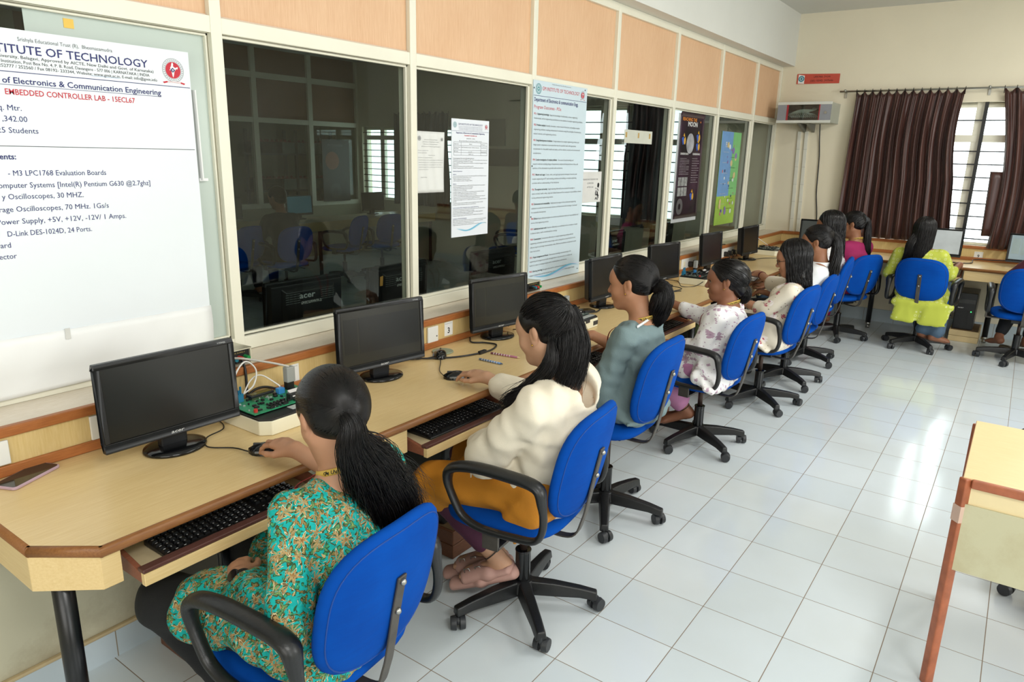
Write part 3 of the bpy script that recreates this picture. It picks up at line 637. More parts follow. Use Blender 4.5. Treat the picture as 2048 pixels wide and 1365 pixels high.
# ---------------------------------------------------------------- trainer kits (circuit boards in cream cases)
GREENPCB = plain('green_circuit_board', '2f8f63', 0.4, var=0.25, scale=60); GREYPCB = plain('grey_circuit_board', '4a5750', 0.4, var=0.4, scale=70)
def kit(x, y, yaw, label, pcb, full=True, w_=0.31, d_=0.235):
    r = thing('trainer_kit', (x, y, DZ), label, 'circuit kit', 'circuit trainer kits on the desk', yaw); rr = random.Random(int(x * 100))
    ow = w_ / 2; od = d_ / 2; c = 0.03
    poly = [(-ow + c, -od), (ow - c, -od), (ow, -od + c), (ow, od), (-ow, od), (-ow, -od + c)]
    m = MB(); m.prism(poly, (0, 0, 0.0), (1, 0, 0), (0, 1, 0), (0, 0, 0.05)); m.build('case', IVORY, r, bevel=0.003)
    m = MB(); m.prism([(a * 0.985, b * 0.98) for a, b in poly], (0, 0, 0.05), (1, 0, 0), (0, 1, 0), (0, 0, 0.006)); m.build('top_panel', BLK, r, bevel=0.0015)
    m = MB(); m.bb((-ow + 0.012, -od + 0.065, 0.060), (ow - 0.012, od - 0.006, 0.063)); b = m.build('circuit_board', pcb, r)
    m = MB(); m.bb((-0.02, -od + 0.025, 0.057), (ow - 0.02, -od + 0.058, 0.0585)); m.build('printed_plate', plain('silver_plate', 'b9bdb9', 0.3), r)
    m = MB(); m.bb((-0.01, -od - 0.004, 0.038), (0.03, -od + 0.004, 0.055)); m.bb((0.075, -od - 0.0012, 0.012), (0.125, -od, 0.036)); m.build('clip', DGREY, r)
    m = MB()
    for i in range(46): m.box((rr.uniform(-ow + 0.02, ow - 0.02), rr.uniform(-od + 0.075, od - 0.02), 0.066), (rr.uniform(0.004, 0.016), rr.uniform(0.004, 0.012), rr.uniform(0.004, 0.01)))
    m.build('chips', BLK, b)
    m = MB()
    for i in range(40): m.box((rr.uniform(-ow + 0.02, ow - 0.02), rr.uniform(-od + 0.075, od - 0.02), 0.065), (rr.uniform(0.003, 0.008), rr.uniform(0.003, 0.006), rr.uniform(0.003, 0.007)))
    m.build('small_components', plain('silver_component', 'c7cbc8', 0.3, metal=0.5), b)
    m = MB()
    for i in range(4):
        for j in range(5): m.cyl((-0.06 + j * 0.014, -od + 0.075 + i * 0.0125, 0.063), (-0.06 + j * 0.014, -od + 0.075 + i * 0.0125, 0.070), 0.0042, seg=8)
    m.build('push_buttons', BLK, b)
    m = MB(); m.bb((-0.075, od - 0.055, 0.074), (0.02, od - 0.022, 0.084)); m.build('display', BLK, b, bevel=0.002)
    m = MB(); m.bb((-0.068, od - 0.05, 0.084), (0.012, od - 0.03, 0.0852)); m.build('display_glass', plain('lcd_olive', '5a5a22', 0.2), b)
    if full:
        m = MB()
        for i in range(6): m.tube([(-ow + 0.022 + i * 0.008, od - 0.02, 0.062), (-ow + 0.022 + i * 0.008, od - 0.02, 0.105 + 0.012 * (i % 2))], 0.0042, 6)
        m.bb((-ow + 0.016, od - 0.028, 0.062), (-ow + 0.068, od - 0.012, 0.092)); m.build('blue_terminals', plain('blue_translucent', '2b7a9c', 0.2), b)
        m = MB(); m.bb((0.02, -0.028, 0.064), (0.115, -0.004, 0.086)); m.build('header_socket', BLK, b, bevel=0.002)
        m = MB(); m.prism([(0.03, -0.03), (0.09, -0.03), (0.09, 0.0), (0.03, 0.0)], (0, 0.0, 0.09), (1, 0, 0), (0, 1, 0.5), (0, 0, 0.003)); m.build('ribbon_cable', plain('ribbon_grey', 'd6d2cf', 0.5), b)
        m = MB(); m.bb((0.085, od - 0.045, 0.064), (0.115, od - 0.025, 0.092)); m.build('serial_port', BLK, b)
        m = MB(); m.bb((0.083, od - 0.05, 0.092), (0.119, od - 0.024, 0.15)); m.build('serial_plug', plain('grey_plug', '9fa19c', 0.5, var=0.15), b, bevel=0.003)
        m = MB(); m.cyl((-ow + 0.03, -od + 0.085, 0.063), (-ow + 0.03, -od + 0.085, 0.074), 0.007, seg=12); m.build('red_button', plain('red_plastic', 'c2352f', 0.3), b)
        m = MB(); m.bb((0.035, od - 0.062, 0.064), (0.06, od - 0.042, 0.084)); m.build('blue_jumper', plain('light_blue_plastic', '3f8fce', 0.3), b)
    return r
kit(-0.935, 0.975, 0.0, 'cream trainer kit with green circuit board beside the nearest monitor', GREENPCB)
kit(0.93, 0.915, 0.0, 'cream trainer kit with circuit board past the third monitor, hand resting beside it', GREYPCB)
kit(2.87, 0.90, 0.05, 'cream trainer kit with circuit board behind the side-facing girl', GREYPCB)
kit(5.03, 1.0, 0.0, 'cream trainer kit with circuit board nearest the far corner', GREYPCB, full=False, w_=0.29)

# ---------------------------------------------------------------- power supplies on the sill, with terminals
def psu(x, label):
    r = thing('power_supply', (x, 1.29, 0.897), label, 'power supply', 'small power supplies on the sill')
    m = MB(); m.bb((-0.09, -0.06, 0.0), (0.09, 0.075, 0.058)); m.bb((-0.092, -0.075, 0.054), (0.092, 0.075, 0.0585)); m.bb((0.088, -0.075, 0.0), (0.092, 0.075, 0.0585)); m.build('case', IVORY, r, bevel=0.0015)
    m = MB(); m.bb((-0.085, -0.068, 0.004), (0.086, -0.061, 0.052)); m.build('front_panel', BLK, r)
    m = MB(); letters(m, 'DC POWER SUPPLY', (-0.02, -0.0685, 0.042), (1, 0, 0), (0, 0, 1), 0.005, 0.09); m.build('lettering', plain('gold_print', 'b6a45c', 0.4), r)
    for i, (a, c) in enumerate(((0.068, '1f8f4a'), (0.043, 'c03a32'), (0.018, '2b7a8c'), (-0.01, '1a1a1a'))):
        m = MB(); m.cyl((a, -0.068, 0.026), (a, -0.094, 0.026), 0.0085, 0.0075, seg=12); m.build('terminal', plain('terminal_' + c, c, 0.3), r)
    return r
psu(-0.97, 'ivory power supply with green terminal on the sill behind the nearest monitor')
psu(1.005, 'ivory power supply with coloured terminals on the sill below the outcomes poster')

# ---------------------------------------------------------------- number cards, wall plates, sockets
def card(name, x, z, w_, h_, txt, label, wall='left', y=1.192):
    loc = (x, y, z) if wall == 'left' else (6.092, x, z)
    r = thing(name, loc, label, 'card'); ax = V((1, 0, 0)) if wall == 'left' else V((0, -1, 0)); n = V((0, -1, 0)) if wall == 'left' else V((-1, 0, 0))
    m = MB(); o = -ax * w_ / 2 - V((0, 0, h_ / 2)); m.prism([(0, 0), (w_, 0), (w_, h_), (0, h_)], o, ax, (0, 0, 1), n * 0.0012); m.build('sheet', PAPER, r)
    m = MB(); letters(m, txt, n * 0.0016 - V((0, 0, h_ * 0.32)), ax, (0, 0, 1), h_ * 0.42, None, 'c', bold=0.02)
    letters(m, 'Embedded Controller Lab', n * 0.0016 + V((0, 0, h_ * 0.36)) - ax * w_ * 0.42, ax, (0, 0, 1), h_ * 0.05, w_ * 0.8); m.build('lettering', INK, r)
card('number_card', -0.717, 0.818, 0.062, 0.07, '2', 'white card printed 2 on the backboard by the first circuit kit')
card('number_card', 0.229, 0.825, 0.062, 0.07, '3', 'white card printed 3 on the backboard between two monitors')
card('number_card', -0.742, 0.806, 0.075, 0.068, '9', 'white card printed 9 on the backboard under the far window', 'far')
def plate(x, z, w_, h_, label, switch=True, plugs=0):
    r = thing('wall_plate', (x, 1.1915, z), label, 'wall plate'); m = MB(); m.bb((-w_ / 2, -0.009, -h_ / 2), (w_ / 2, 0, h_ / 2)); m.build('cover', WHITEP, r, bevel=0.003)
    if plugs:
        for i in range(plugs + 1):
            m = MB(); px = -w_ / 2 + w_ * (i + 0.5) / (plugs + 1)
            if i == 0: m.bb((px - 0.015, -0.012, -0.02), (px + 0.015, -0.008, 0.02)); m.build('switch', IVORY, r, bevel=0.002)
            else: m.prism(rrect(0.045, 0.045, 0.012), (px, -0.045, -0.012), (1, 0, 0), (0, 0, 1), (0, 0.037, 0)); m.tube(smoothpath([(px, -0.045, -0.02), (px, -0.06, -0.04), (px + 0.01, -0.05, -h_ / 2 - 0.005)], 5), 0.004, 6); m.build('plug', BLK, r, bevel=0.004)
    elif switch: m = MB(); m.cyl((w_ * 0.32, -0.0095, -0.01), (w_ * 0.32, -0.012, -0.01), 0.003, seg=8); m.build('screw', DGREY, r)
    return r
plate(0.105, 0.818, 0.075, 0.08, 'blank white wall plate right beside the second monitor')
plate(-1.745, 0.822, 0.09, 0.072, 'white wall plate at the left picture edge near the phone', False)
plate(-1.455, 0.822, 0.05, 0.078, 'white switch plate peeping out behind the nearest monitor')
plate(1.16, 0.835, 0.075, 0.07, 'white wall plate above the hair of the person in the cream hoodie', False)
plate(3.33, 0.825, 0.32, 0.085, 'white socket plate with plugs left of the monitor above the girl in white and mauve', plugs=2)
plate(4.25, 0.825, 0.42, 0.085, 'white socket plate with three black plugs in a row', plugs=3)

# ---------------------------------------------------------------- small things on the desk
r = thing('phone', (-1.683, 1.137, DZ), 'phone with pale pink case lying on the near end of the desk', 'phone', rz=0.44)
m = MB(); m.prism(rrect(0.162, 0.077, 0.011), (0, 0, 0), (1, 0, 0), (0, 1, 0), (0, 0, 0.0085)); m.build('case', plain('pink_case', 'c3a6b4', 0.4), r, bevel=0.002)
m = MB(); m.prism(rrect(0.154, 0.070, 0.009), (0, 0, 0.0085), (1, 0, 0), (0, 1, 0), (0, 0, 0.0006)); m.build('screen', plain('phone_glass', '35322a', 0.06), r)
r = thing('phone', (1.335, 1.06, DZ), 'black phone lying behind the second circuit kit', 'phone', rz=-0.5)
m = MB(); m.prism(rrect(0.155, 0.073, 0.011), (0, 0, 0), (1, 0, 0), (0, 1, 0), (0, 0, 0.009)); m.build('case', BLK, r, bevel=0.002)
m = MB(); m.prism(rrect(0.146, 0.066, 0.009), (0, 0, 0.009), (1, 0, 0), (0, 1, 0), (0, 0, 0.0006)); m.build('screen', BLKG, r)
def pen(a, b, col, label, capc):
    a = V((*a, DZ + 0.0052)); b = V((*b, DZ + 0.0052)); r = thing('pen', (a + b) / 2, label, 'pen'); off = r.location; d = (b - a).normalized()
    m = MB(off); m.tube([a, b - d * 0.012], 0.0048, 8); m.build('barrel', plain('pen_' + col, col, 0.35), r, smooth=True)
    m = MB(off); m.tube([b - d * 0.012, b], [0.0048, 0.0012], 8); m.build('tip', plain('pen_tip_' + capc, capc, 0.4), r)
    m = MB(off)
    for i in range(7): p = a + d * (0.015 + i * 0.014); m.tube([p, p + d * 0.004], 0.00495, 8)
    m.build('stripes', plain('pen_stripe', 'e6e3ea', 0.4), r)
pen((0.091, 0.885), (0.093, 0.752), '6f93c4', 'blue and white striped pen lying on the desk, nearer of two', '4b5d7c')
pen((0.205, 0.905), (0.228, 0.752), 'a8657c', 'dark pink striped pencil lying on the desk, farther of two', 'd9c39a')
r = thing('coaster', (0.085, 1.105, DZ), 'grey-green disc on the desk behind the second monitor', 'coaster')
m = MB(); m.lathe([(0, 0), (0.05, 0), (0.052, 0.003), (0.05, 0.006), (0, 0.006)], (0, 0, 0), 28); m.build('disc', plain('grey_green', '8b957c', 0.5), r, smooth=False)
mouse(0.015, 1.06, DZ, -0.9, 'spare black mouse beside the grey-green disc')

def cable(pts, rad, mat, label, cat='cable', n=8, extra=None):
    o = pts[0]; r = thing('cable', o, label, cat); m = MB(o); m.tube(smoothpath(pts, n), rad, 7); m.build('cord', mat, r, smooth=True)
    if extra: m = MB(o); m.box(*extra); m.build('clip', BLK, r, bevel=0.002)
z = DZ + 0.004
cable([(-1.20, 0.79, z + .006), (-1.205, 0.86, z), (-1.25, 0.93, z), (-1.21, 1.0, z), (-1.13, 1.03, z), (-1.10, 1.11, z), (-1.13, 1.18, z)], 0.0022, BLK, 'thin black mouse cord curling past the nearest monitor base')
cable([(-0.22, 0.835, z + .006), (-0.16, 0.91, z), (-0.05, 1.0, z), (0.0, 1.06, z), (-0.10, 1.10, z), (-0.16, 1.16, z)], 0.002, BLK, 'thin black mouse cord running to the second monitor')
cable([(0.36, 1.16, z + .004), (0.30, 1.10, z + .002), (0.335, 1.045, z + .002), (0.34, 0.975, z + .002), (0.24, 0.935, z + .002), (0.12, 0.955, z + .002), (0.02, 1.0, z + .002), (-0.06, 1.07, z + .002), (-0.12, 1.15, z + .002)], 0.0042, BLK, 'thick black cable with clip winding between the second and third monitors', extra=((0.185, 0.942, z + 0.004), (0.05, 0.016, 0.016)))
cable([(0.70, 1.16, z + .002), (0.62, 1.09, z + .06), (0.6, 1.02, z + .03), (0.66, 1.1, z)], 0.003, BLK, 'black cable looping behind the third monitor base')
cable([(0.96, 1.17, z), (1.08, 1.12, z + 0.03), (1.2, 1.06, z + 0.03), (1.3, 1.12, z), (1.42, 1.13, z)], 0.0042, BLK, 'black cable arching between the second circuit kit and the next monitor')
cable([(0.93, 1.06, DZ + .07), (1.05, 1.06, z + 0.05), (1.15, 1.0, z + .02), (1.24, 0.98, z + .012), (1.36, 0.97, z + .004), (1.46, 1.0, z)], 0.0042, BLK, 'black lead from the second circuit kit to the monitor base')
WCORD = plain('white_cord', 'e6e3dc', 0.45); GCORD = plain('grey_cord', 'bdb8ad', 0.45)
cable([(-1.045, 1.225, 0.935), (-0.99, 1.14, 0.95), (-0.90, 1.09, 0.925), (-0.845, 1.06, 0.905), (-0.834, 1.055, 0.90)], 0.0042, GCORD, 'grey lead from the sill supply down to the grey serial plug')
cable([(-1.058, 1.07, 0.845), (-1.03, 1.09, 0.91), (-0.975, 1.11, 0.94), (-0.935, 1.11, 0.90), (-0.955, 1.10, 0.85), (-1.0, 1.10, 0.825)], 0.003, WCORD, 'white wire looping above the green circuit board')
cable([(-1.0, 1.10, 0.825), (-0.955, 1.115, 0.865), (-0.915, 1.11, 0.875), (-0.885, 1.065, 0.845), (-0.88, 1.05, 0.835)], 0.0026, WCORD, 'short white wire bending to the blue jumper')
cable([(-1.0, 1.195, 0.93), (-0.998, 1.17, 0.86), (-1.0, 1.165, 0.80), (-1.01, 1.16, 0.757)], 0.0062, WCORD, 'thick white cable hanging from the sill supply')
cable([(-0.93, 1.2, 0.925), (-0.935, 1.175, 0.88), (-0.945, 1.16, 0.80), (-0.95, 1.15, 0.757)], 0.0052, BLK, 'black cable hanging from the sill supply')
cable([(-0.98, 1.13, 0.76), (-0.93, 1.16, 0.80), (-0.85, 1.17, 0.80), (-0.76, 1.12, 0.757), (-0.70, 1.16, 0.757)], 0.005, BLK, 'black cable arching behind the green circuit board')
cable([(2.40, 0.86, z), (2.33, 0.90, z), (2.45, 0.88, z + .01), (2.55, 1.12, z)], 0.003, BLK, 'black cord under the monitor left of the side-facing girl')
cable([(2.62, 1.1, z + 0.03), (2.66, 1.0, z + .02), (2.58, 0.93, z), (2.66, 0.86, z), (2.74, 0.81, z + 0.04)], 0.0028, BLK, 'black cord running to the third circuit kit')
cable([(4.25, 1.30, 0.90), (4.2, 1.22, 0.96), (4.1, 1.21, 0.91), (4.22, 1.20, 0.90), (4.3, 1.19, 0.88)], 0.004, BLK, 'black cord curling on the sill beside the far socket')
cable([(4.9, 1.15, 0.83), (4.98, 1.17, 0.93), (5.06, 1.15, 0.90), (5.1, 1.05, 0.83)], 0.003, WCORD, 'white wire looping over the farthest circuit kit')
cable([(4.5, 0.98, z), (4.65, 0.93, z), (4.8, 0.80, z), (4.95, 0.74, z)], 0.0028, BLK, 'black cord on the desk before the farthest circuit kit')
cable([(5.72, -0.50, z), (5.75, -0.7, z + .004), (5.95, -0.72, z + 0.02), (6.05, -0.9, z + .02), (6.07, -1.1, z + .03)], 0.005, BLK, 'black cables lying along the far desk under the 9 card')

# ---------------------------------------------------------------- paper, record book and mouse under the far reaching hand
BX, BY = 3.33, 0.71
r = thing('record_book', (BX, BY, DZ), 'dark thick record book lying on the desk edge under white papers', 'book', rz=0.15)
m = MB(); m.bb((-0.13, -0.10, 0.003), (0.13, 0.10, 0.034)); m.build('page_block', PAPER, r)
m = MB(); m.bb((-0.134, -0.105, 0.0), (0.134, 0.104, 0.003)); m.bb((-0.134, -0.105, 0.034), (0.134, 0.104, 0.037)); m.build('cover', plain('dark_cover', '23211f', 0.5), r)
r = thing('paper', (BX - 0.04, BY - 0.05, DZ + 0.0372), 'white printed papers under the mouse of the person with glasses', 'paper', rz=0.35)
P = [[V((-0.16 + 0.32 * i / 6, -0.13 + 0.25 * j / 8, 0.0015 - 0.03 * max(0, 0.2 - j / 8))) for i in range(7)] for j in range(9)]
m = MB(); m.grid(P); m.build('sheet', PAPER, r, solid=0.002)
m = MB()
for j in range(9): letters(m, 'Program to interface with the evaluation board', (-0.13, 0.09 - j * 0.018, 0.0035), (1, 0, 0), (0, 1, 0), 0.005, 0.2 if j % 3 else 0.14)
m.build('lettering', GREYI, r)
mouse(BX + 0.03, BY + 0.02, DZ + 0.0405, 0.7, 'black mouse on the white papers under the hand with dark wristband')

# ---------------------------------------------------------------- towers on wooden stands
MESHM = NT('black_mesh'); _v = MESHM.n('ShaderNodeTexVoronoi', i_Scale=160.0); MESHM.l(MESHM.co(), _v.inputs['Vector']); MESHM.base(MESHM.ramp(_v.outputs[0], [(0.3, lin('020202')), (0.5, lin('1c1d1f'))])); MESHM.setp(0.45); MESHM = MESHM.m
def stand(x, y, yaw, mat, label, w_=0.22, d_=0.46, h_=0.13):
    r = thing('tower_stand', (x, y, 0), label, 'stand', 'wooden stands under the computer towers', yaw)
    for i in (0, 1):
        m = MB(); m.bb((-w_ / 2, -d_ / 2, i * h_ / 2), (w_ / 2, d_ / 2, (i + 1) * h_ / 2 - 0.002)); m.build('tier', mat, r, bevel=0.004)
    m = MB(); m.bb((-w_ / 2 + 0.012, -d_ / 2 + 0.012, h_ - 0.002), (w_ / 2 - 0.012, d_ / 2 - 0.012, h_)); m.build('top_board', plain('dusty_board', '6b5538', 0.7, var=0.2), r)
def tower(x, y, yaw, label, z0=0.13, w_=0.17, d_=0.38, h_=0.36):
    r = thing('computer_tower', (x, y, z0), label, 'computer', 'computer towers under the desks', yaw)
    m = MB(); m.bb((-w_ / 2, -d_ / 2 + 0.02, 0), (w_ / 2, d_ / 2, h_)); m.build('case', BLKM, r, bevel=0.004)
    m = MB(); m.bb((-w_ / 2, -d_ / 2, 0), (w_ / 2, -d_ / 2 + 0.022, h_)); f = m.build('front_panel', BLK, r, bevel=0.006)
    m = MB(); m.bb((-w_ / 2 + 0.015, -d_ / 2 - 0.003, 0.02), (w_ / 2 - 0.05, -d_ / 2, h_ * 0.52)); m.build('mesh_grille', MESHM, f)
    m = MB(); letters(m, 'acer', (-w_ / 2 + 0.02, -d_ / 2 - 0.001, h_ * 0.58), (1, 0, 0), (0, 0, 1), 0.014, 0.05, bold=0.012, shear=0.15); m.build('logo', WHITEP, f)
    m = MB(); m.cyl((w_ / 2 - 0.035, -d_ / 2 - 0.003, h_ * 0.5), (w_ / 2 - 0.035, -d_ / 2, h_ * 0.5), 0.005, seg=10); m.build('power_light', emit('green_led', '3dff7a', 3.0), f)
    m = MB(); m.bb((-w_ / 2 + 0.012, -d_ / 2 - 0.002, h_ * 0.72), (w_ / 2 - 0.012, -d_ / 2, h_ * 0.83)); m.build('drive_bay', BLKG, f)
    return r
tb = [(-1.26, 'computer tower in shadow behind the knees of the person in teal'), (-0.235, 'black mesh computer tower under the desk before the orange skirt'), (0.78, 'computer tower under the desk before the person in grey-green'),
      (1.80, 'computer tower under the desk before the girl in white and mauve'), (2.80, 'computer tower in shadow below the white papers'), (3.8, 'computer tower in shadow before the white collared shirt')]
STW = wood('stand_wood', '5b3826', '7a4f36', (3, 30, 30), 0.5, 8)
for i, (x, lb) in enumerate(tb):
    stand(x, 0.905, 0, STW, ['wooden stand below the tower by the teal tunic', 'brown two-tier wooden stand on the floor beside the maroon legging', 'wooden stand in shadow before the grey-green top', 'wooden stand in shadow before the white and mauve tunic', 'wooden stand in shadow below the white papers', 'wooden stand in shadow before the white collared shirt'][i])
    tower(x, 0.935, 0, lb)
stand(5.87, -0.76, -PI / 2, plain('pale_ply', 'd9c08e', 0.5), 'pale plywood stand on the floor by the lime green tunic', 0.25, 0.46, 0.115)
tower(5.885, -0.735, -PI / 2, 'black tower with green power light on the pale plywood stand', 0.115)
# ---------------------------------------------------------------- notices on the partition
EX, EZ, EN = V((1, 0, 0)), V((0, 0, 1)), V((0, -1, 0))
def board(name, x0, x1, z0, z1, y, label, mat=PAPER, t=0.004, cat='notice'):
    r = thing(name, ((x0 + x1) / 2, y, z0), label, cat); m = MB(r.location); m.bb((x0, y - t, z0), (x1, y, z1)); m.build('sheet', mat, r); return r
class Txt:
    def __init__(s, r, y): s.r = r; s.y = y; s.g = {}
    def mb(s, mat): return s.g.setdefault(mat.name, (mat, MB(s.r.location)))[1]
    def t(s, mat, txt, x, z, cap, width=None, align='l', bold=0.0, shear=0.0): return letters(s.mb(mat), txt, (x, s.y, z), EX, EZ, cap, width, align, bold, shear)
    def rect(s, mat, x0, x1, z0, z1): s.mb(mat).add([(x0, s.y, z0), (x1, s.y, z0), (x1, s.y, z1), (x0, s.y, z1)], [(0, 1, 2, 3)])
    def poly(s, mat, pts, dy=0.0): s.mb(mat).add([(x, s.y - dy, z) for x, z in pts], [tuple(range(len(pts)))])
    def disc(s, mat, cx, cz, rx, rz=None, dy=0.0, n=28): s.poly(mat, [(cx + rx * math.cos(2 * PI * k / n), cz + (rz or rx) * math.sin(2 * PI * k / n)) for k in range(n)], dy)
    def ring(s, mat, cx, cz, r0, r1, dy=0.0, n=36):
        vs = []
        for k in range(n): a = 2 * PI * k / n; vs += [(cx + r0 * math.cos(a), s.y - dy, cz + r0 * math.sin(a)), (cx + r1 * math.cos(a), s.y - dy, cz + r1 * math.sin(a))]
        s.mb(mat).add(vs, [(2 * k, 2 * k + 1, (2 * k + 3) % (2 * n), (2 * k + 2) % (2 * n)) for k in range(n)])
    def strip(s, mat, f, x0, x1, n=40, dy=0.0):   # wavy band: f(t) -> (z_low, z_high)
        vs = []
        for k in range(n + 1): x = x0 + (x1 - x0) * k / n; a, b = f(k / n); vs += [(x, s.y - dy, a), (x, s.y - dy, b)]
        s.mb(mat).add(vs, [(2 * k, 2 * k + 2, 2 * k + 3, 2 * k + 1) for k in range(n)])
    def done(s, name='lettering'):
        nm = {'navy_ink': 'navy_lettering', 'red_ink': 'red_lettering', 'black_ink': 'black_lettering', 'grey_ink': 'grey_lettering', 'blue_ink': 'blue_lettering'}
        for k, (mat, mb) in s.g.items(): mb.build(nm.get(k, k), mat, s.r)
INDIA = [(0.0, 1.0), (0.14, 0.92), (0.2, 0.7), (0.12, 0.55), (0.25, 0.42), (0.55, 0.3), (0.62, 0.36), (0.8, 0.42), (1.0, 0.45), (0.95, 0.25), (0.82, 0.12), (0.74, 0.2), (0.6, 0.18), (0.52, 0.02), (0.3, -0.18), (0.22, -0.5), (0.05, -0.95), (-0.08, -0.75), (-0.2, -0.2), (-0.28, -0.02), (-0.48, -0.08), (-0.52, 0.06), (-0.34, 0.12), (-0.4, 0.3), (-0.22, 0.5), (-0.16, 0.75)]
def emblem(T, cx, cz, r):
    T.ring(GREYI, cx, cz, r * 1.38, r * 1.42); T.ring(GREYI, cx, cz, r * 1.06, r * 1.09)
    for k in range(30): a = 2 * PI * k / 30; T.ring(GREYI, cx + r * 1.23 * math.cos(a), cz + r * 1.23 * math.sin(a), r * 0.03, r * 0.07, n=5)
    T.disc(REDI, cx, cz, r, dy=0.0002); T.poly(PAPER, [(cx + (p[0] - 0.1) * r * 0.74, cz + p[1] * r * 0.95) for p in INDIA], 0.0005)
    T.poly(NAVY, [(cx - r * .4, cz), (cx - r * .06, cz + r * .3), (cx + r * .28, cz), (cx - r * .06, cz - r * .3)], 0.0008)
    T.ring(PAPER, cx - r * .06, cz, r * .06, r * .12, 0.0011, 14); T.t(PAPER, 'NAAC', cx + r * 0.2, cz - r * 0.66, r * 0.16, r * 0.55)
    T.poly(REDI, [(cx - r * 1.5, cz - r * 1.5), (cx - r, cz - r * 1.38), (cx, cz - r * 1.34), (cx + r, cz - r * 1.38), (cx + r * 1.5, cz - r * 1.5), (cx + r * 1.35, cz - r * 1.68), (cx + r * 0.9, cz - r * 1.55), (cx, cz - r * 1.5), (cx - r * 0.9, cz - r * 1.55), (cx - r * 1.35, cz - r * 1.68)])
    T.poly(PAPER, [(cx - r * .9, cz - r * 1.42), (cx, cz - r * 1.37), (cx + r * .9, cz - r * 1.42), (cx + r * .85, cz - r * 1.52), (cx, cz - r * 1.47), (cx - r * .85, cz - r * 1.52)], 0.0004)
TEALI = plain('teal_ink', '3c8f93', 0.6)
def seal(T, cx, cz, r, mat=None):
    mat = mat or TEALI; T.ring(mat, cx, cz, r * 0.9, r); T.ring(mat, cx, cz, r * 0.62, r * 0.68); T.ring(mat, cx, cz, r * 0.2, r * 0.42)
    for k in range(16): a = 2 * PI * k / 16; T.ring(mat, cx + r * .79 * math.cos(a), cz + r * .79 * math.sin(a), r * .03, r * .09, n=5)

r = board('notice_board', -2.40, -0.933, 1.095, 1.99, 1.378, 'big white equipment board of the embedded controller lab at the left', plain('board_white', 'e9eff2', 0.4, var=0.02, scale=2), cat='board')
T = Txt(r, 1.3732); y = 0
T.t(GREYI, 'Srishyla Educational Trust (R),  Bheemasamudra', -1.190, 1.9595, 0.011, 0.265, 'r')
T.t(NAVY, 'GM INSTITUTE OF TECHNOLOGY', -1.079, 1.925, 0.0245, 0.555, 'r', bold=0.008)
T.t(INK, '(Affiliated to Visvesvaraya Technological University, Belagavi, Approved by AICTE, New Delhi and Govt. of Karnataka)', -1.062, 1.911, 0.0092, 0.70, 'r')
T.t(INK, 'Certified Institution, Post Box No. 4, P. B. Road, Davangere - 577 006 | KARNATAKA | INDIA', -1.077, 1.8975, 0.0092, 0.475, 'r')
T.t(INK, '233377 / 252777 / 252560 / Fax 08192- 233344, Website: www.gmit.ac.in, E-mail: info@gmit.info', -1.052, 1.8845, 0.0092, 0.51, 'r')
T.rect(BLUEI, -1.262, -1.176, 1.8828, 1.8835)
T.rect(NAVY, -2.39, -0.937, 1.8725, 1.8745)
T.t(NAVY, 'Department of Electronics & Communication Engineering', -1.043, 1.842, 0.0175, 0.60, 'r', bold=0.012); T.rect(NAVY, -1.643, -1.043, 1.8365, 1.8378)
T.t(REDI, 'EMBEDDED CONTROLLER LAB - 15ECL67', -1.134, 1.8105, 0.0165, 0.372, 'r', bold=0.012)
for s_, xr, zz in (('Sq. Mtr.', -1.470, 1.7665), (',342.00', -1.459, 1.7355), ('25 Students', -1.434, 1.7035)): T.t(NAVY, s_, xr, zz, 0.0165, None, 'r')
T.rect(INK, -2.39, -0.939, 1.6655, 1.6672)
T.t(NAVY, 'Equipments:', -1.503, 1.629, 0.0165, None, 'r', bold=0.02)
for s_, xr, zz, cw in (('- M3 LPC1768 Evaluation Boards', -1.253, 1.582, 0.277), ('Computer Systems [Intel(R) Pentium G630 @2.7ghz]', -1.112, 1.547, 0.462), ('y Oscilloscopes, 30 MHZ.', -1.330, 1.5145, 0.225), ('Storage Oscilloscopes, 70 MHz. 1Gs/s', -1.257, 1.478, 0.34), ('Power Supply, +5V, +12V, -12V/ 1 Amps.', -1.205, 1.442, 0.372), ('D-Link DES-1024D, 24 Ports.', -1.318, 1.4065, 0.237), ('Board', -1.551, 1.374, 0.05), ('Projector', -1.540, 1.341, 0.08)):
    T.t(NAVY, s_, xr, zz, 0.0165, cw, 'r')
emblem(T, -0.993, 1.926, 0.0265); T.done()
r = thing('paper', (-1.6, 1.376, 0.9), 'white blank paper strip covering the foot of the big white board', 'paper')
m = MB(r.location)
m.grid([[V((-2.4 + (2.4 - 0.928) * i / 40, 1.3725 - 0.003 * math.sin(i * 1.7) * math.sin(j * 0.9), 0.905 + j * 0.0245 + (0.018 * (i / 40) if j == 0 else 0))) for i in range(41)] for j in range(9)]); m.build('sheet', PAPER, r, smooth=True, solid=0.0015)
m = MB(r.location); m.bb((-1.44, 1.368, 1.07), (-1.425, 1.3705, 1.105)); m.build('tape', plain('clear_tape_paper', 'dcdcd6', 0.2), r)
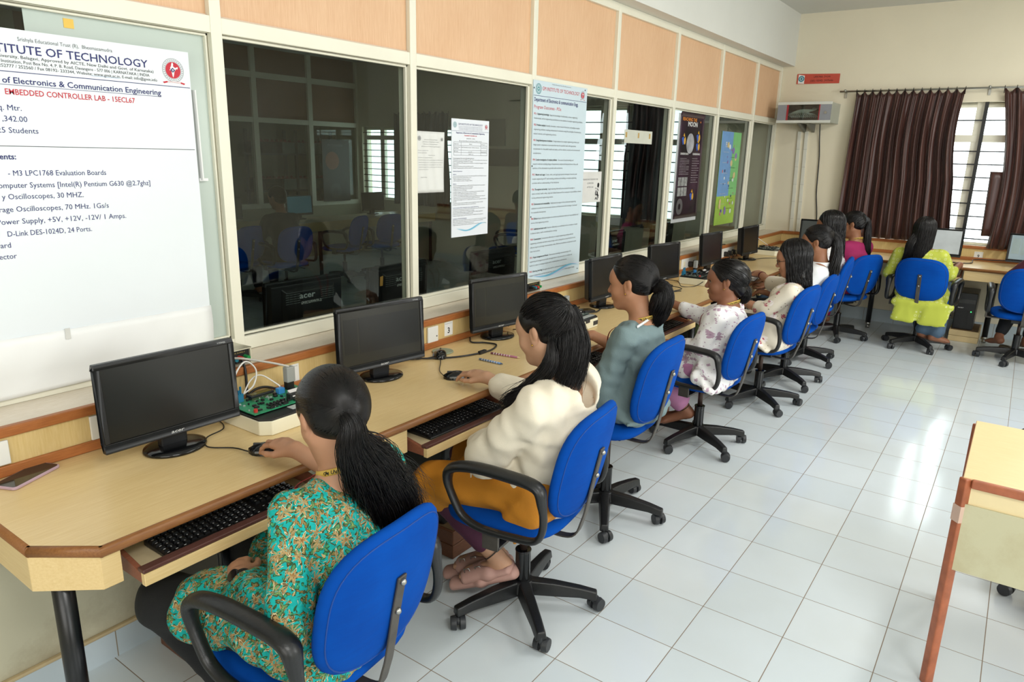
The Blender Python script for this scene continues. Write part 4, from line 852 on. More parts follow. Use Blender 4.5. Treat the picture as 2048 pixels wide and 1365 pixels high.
# white-painted board behind the first pane, roller blind end, yellow sticky
sbox('trim_3', (-1.415, 1.4165, 0.962), (-0.8355, 1.4186, 2.056), plain('pale_green_film', 'c3cfc6', 0.18, var=0.04, scale=2), 'pale greenish film covering the pane behind the big white board', 'film')
r = thing('paper_roll', (-0.895, 1.408, 1.7), 'rolled white paper edge hanging beside the big white board', 'paper'); m = MB(r.location); m.tube([(-0.905, 1.41, 1.87), (-0.903, 1.408, 1.56)], 0.016, 10, flat=(1.0, 0.5)); m.bb((-0.915, 1.40, 1.556), (-0.88, 1.415, 1.566)); m.build('sheet', PAPER, r, smooth=False)
r = thing('sticky_note', (-1.29, 1.418, 2.03), 'small yellow sticky note on the glass above the big white board', 'note'); m = MB(r.location); m.bb((-1.306, 1.4145, 2.019), (-1.277, 1.4165, 2.046)); m.build('sheet', plain('yellow_note', 'f0c65a', 0.6), r)

GYP = 1.4175
r = thing('paper', (0.345, GYP, 1.478), 'white crinkled letter sheet taped to the dark pane left of the lab notice', 'paper')
m = MB(r.location); m.grid([[V((0.238 + 0.215 * i / 20, GYP - 0.002 - 0.0022 * math.sin(i * 1.1 + 0.3 * j) - 0.001 * (j / 16), 1.478 + 0.298 * j / 16)) for i in range(21)] for j in range(17)]); m.build('sheet', plain('grey_white_paper', 'e3e4e0', 0.6, var=0.03, scale=10), r, smooth=True, solid=0.001)
T = Txt(r, GYP - 0.0062); seal(T, 0.266, 1.742, 0.011, GREYI); seal(T, 0.433, 1.74, 0.008, INK)
for i, (a, b) in enumerate(((.30, .40), (.29, .41), (.295, .40), (.28, .42))): T.t(GREYI, 'GM Institute of Technology Davangere', a, 1.735 - i * 0.011, 0.004, b - a)
for i, (a, b) in enumerate(((.255, .33), (.255, .32), (.33, .38), (.255, .36), (.26, .44), (.26, .44), (.26, .43), (.26, .44), (.26, .33))): T.t(GREYI, 'Sub Permission for conducting the laboratory', a, 1.683 - i * 0.0115, 0.0035, b - a)
T.t(GREYI, 'Head of Dept', 0.275, 1.553, 0.004, 0.045); T.done()
def wave(T, x0, x1, z, amp, mats):
    for i, mt in enumerate(mats):
        T.strip(mt, lambda t, i=i: (z + amp * math.sin(1.2 * PI * t * 1.5 + 2.6 + i * 0.45) * (0.4 + 0.6 * t) - amp * 0.10 * (1 + i) * math.sin(PI * t), z + amp * math.sin(1.2 * PI * t * 1.5 + 2.6 + i * 0.45) * (0.4 + 0.6 * t) + amp * 0.16 * math.sin(PI * t)), x0, x1, dy=0.0002 * i)
CY1 = plain('cyan_wave', '6fb9d8', 0.6); CY2 = plain('pale_cyan_wave', 'b8dcea', 0.6); CY3 = plain('mauve_wave', 'cfc4e2', 0.6)
r = board('notice', 0.512, 0.828, 1.236, 1.848, GYP, 'tall white lab notice with a ruled table taped to the dark pane', plain('notice_white', 'e8edf3', 0.45, var=0.02, scale=2), 0.003)
T = Txt(r, GYP - 0.0036); seal(T, 0.538, 1.818, 0.014); emblem(T, 0.803, 1.816, 0.009)
T.t(NAVY, 'GM INSTITUTE OF TECHNOLOGY', 0.668, 1.818, 0.0095, 0.205, 'c')
for i in range(3): T.t(NAVY, 'Visvesvaraya Technological University Belagavi Davangere Karnataka', 0.668, 1.809 - i * 0.0075, 0.0035, 0.2, 'c')
T.rect(NAVY, 0.514, 0.826, 1.787, 1.7882)
T.t(NAVY, 'Department of Electronics & Communication Engineering', 0.668, 1.775, 0.0075, 0.24, 'c', bold=0.02); T.t(REDI, 'Embedded Controller Lab', 0.668, 1.763, 0.0065, 0.105, 'c', bold=0.02)
T.t(INK, 'SEMESTER - VI (EC)', 0.668, 1.748, 0.005, 0.07, 'c'); T.t(INK, '[As per Choice Based Credit System (CBCS) scheme]', 0.668, 1.736, 0.005, 0.19, 'c')
for z in (1.731, 1.714, 1.690, 1.678, 1.664): T.rect(INK, 0.528, 0.812, z, z + 0.0012)
for x in (0.528, 0.588, 0.755, 0.811): T.rect(INK, x, x + 0.0012, 1.664, 1.732)
for s_, x, z, w_ in (('Subject Code', .532, 1.72, .035), ('15ECL67', .655, 1.72, .025), ('IA Marks 20', .76, 1.72, .035), ('Number of Lecture', .532, 1.704, .05), ('Hours/Week', .532, 1.696, .035), ('01Hr Tutorial (Instructions) + 02 Hours Laboratory', .592, 1.703, .15), ('Exam Marks 80', .76, 1.703, .045), ('RBT Levels', .532, 1.682, .032), ('L1, L2, L3', .65, 1.681, .03), ('Exam Hours 03', .76, 1.681, .045), ('CREDITS - 02', .65, 1.668, .04)): T.t(INK, s_, x, z, 0.005, w_)
zz = 1.655; LN = ['Course objectives: This course will enable students to:', 'Understand the instruction set of ARM Cortex M3, a 32 bit microcontroller and the software tool', 'required for programming in Assembly and C language.', 'Program ARM Cortex M3 using the various instructions in assembly level language for different', 'applications.', 'Interface external devices and I/O with ARM Cortex M3.', 'Develop C language programs and library functions for embedded system applications.', '', 'Laboratory Experiments:', '', 'PART-A:', 'Conduct the following Study experiments to learn ALP using ARM Cortex M3 Registers using an', 'Evaluation board and the required software tool.', '1. ALP to multiply two 16 bit binary numbers.', '2. ALP to find the sum of first 10 integer numbers.', '', 'PART-B:', 'Conduct the following experiments on an ARM CORTEX M3 evaluation board using evaluation', 'version of Embedded C & Keil uVision-4 tool/compiler.', '1. Display Hello World message using Internal UART.', '2. Interface and Control a DC Motor.', '3. Interface a Stepper motor and rotate it in clockwise and anti-clockwise direction.', '4. Interface a DAC and generate Triangular and Square waveforms.', '5. Interface a 4x4 keyboard and display the key code on an LCD.', '6. Using the Internal PWM module of ARM controller generate PWM and vary its duty cycle.', '7. Demonstrate the use of an external interrupt to toggle an LED On/Off.', '8. Display the Hex digits 0 to F on a 7-segment LED interface, with an appropriate delay in', 'between.', '9. Interface a simple Switch and display its status through Relay, Buzzer and LED.', '10. Measure Ambient temperature using a sensor and SPI ADC IC.', '', 'Course outcomes: After studying this course, students will be able to:', 'Understand the instruction set of 32 bit microcontroller ARM Cortex M3, and the software', 'tool required for programming in Assembly and C language.', 'Develop assembly language programs using ARM Cortex M3 for different applications.', 'Interface external devices and I/O with ARM Cortex M3.', 'Develop C language programs and library functions for embedded system applications.', '', 'Conduction of Practical Examination:', 'PART-B experiments using Embedded-C are only to be considered for the practical examination.', 'PART-A ALP programs are for study purpose and can be considered for Internal Marks.', 'Students are allowed to pick one experiment from the lot.', 'Change of experiment is allowed only once and Marks allotted to the procedure part to be made zero.']
for i, s_ in enumerate(LN):
    zz -= 0.0083
    if s_: T.t(NAVY if s_.endswith(':') and i > 3 else INK, s_, 0.523, zz, 0.0048, min(0.292, 0.0031 * len(s_) + 0.005), bold=0.015 if s_.endswith(':') else 0)
wave(T, 0.55, 0.815, 1.28, 0.022, [CY2, CY1]); T.done()

r = board('poster', 1.192, 1.813, 0.900, 2.096, 1.3785, 'tall pale blue programme outcomes poster standing on the sill', plain('pale_blue_poster', 'cfe0e8', 0.4, var=0.03, scale=1.5), 0.004, 'poster')
T = Txt(r, 1.3738); seal(T, 1.247, 2.050, 0.030); emblem(T, 1.757, 2.050, 0.0185)
T.t(GREYI, 'Srishyla Educational Trust (R), Bheemasamudra', 1.50, 2.083, 0.006, 0.22, 'c')
T.t(REDI, 'GM INSTITUTE OF TECHNOLOGY', 1.502, 2.045, 0.022, 0.43, 'c'); T.rect(NAVY, 1.196, 1.809, 2.010, 2.0125)
T.t(NAVY, 'Department of Electronics & communication Engg.', 1.205, 1.980, 0.022, 0.50, bold=0.016); T.t(REDI, 'Program Outcomes - POs:', 1.205, 1.940, 0.020, 0.30)
PO = [('PO 1: ', 'Engineering knowledge: ', 'Apply the knowledge of mathematics, science, engineering', ['fundamentals, and an engineering specialization to the solution of complex engineering problems.']),
      ('PO2: ', 'Problem analysis: ', 'Identify, formulate, review research literature, and analyze complex', ['engineering problems reaching substantiated conclusions using first principles of mathematics,', 'natural sciences, and engineering sciences.']),
      ('PO3: ', 'Design/development of solutions: ', 'Design solutions for complex engineering problems and', ['design system components or processes that meet the specified needs with appropriate', 'consideration for the public health and safety, and the cultural, societal, and environmental', 'considerations.']),
      ('PO4: ', 'Conduct investigations of complex problems: ', 'Use research-based knowledge and', ['research methods including design of experiments, analysis and interpretation of data, and', 'synthesis of the information to provide valid conclusions.']),
      ('PO 5: ', 'Modern tool usage: ', 'Create, select, and apply appropriate techniques, resources, and', ['modern engineering and IT tools including prediction and modeling to complex engineering', 'activities with an understanding of the limitations.']),
      ('PO6: ', 'The engineer and society: ', 'Apply reasoning informed by the contextual knowledge to', ['assess societal, health, safety, legal and cultural issues and the consequent responsibilities relevant', 'to the professional engineering practice.']),
      ('PO7: ', 'Environment and sustainability: ', 'Understand the impact of the professional engineering', ['solutions in societal and environmental contexts, and demonstrate the knowledge of, and need', 'for sustainable development.']),
      ('PO8: ', 'Ethics: ', 'Apply ethical principles and commit to professional ethics and responsibilities and', ['norms of the engineering practice.']),
      ('PO 9: ', 'Individual and team work: ', 'Function effectively as an individual, and as a member or leader', ['in diverse teams, and in multidisciplinary settings.']),
      ('PO10: ', 'Communication: ', 'Communicate effectively on complex engineering activities with the', ['engineering community and with society at large, such as, being able to comprehend and write', 'effective reports and design documentation, make effective presentations, and give and receive', 'clear instructions.']),
      ('PO11: ', 'Project management and finance: ', 'Demonstrate knowledge and understanding of the', ['engineering and management principles and apply these to one own work, as a member and', 'leader in a team, to manage projects and in multidisciplinary environments.']),
      ('PO12: ', 'Life-long learning: ', 'Recognize the need for, and have the preparation and ability to', ['engage in independent and life-long learning in the broadest context of technological change.'])]
zz = 1.905; CW = 0.00585
for a, b, c, more in PO:
    wa = len(a) * CW; wb = len(b) * CW * 0.98; T.t(REDI, a, 1.208, zz, 0.0115, wa * 0.8, bold=0.02); T.t(INK, b, 1.208 + wa, zz, 0.0115, wb * 0.95, bold=0.015); T.t(GREYI, c, 1.208 + wa + wb, zz, 0.0105, min(0.59 - wa - wb, len(c) * CW))
    for q in more: zz -= 0.0245; T.t(GREYI, q, 1.208, zz, 0.0105, min(0.585, len(q) * CW))
    zz -= 0.0385
wave(T, 1.24, 1.812, 0.945, 0.03, [CY2, CY3, CY1])
for px, pz in ((1.20, 2.052), (1.785, 2.083), (1.202, 1.61), (1.205, 1.31), (1.79, 0.93)): T.disc(INK, px, pz, 0.005)
T.done()

r = board('notice', 1.835, 2.14, 1.363, 1.572, GYP, 'small white shut-down notice beside the tall outcomes poster', plain('notice_paper', 'dcdcd8', 0.6), 0.002)
T = Txt(r, GYP - 0.0026)
for i, s_ in enumerate(('PLEASE SHUT DOWN THE', 'COMPUTER', 'AFTER USE')): T.t(GREYI, s_, 1.985, 1.515 - i * 0.026, 0.011, (0.21, 0.09, 0.09)[i], 'c')
for i in range(26): T.disc(GREYI if i % 3 else INK, 2.085 + random.uniform(-.025, .028), 1.42 + random.uniform(-.042, .052), random.uniform(.004, .009), n=7)
T.disc(INK, 2.10, 1.482, 0.014); T.done()
r = board('paper', 2.455, 2.925, 1.775, 1.87, GYP, 'pale paper strip with three tan tape pieces on a pane', plain('strip_paper', 'cfd0c2', 0.6), 0.002, 'paper')
T = Txt(r, GYP - 0.0026)
for x in (2.47, 2.672, 2.868): T.rect(plain('tan_tape', 'bf9c54', 0.35), x, x + 0.026, 1.815, 1.852)
T.done('tape')

# moon poster, gently curled
r = thing('poster', (3.71, GYP, 1.155), 'black moon mission poster with curled edges on the glass', 'poster')
PURP = NT('black_purple_print'); _c = PURP.co(); _n = PURP.n('ShaderNodeTexNoise', i_Scale=2.2, i_Detail=4.0); PURP.l(_c, _n.inputs['Vector']); PURP.base(PURP.ramp(_n.outputs[0], [(0.4, lin('131016')), (0.7, lin('4a2542'))])); PURP.setp(0.25); PURP = PURP.m
X0, X1, Z0, Z1 = 3.455, 3.985, 1.162, 2.052
m = MB(r.location); m.grid([[V((X0 + (X1 - X0) * i / 16, GYP - 0.004 - 0.05 * max(0, j / 20 - 0.955) ** 1.2 * 3 - 0.06 * max(0, i / 16 - 0.88) ** 1.3 - 0.02 * max(0, 0.1 - j / 20), Z0 + (Z1 - Z0) * j / 20)) for i in range(17)] for j in range(21)]); m.build('sheet', PURP, r, smooth=True, solid=0.001)
m = MB(r.location); m.bb((3.42, GYP - 0.002, 1.13), (3.98, GYP - 0.0005, 2.04)); m.build('backing_sheet', plain('grey_backing', 'bfc3c4', 0.5), r)
T = Txt(r, GYP - 0.0058); WH = plain('white_print', 'd9d9d6', 0.5); OR = plain('orange_print', 'e08a2a', 0.5); YE = plain('yellow_print', 'd9a52c', 0.5); BL = plain('blue_print', '2a55b0', 0.5); MOON = plain('moon_print', '9c9ca0', 0.6, var=0.35, scale=14)
T.t(OR, 'REACHING THE', 3.50, 1.985, 0.028, 0.31, bold=0.02); T.t(WH, 'MOON', 3.62, 1.942, 0.04, 0.21, bold=0.03); T.disc(MOON, 3.70, 1.80, 0.085, 0.085); T.disc(OR, 3.9, 1.985, 0.008)
for cx, cz in ((3.555, 1.82), (3.875, 1.85), (3.88, 1.775), (3.83, 1.345)): T.poly(BL, [(cx - .05, cz + .02), (cx - .01, cz + .035), (cx + .02, cz - .02), (cx - .02, cz - .035)], 0.0002); T.disc(YE, cx + 0.02, cz, 0.02, 0.03, 0.0004); T.poly(YE, [(cx - .02, cz + .04), (cx + .02, cz + .03), (cx, cz + .065)], 0.0004)
T.t(WH, 'CHANDRAYAAN-1', 3.50, 1.705, 0.017, 0.18, bold=0.03); T.t(WH, 'CHANDRAYAAN-2', 3.775, 1.705, 0.017, 0.17, bold=0.03)
for i in range(11):
    T.t(WH, 'The first Indian mission to the Moon', 3.50, 1.672 - i * 0.0135, 0.005, 0.21 if i % 4 else 0.15); T.t(WH, 'A lander and rover mission to explore', 3.775, 1.672 - i * 0.0205, 0.006, 0.165 if i % 3 else 0.12)
for i in range(2):
    for j in range(3): T.rect(plain('grey_picture', '8d8f8e', 0.5, var=0.5, scale=40), 3.50 + j * 0.07, 3.562 + j * 0.07, 1.44 - i * 0.085, 1.515 - i * 0.085)
for k in range(5): T.ring(WH, 3.57, 1.265, 0.03 + k * 0.009, 0.0312 + k * 0.009, n=18)
T.done('print')
# blue and green poster
r = thing('poster', (4.77, GYP, 1.04), 'poster half blue half green on the glass farthest along', 'poster'); X0, X1, Z0, Z1 = 4.475, 5.03, 1.04, 1.935
m = MB(r.location); m.bb((X0, GYP - 0.003, Z0), (X1, GYP, Z1)); m.build('sheet', plain('lime_print', '9fc64e', 0.45, var=0.08), r)
T = Txt(r, GYP - 0.0036); T.rect(plain('sky_blue_print', '6f9dd0', 0.45, var=0.1), X0, 4.80, 1.32, Z1); T.rect(plain('mid_green_print', '7cc27a', 0.45, var=0.1), 4.80, X1, 1.32, Z1)
T.y -= 0.0006; rr = random.Random(4)
for i in range(34): T.disc(plain(*[('violet_print', '8a76b8'), ('rose_print', 'c47a86'), ('sand_print', 'd6c48c'), ('pale_print', 'dfe9ea'), ('navy_print', '34507a')][i % 5][:2], 0.5), rr.uniform(X0 + .08, X1 - .08), rr.uniform(Z0 + .06, Z1 - .1), rr.uniform(.008, .034), dy=0.0001 * i, n=12)
T.t(WH, 'FLY', 4.60, 1.79, 0.05, 0.1, bold=0.02)
for i in range(12): T.t(INK if i % 2 else WH, 'to the sky and space', 4.55 + 0.22 * (i % 2), 1.74 - i * 0.05, 0.01, 0.16)
T.done('print')

# ---------------------------------------------------------------- wall rack, conduits, red plate on the far wall
r = thing('network_rack', (5.9, 1.0, 2.065), 'grey wall-mounted network cabinet with a glass door in the far corner', 'cabinet'); off = r.location
GREYC = plain('grey_enamel', 'b9bcae', 0.4, var=0.04); GREYD = plain('grey_door', '8f9299', 0.35)
m = MB(off); m.bb((5.705, 0.74, 2.07), (6.1, 0.748, 2.268)); m.bb((5.705, 1.267, 2.07), (6.1, 1.275, 2.268)); m.bb((5.705, 0.74, 2.26), (6.1, 1.275, 2.27)); m.bb((5.705, 0.74, 2.066), (6.1, 1.275, 2.076)); m.bb((6.08, 0.74, 2.07), (6.1, 1.275, 2.268)); m.build('body', GREYC, r, bevel=0.003)
m = MB(off); m.bb((5.692, 0.735, 2.245), (5.71, 1.28, 2.274)); m.bb((5.692, 0.735, 2.062), (5.71, 1.28, 2.09)); m.build('door_rail', plain('pale_enamel', 'd8dad2', 0.35), r, bevel=0.003)
m = MB(off); m.bb((5.695, 0.74, 2.09), (5.71, 0.85, 2.245)); m.bb((5.695, 1.18, 2.09), (5.71, 1.275, 2.245)); d = m.build('door', GREYD, r)
m = MB(off); m.bb((5.693, 0.848, 2.09), (5.711, 0.858, 2.245)); m.bb((5.693, 1.165, 2.09), (5.711, 1.182, 2.245)); m.build('red_strip', plain('red_strip', 'a52a33', 0.4), d)
m = MB(off); m.cyl((5.696, 0.79, 2.165), (5.688, 0.79, 2.165), 0.013, seg=14); m.build('lock', STEEL, d)
m = MB(off); m.bb((5.70, 0.858, 2.09), (5.703, 1.165, 2.245)); m.build('door_glass', GLASS, r)
m = MB(off)
for i in range(14): yy = 0.88 + 0.02 * i; m.tube(smoothpath([(5.79, yy, 2.12), (5.75, yy + 0.03, 2.15), (5.745, 0.98 + 0.006 * i, 2.17 + 0.002 * i), (5.77, 0.9 + 0.004 * i, 2.2), (5.82, 0.95, 2.225)], 4), 0.004, 5)
m.build('patch_cables', plain('pale_cable', 'c9d0c9', 0.5), r)
m = MB(off); m.bb((5.80, 0.78, 2.10), (6.0, 1.22, 2.14)); m.bb((5.80, 0.78, 2.20), (6.0, 1.22, 2.235)); m.build('switch_unit', DGREY, r)
m = MB(off)
for i in range(4): m.bb((5.795, 0.87 + i * 0.075, 2.128), (5.80, 0.935 + i * 0.075, 2.138))
m.build('port_label', PAPER, r)
m = MB(off)
for yy in (1.06, 0.97): m.add([(6.1, yy, 2.064), (6.1, yy + 0.03, 2.064), (5.8, yy + 0.03, 2.064), (5.8, yy, 2.064), (6.1, yy, 1.98), (6.1, yy + 0.03, 1.98)], [(0, 1, 2, 3), (0, 4, 5, 1), (3, 2, 5, 4), (0, 3, 4), (1, 5, 2)])
m.build('bracket', plain('grey_bracket', '7d7d74', 0.5), r)
CONM = plain('white_conduit', 'e4e3d6', 0.45, var=0.03)
r = thing('cable_conduit', (6.1, 1.06, 0.9), 'two white cable conduits running down the wall below the network cabinet', 'conduit')
for ya, yb in ((1.125, 1.09), (1.05, 1.015)):
    m = MB(r.location); m.add([(6.082, ya - .018, 1.99), (6.082, ya + .018, 1.99), (6.1, ya + .018, 1.99), (6.1, ya - .018, 1.99), (6.082, yb - .018, 0.9), (6.082, yb + .018, 0.9), (6.1, yb + .018, 0.9), (6.1, yb - .018, 0.9)], [(0, 1, 2, 3), (7, 6, 5, 4), (0, 4, 5, 1), (1, 5, 6, 2), (2, 6, 7, 3), (3, 7, 4, 0)]); m.build('channel', CONM, r, bevel=0.002)
    m = MB(r.location)
    for k in range(5): z = 1.8 - k * 0.19; m.bb((6.081, ya - .019 - (ya - yb) * (1.99 - z) / 1.09, z), (6.0825, ya + .019 - (ya - yb) * (1.99 - z) / 1.09, z + 0.002))
    m.build('joint', plain('joint_line', '9a988a', 0.6), r)
cable([(6.06, 0.915, 2.07), (6.085, 0.905, 1.9), (6.088, 0.885, 1.72), (6.088, 0.875, 1.5), (6.088, 0.865, 1.32), (6.088, 0.835, 1.12), (6.088, 0.82, 0.92)], 0.0055, BLK, 'black power cord hanging down the wall from the network cabinet')
r = thing('sign', (6.095, 1.0, 2.54), 'red hub sign with a blue seal high on the far wall', 'sign'); AX = V((0, -1, 0))
def fq(m, y0, y1, z0, z1, x): m.add([(x, y0, z0), (x, y1, z0 - 0.004), (x, y1, z1 - 0.012), (x, y0, z1)], [(0, 1, 2, 3)])
m = MB(r.location); fq(m, 1.222, 0.785, 2.488, 2.592, 6.094); fq(m, 1.222, 0.785, 2.488, 2.592, 6.0985); m.build('plate', plain('red_plate', 'c9503f', 0.4), r)
m = MB(r.location); fq(m, 1.208, 1.143, 2.493, 2.585, 6.0932); m.build('seal_panel', PAPER, r)
m = MB(r.location)
for r0, r1 in ((0.018, 0.031),):
    for k in range(24):
        a, b = 2 * PI * k / 24, 2 * PI * (k + 1) / 24
        m.add([(6.0925, 1.175 + q * math.cos(t), 2.54 + q * math.sin(t)) for q, t in ((r0, a), (r1, a), (r1, b), (r0, b))], [(0, 1, 2, 3)])
m.sphere((6.0925, 1.175, 2.54), (0.001, 0.012, 0.014)); m.build('seal', plain('teal_seal', '3f8ea3', 0.5), r)
m = MB(r.location); letters(m, 'LAN Hub, D-Link', (6.0928, 0.963, 2.548), AX, EZ, 0.02, 0.17, 'c'); letters(m, 'DES-1024D, 24 Ports', (6.0928, 0.963, 2.508), AX, EZ, 0.02, 0.23, 'c'); m.build('lettering', plain('dark_red_print', '3a1a1c', 0.5), r)

# ---------------------------------------------------------------- curtains
def curtain_mat(name, c1, c2):
    t = NT(name); co = t.co((14, 14, 0.6)); n = t.n('ShaderNodeTexNoise', i_Scale=3.0, i_Detail=3.0); t.l(co, n.inputs['Vector'])
    c = t.ramp(n.outputs[0], [(0.35, lin(c1)), (0.7, lin(c2))]); t.base(c); t.setp(0.38, 0, 0.5); t.b.inputs['Sheen Weight'].default_value = 0.15
    tl = t.n('ShaderNodeBsdfTranslucent'); t.l(c, tl.inputs[0]); mx = t.n('ShaderNodeMixShader'); mx.inputs[0].default_value = 0.12
    t.l(t.b.outputs[0], mx.inputs[1]); t.l(tl.outputs[0], mx.inputs[2]); t.l(mx.outputs[0], t.out.inputs[0]); return t.m
CURT = curtain_mat('brown_satin', '3a201b', '5e3a31'); CURTD = curtain_mat('blue_black_cloth', '1a2630', '2c3d48')
def curtain(name, ya, yb, ztop, zbot, folds, edge, label, mat, x=6.03, seed=1, hooks=True, amp=0.028):
    rr = random.Random(seed); r = thing(name, (x, (ya + yb) / 2, zbot), label, 'curtain', 'curtains'); off = r.location; nu = folds * 14; nv = 30; P = []
    ph = [rr.uniform(0, 6.28) for _ in range(6)]; bulge = [rr.uniform(0.6, 1.3) for _ in range(folds + 2)]
    for j in range(nv + 1):
        t = j / nv; z = ztop + (zbot - ztop) * t; row = []
        for i in range(nu + 1):
            u = i / nu; a, b = edge(t); yy = ya + a + (yb + b - ya - a) * u
            p = u * folds * 2 * PI + 0.5 * math.sin(3 * t + ph[0] + 4 * u) * t; k = bulge[int(u * folds)]
            dx = -amp * (0.5 + 0.7 * min(1, t * 3)) * k * math.sin(p) - 0.008 * math.sin(2.3 * p + ph[1] + 2 * t)
            zz = z - 0.0 + (0.018 * math.cos(p) if j == 0 else 0); row.append(V((x + dx, yy + 0.006 * math.sin(p * 1.7 + ph[2]) * t, zz)))
        P.append(row)
    m = MB(off); m.grid(P); m.build('cloth', mat, r, smooth=True, solid=0.002)
    if hooks:
        m = MB(off)
        for k in range(folds + 1): y_ = ya + (yb - ya) * k / folds; m.tube([(x, y_, ztop - 0.03), (x - 0.012, y_, ztop + 0.03), (x + 0.004, y_, ztop + 0.04)], 0.003, 5)
        m.build('hook', BLKM, r)
    return r
curtain('curtain', 0.585, -0.385, 2.37, 0.905, 13, lambda t: (0.03 * t, 0.03 * math.sin(PI * min(1, t * 1.7)) - 0.09 * t * t), 'wide brown satin curtain left of the bright window', CURT)
curtain('curtain', -0.70, -1.85, 2.37, 0.885, 12, lambda t: (-0.06 * math.sin(PI * t) - 0.10 * t, 0.0), 'brown satin curtain at the right edge past the window', CURT, seed=3)
r = thing('curtain_flap', (6.05, -0.74, 1.0), 'loose brown curtain flap with pale hem hanging across the window', 'curtain'); m = MB(r.location)
m.grid([[V((6.055 - 0.012 * math.sin(i * 1.4), -0.70 - 0.055 * (1 - t) * (i / 4) - (0.01 + 0.075 * i / 4) * 1 - 0.02 * t, 1.62 - 0.62 * t)) for i in range(5)] for t in [k / 8 for k in range(9)]]); m.build('cloth', CURT, r, smooth=True, solid=0.002)
r = thing('curtain_rod', (6.03, -0.6, 2.392), 'steel curtain rod above the far window', 'rod'); m = MB(r.location); m.tube([(6.03, 0.75, 2.392), (6.03, -2.2, 2.392)], 0.0095, 12); m.build('tube', STEEL, r, smooth=True)
for yy in (0.70, -0.58, -1.9):
    m = MB(r.location); m.bb((6.03, yy - 0.008, 2.384), (6.1, yy + 0.008, 2.40)); m.bb((6.09, yy - 0.01, 2.33), (6.099, yy + 0.01, 2.40)); m.sphere((6.03, yy, 2.40), 0.014, 8, 6); m.build('bracket', STEEL, r)

# ---------------------------------------------------------------- the dim room behind the glass
curtain('curtain', 7.3, 6.16, 2.25, 0.85, 9, lambda t: (0, 0.02 * math.sin(6 * t)), 'black curtain in the far corner of the next room', CURTD, seed=5, hooks=False)
curtain('curtain', 3.14, 2.72, 2.36, 0.80, 4, lambda t: (0.05 * t, -0.02), 'blue-black curtain hanging behind the pane with the taped strip', CURTD, seed=6, hooks=False)
curtain('curtain', 4.1, 3.86, 2.33, 0.80, 3, lambda t: (0, 0.02), 'narrow blue-black curtain beside the white shut-down notice', CURTD, seed=8, hooks=False)
def plain_desk(loc, x0, x1, y0, y1, label):
    r = thing('computer_desk', loc, label, 'desk', rz=0); m = MB(loc); m.bb((x0, y0, 0.722), (x1, y1, 0.75)); m.build('worktop', LAM, r)
    m = MB(loc); m.bb((x0, y0, 0.63), (x1, y0 + 0.018, 0.722)); m.build('apron', LAM, r)
    for x in (x0 + 0.05, (x0 + x1) / 2, x1 - 0.05):
        m = MB(loc); m.cyl((x, y0 + 0.06, 0), (x, y0 + 0.06, 0.722), 0.025); m.build('leg', BLKM, r)
plain_desk((1.0, 1.85, 0), -3.0, 6.05, 1.515, 2.12, 'pale desk just behind the glazed partition in the next room')
plain_desk((4.0, 6.8, 0), 1.6, 6.05, 6.45, 7.1, 'pale desk far across the next room')
def backmon(x, mark2, label, tape=False):
    r = monitor(x, 1.77, PI, label, w_=0.455, zb=0.045, group='monitors seen from behind through the glass', deep=0.035, logo=False)
    M = Matrix.Rotation(-0.055, 3, 'X')
    def Q(a, b): return V((0, -0.03, 0.045)) + M @ V((a, 0.0655, b))
    up = M @ V((0, 0, 1)); m = MB(); letters(m, 'acer', Q(0.02, 0.185), (-1, 0, 0), up, 0.03, 0.095, 'c', bold=0.02); m.build('logo', plain('pale_logo', 'aeb4b2', 0.4), r)
    m = MB(); letters(m, mark2, Q(-0.005, 0.155), (-1, 0, 0), up, 0.014, 0.125, 'c', shear=0.2); m.build('hand_lettering', WHITEP, r)
    m = MB()
    for s in (-1, 1):
        for i in range(5):
            for j in range(4): m.prism([(0, 0), (0.018, 0), (0.018, 0.0025), (0, 0.0025)], Q(0.02 + s * 0.105 + (j - 2) * 0.022, 0.165 + i * 0.011), (-1, 0, 0), up, V((0, 0.001, 0)))
    m.build('vent_slots', plain('vent_grey', '6f7472', 0.4), r)
    if tape: m = MB(); m.prism([(0, 0), (0.02, 0.0), (0.022, 0.055), (0.0, 0.05)], Q(0.19, 0.175), (-1, 0, 0), up, V((0, 0.002, 0))); m.build('tape', plain('orange_tape', 'e0a552', 0.5), r)
    return r
backmon(-0.185, 'GM/EC/LIP/MNTR-22', 'black monitor back lettered acer nearest behind the dark pane')
backmon(0.47, 'GM/EC/LIP/MNTR-21', 'black monitor back with an orange tape scrap behind the dark pane', True)
backmon(1.36, 'GM/EC/LIP/MNTR-20', 'black monitor back below the tall lab notice behind the pane')
backmon(3.02, 'GM/EC/LIP/MNTR-18', 'black monitor back behind the pane with the taped strip')
backmon(4.05, 'GM/EC/LIP/MNTR-17', 'black monitor back with bright top edge behind the moon poster pane')
for x, sc, lb in ((3.85, SCR_T, 'lit teal monitor far across the next room'), (2.75, SCR_DIM, 'dim monitor beyond the dark-haired person in the next room'), (5.2, SCR_OFF, 'dark monitor before the barred window in the next room')):
    monitor(x, 6.95, 0.0, lb, scr=sc, group='far monitors in the next room', logo=False)
for i, (x, y, a, lb) in enumerate(((2.2, 5.95, 0.1, 'blue chair by the left post seen through the dark pane'), (2.58, 5.6, -0.1, 'blue chair under the dark-haired person in the next room'), (3.92, 6.15, 0.3, 'empty blue chair in the middle of the next room'), (4.55, 6.1, -0.2, 'empty blue chair below the barred window in the next room'), (5.3, 4.5, 0.6, 'blue chair behind the tall lab notice in the next room'))):
    c = dup(CH[2], (x, y, 0), a, lb); c['group'] = 'blue chairs in the next room'
r = thing('battery_rack', (4.9, 8.55, 0), 'grey steel rack of batteries far behind the dark pane', 'rack'); m = MB(r.location)
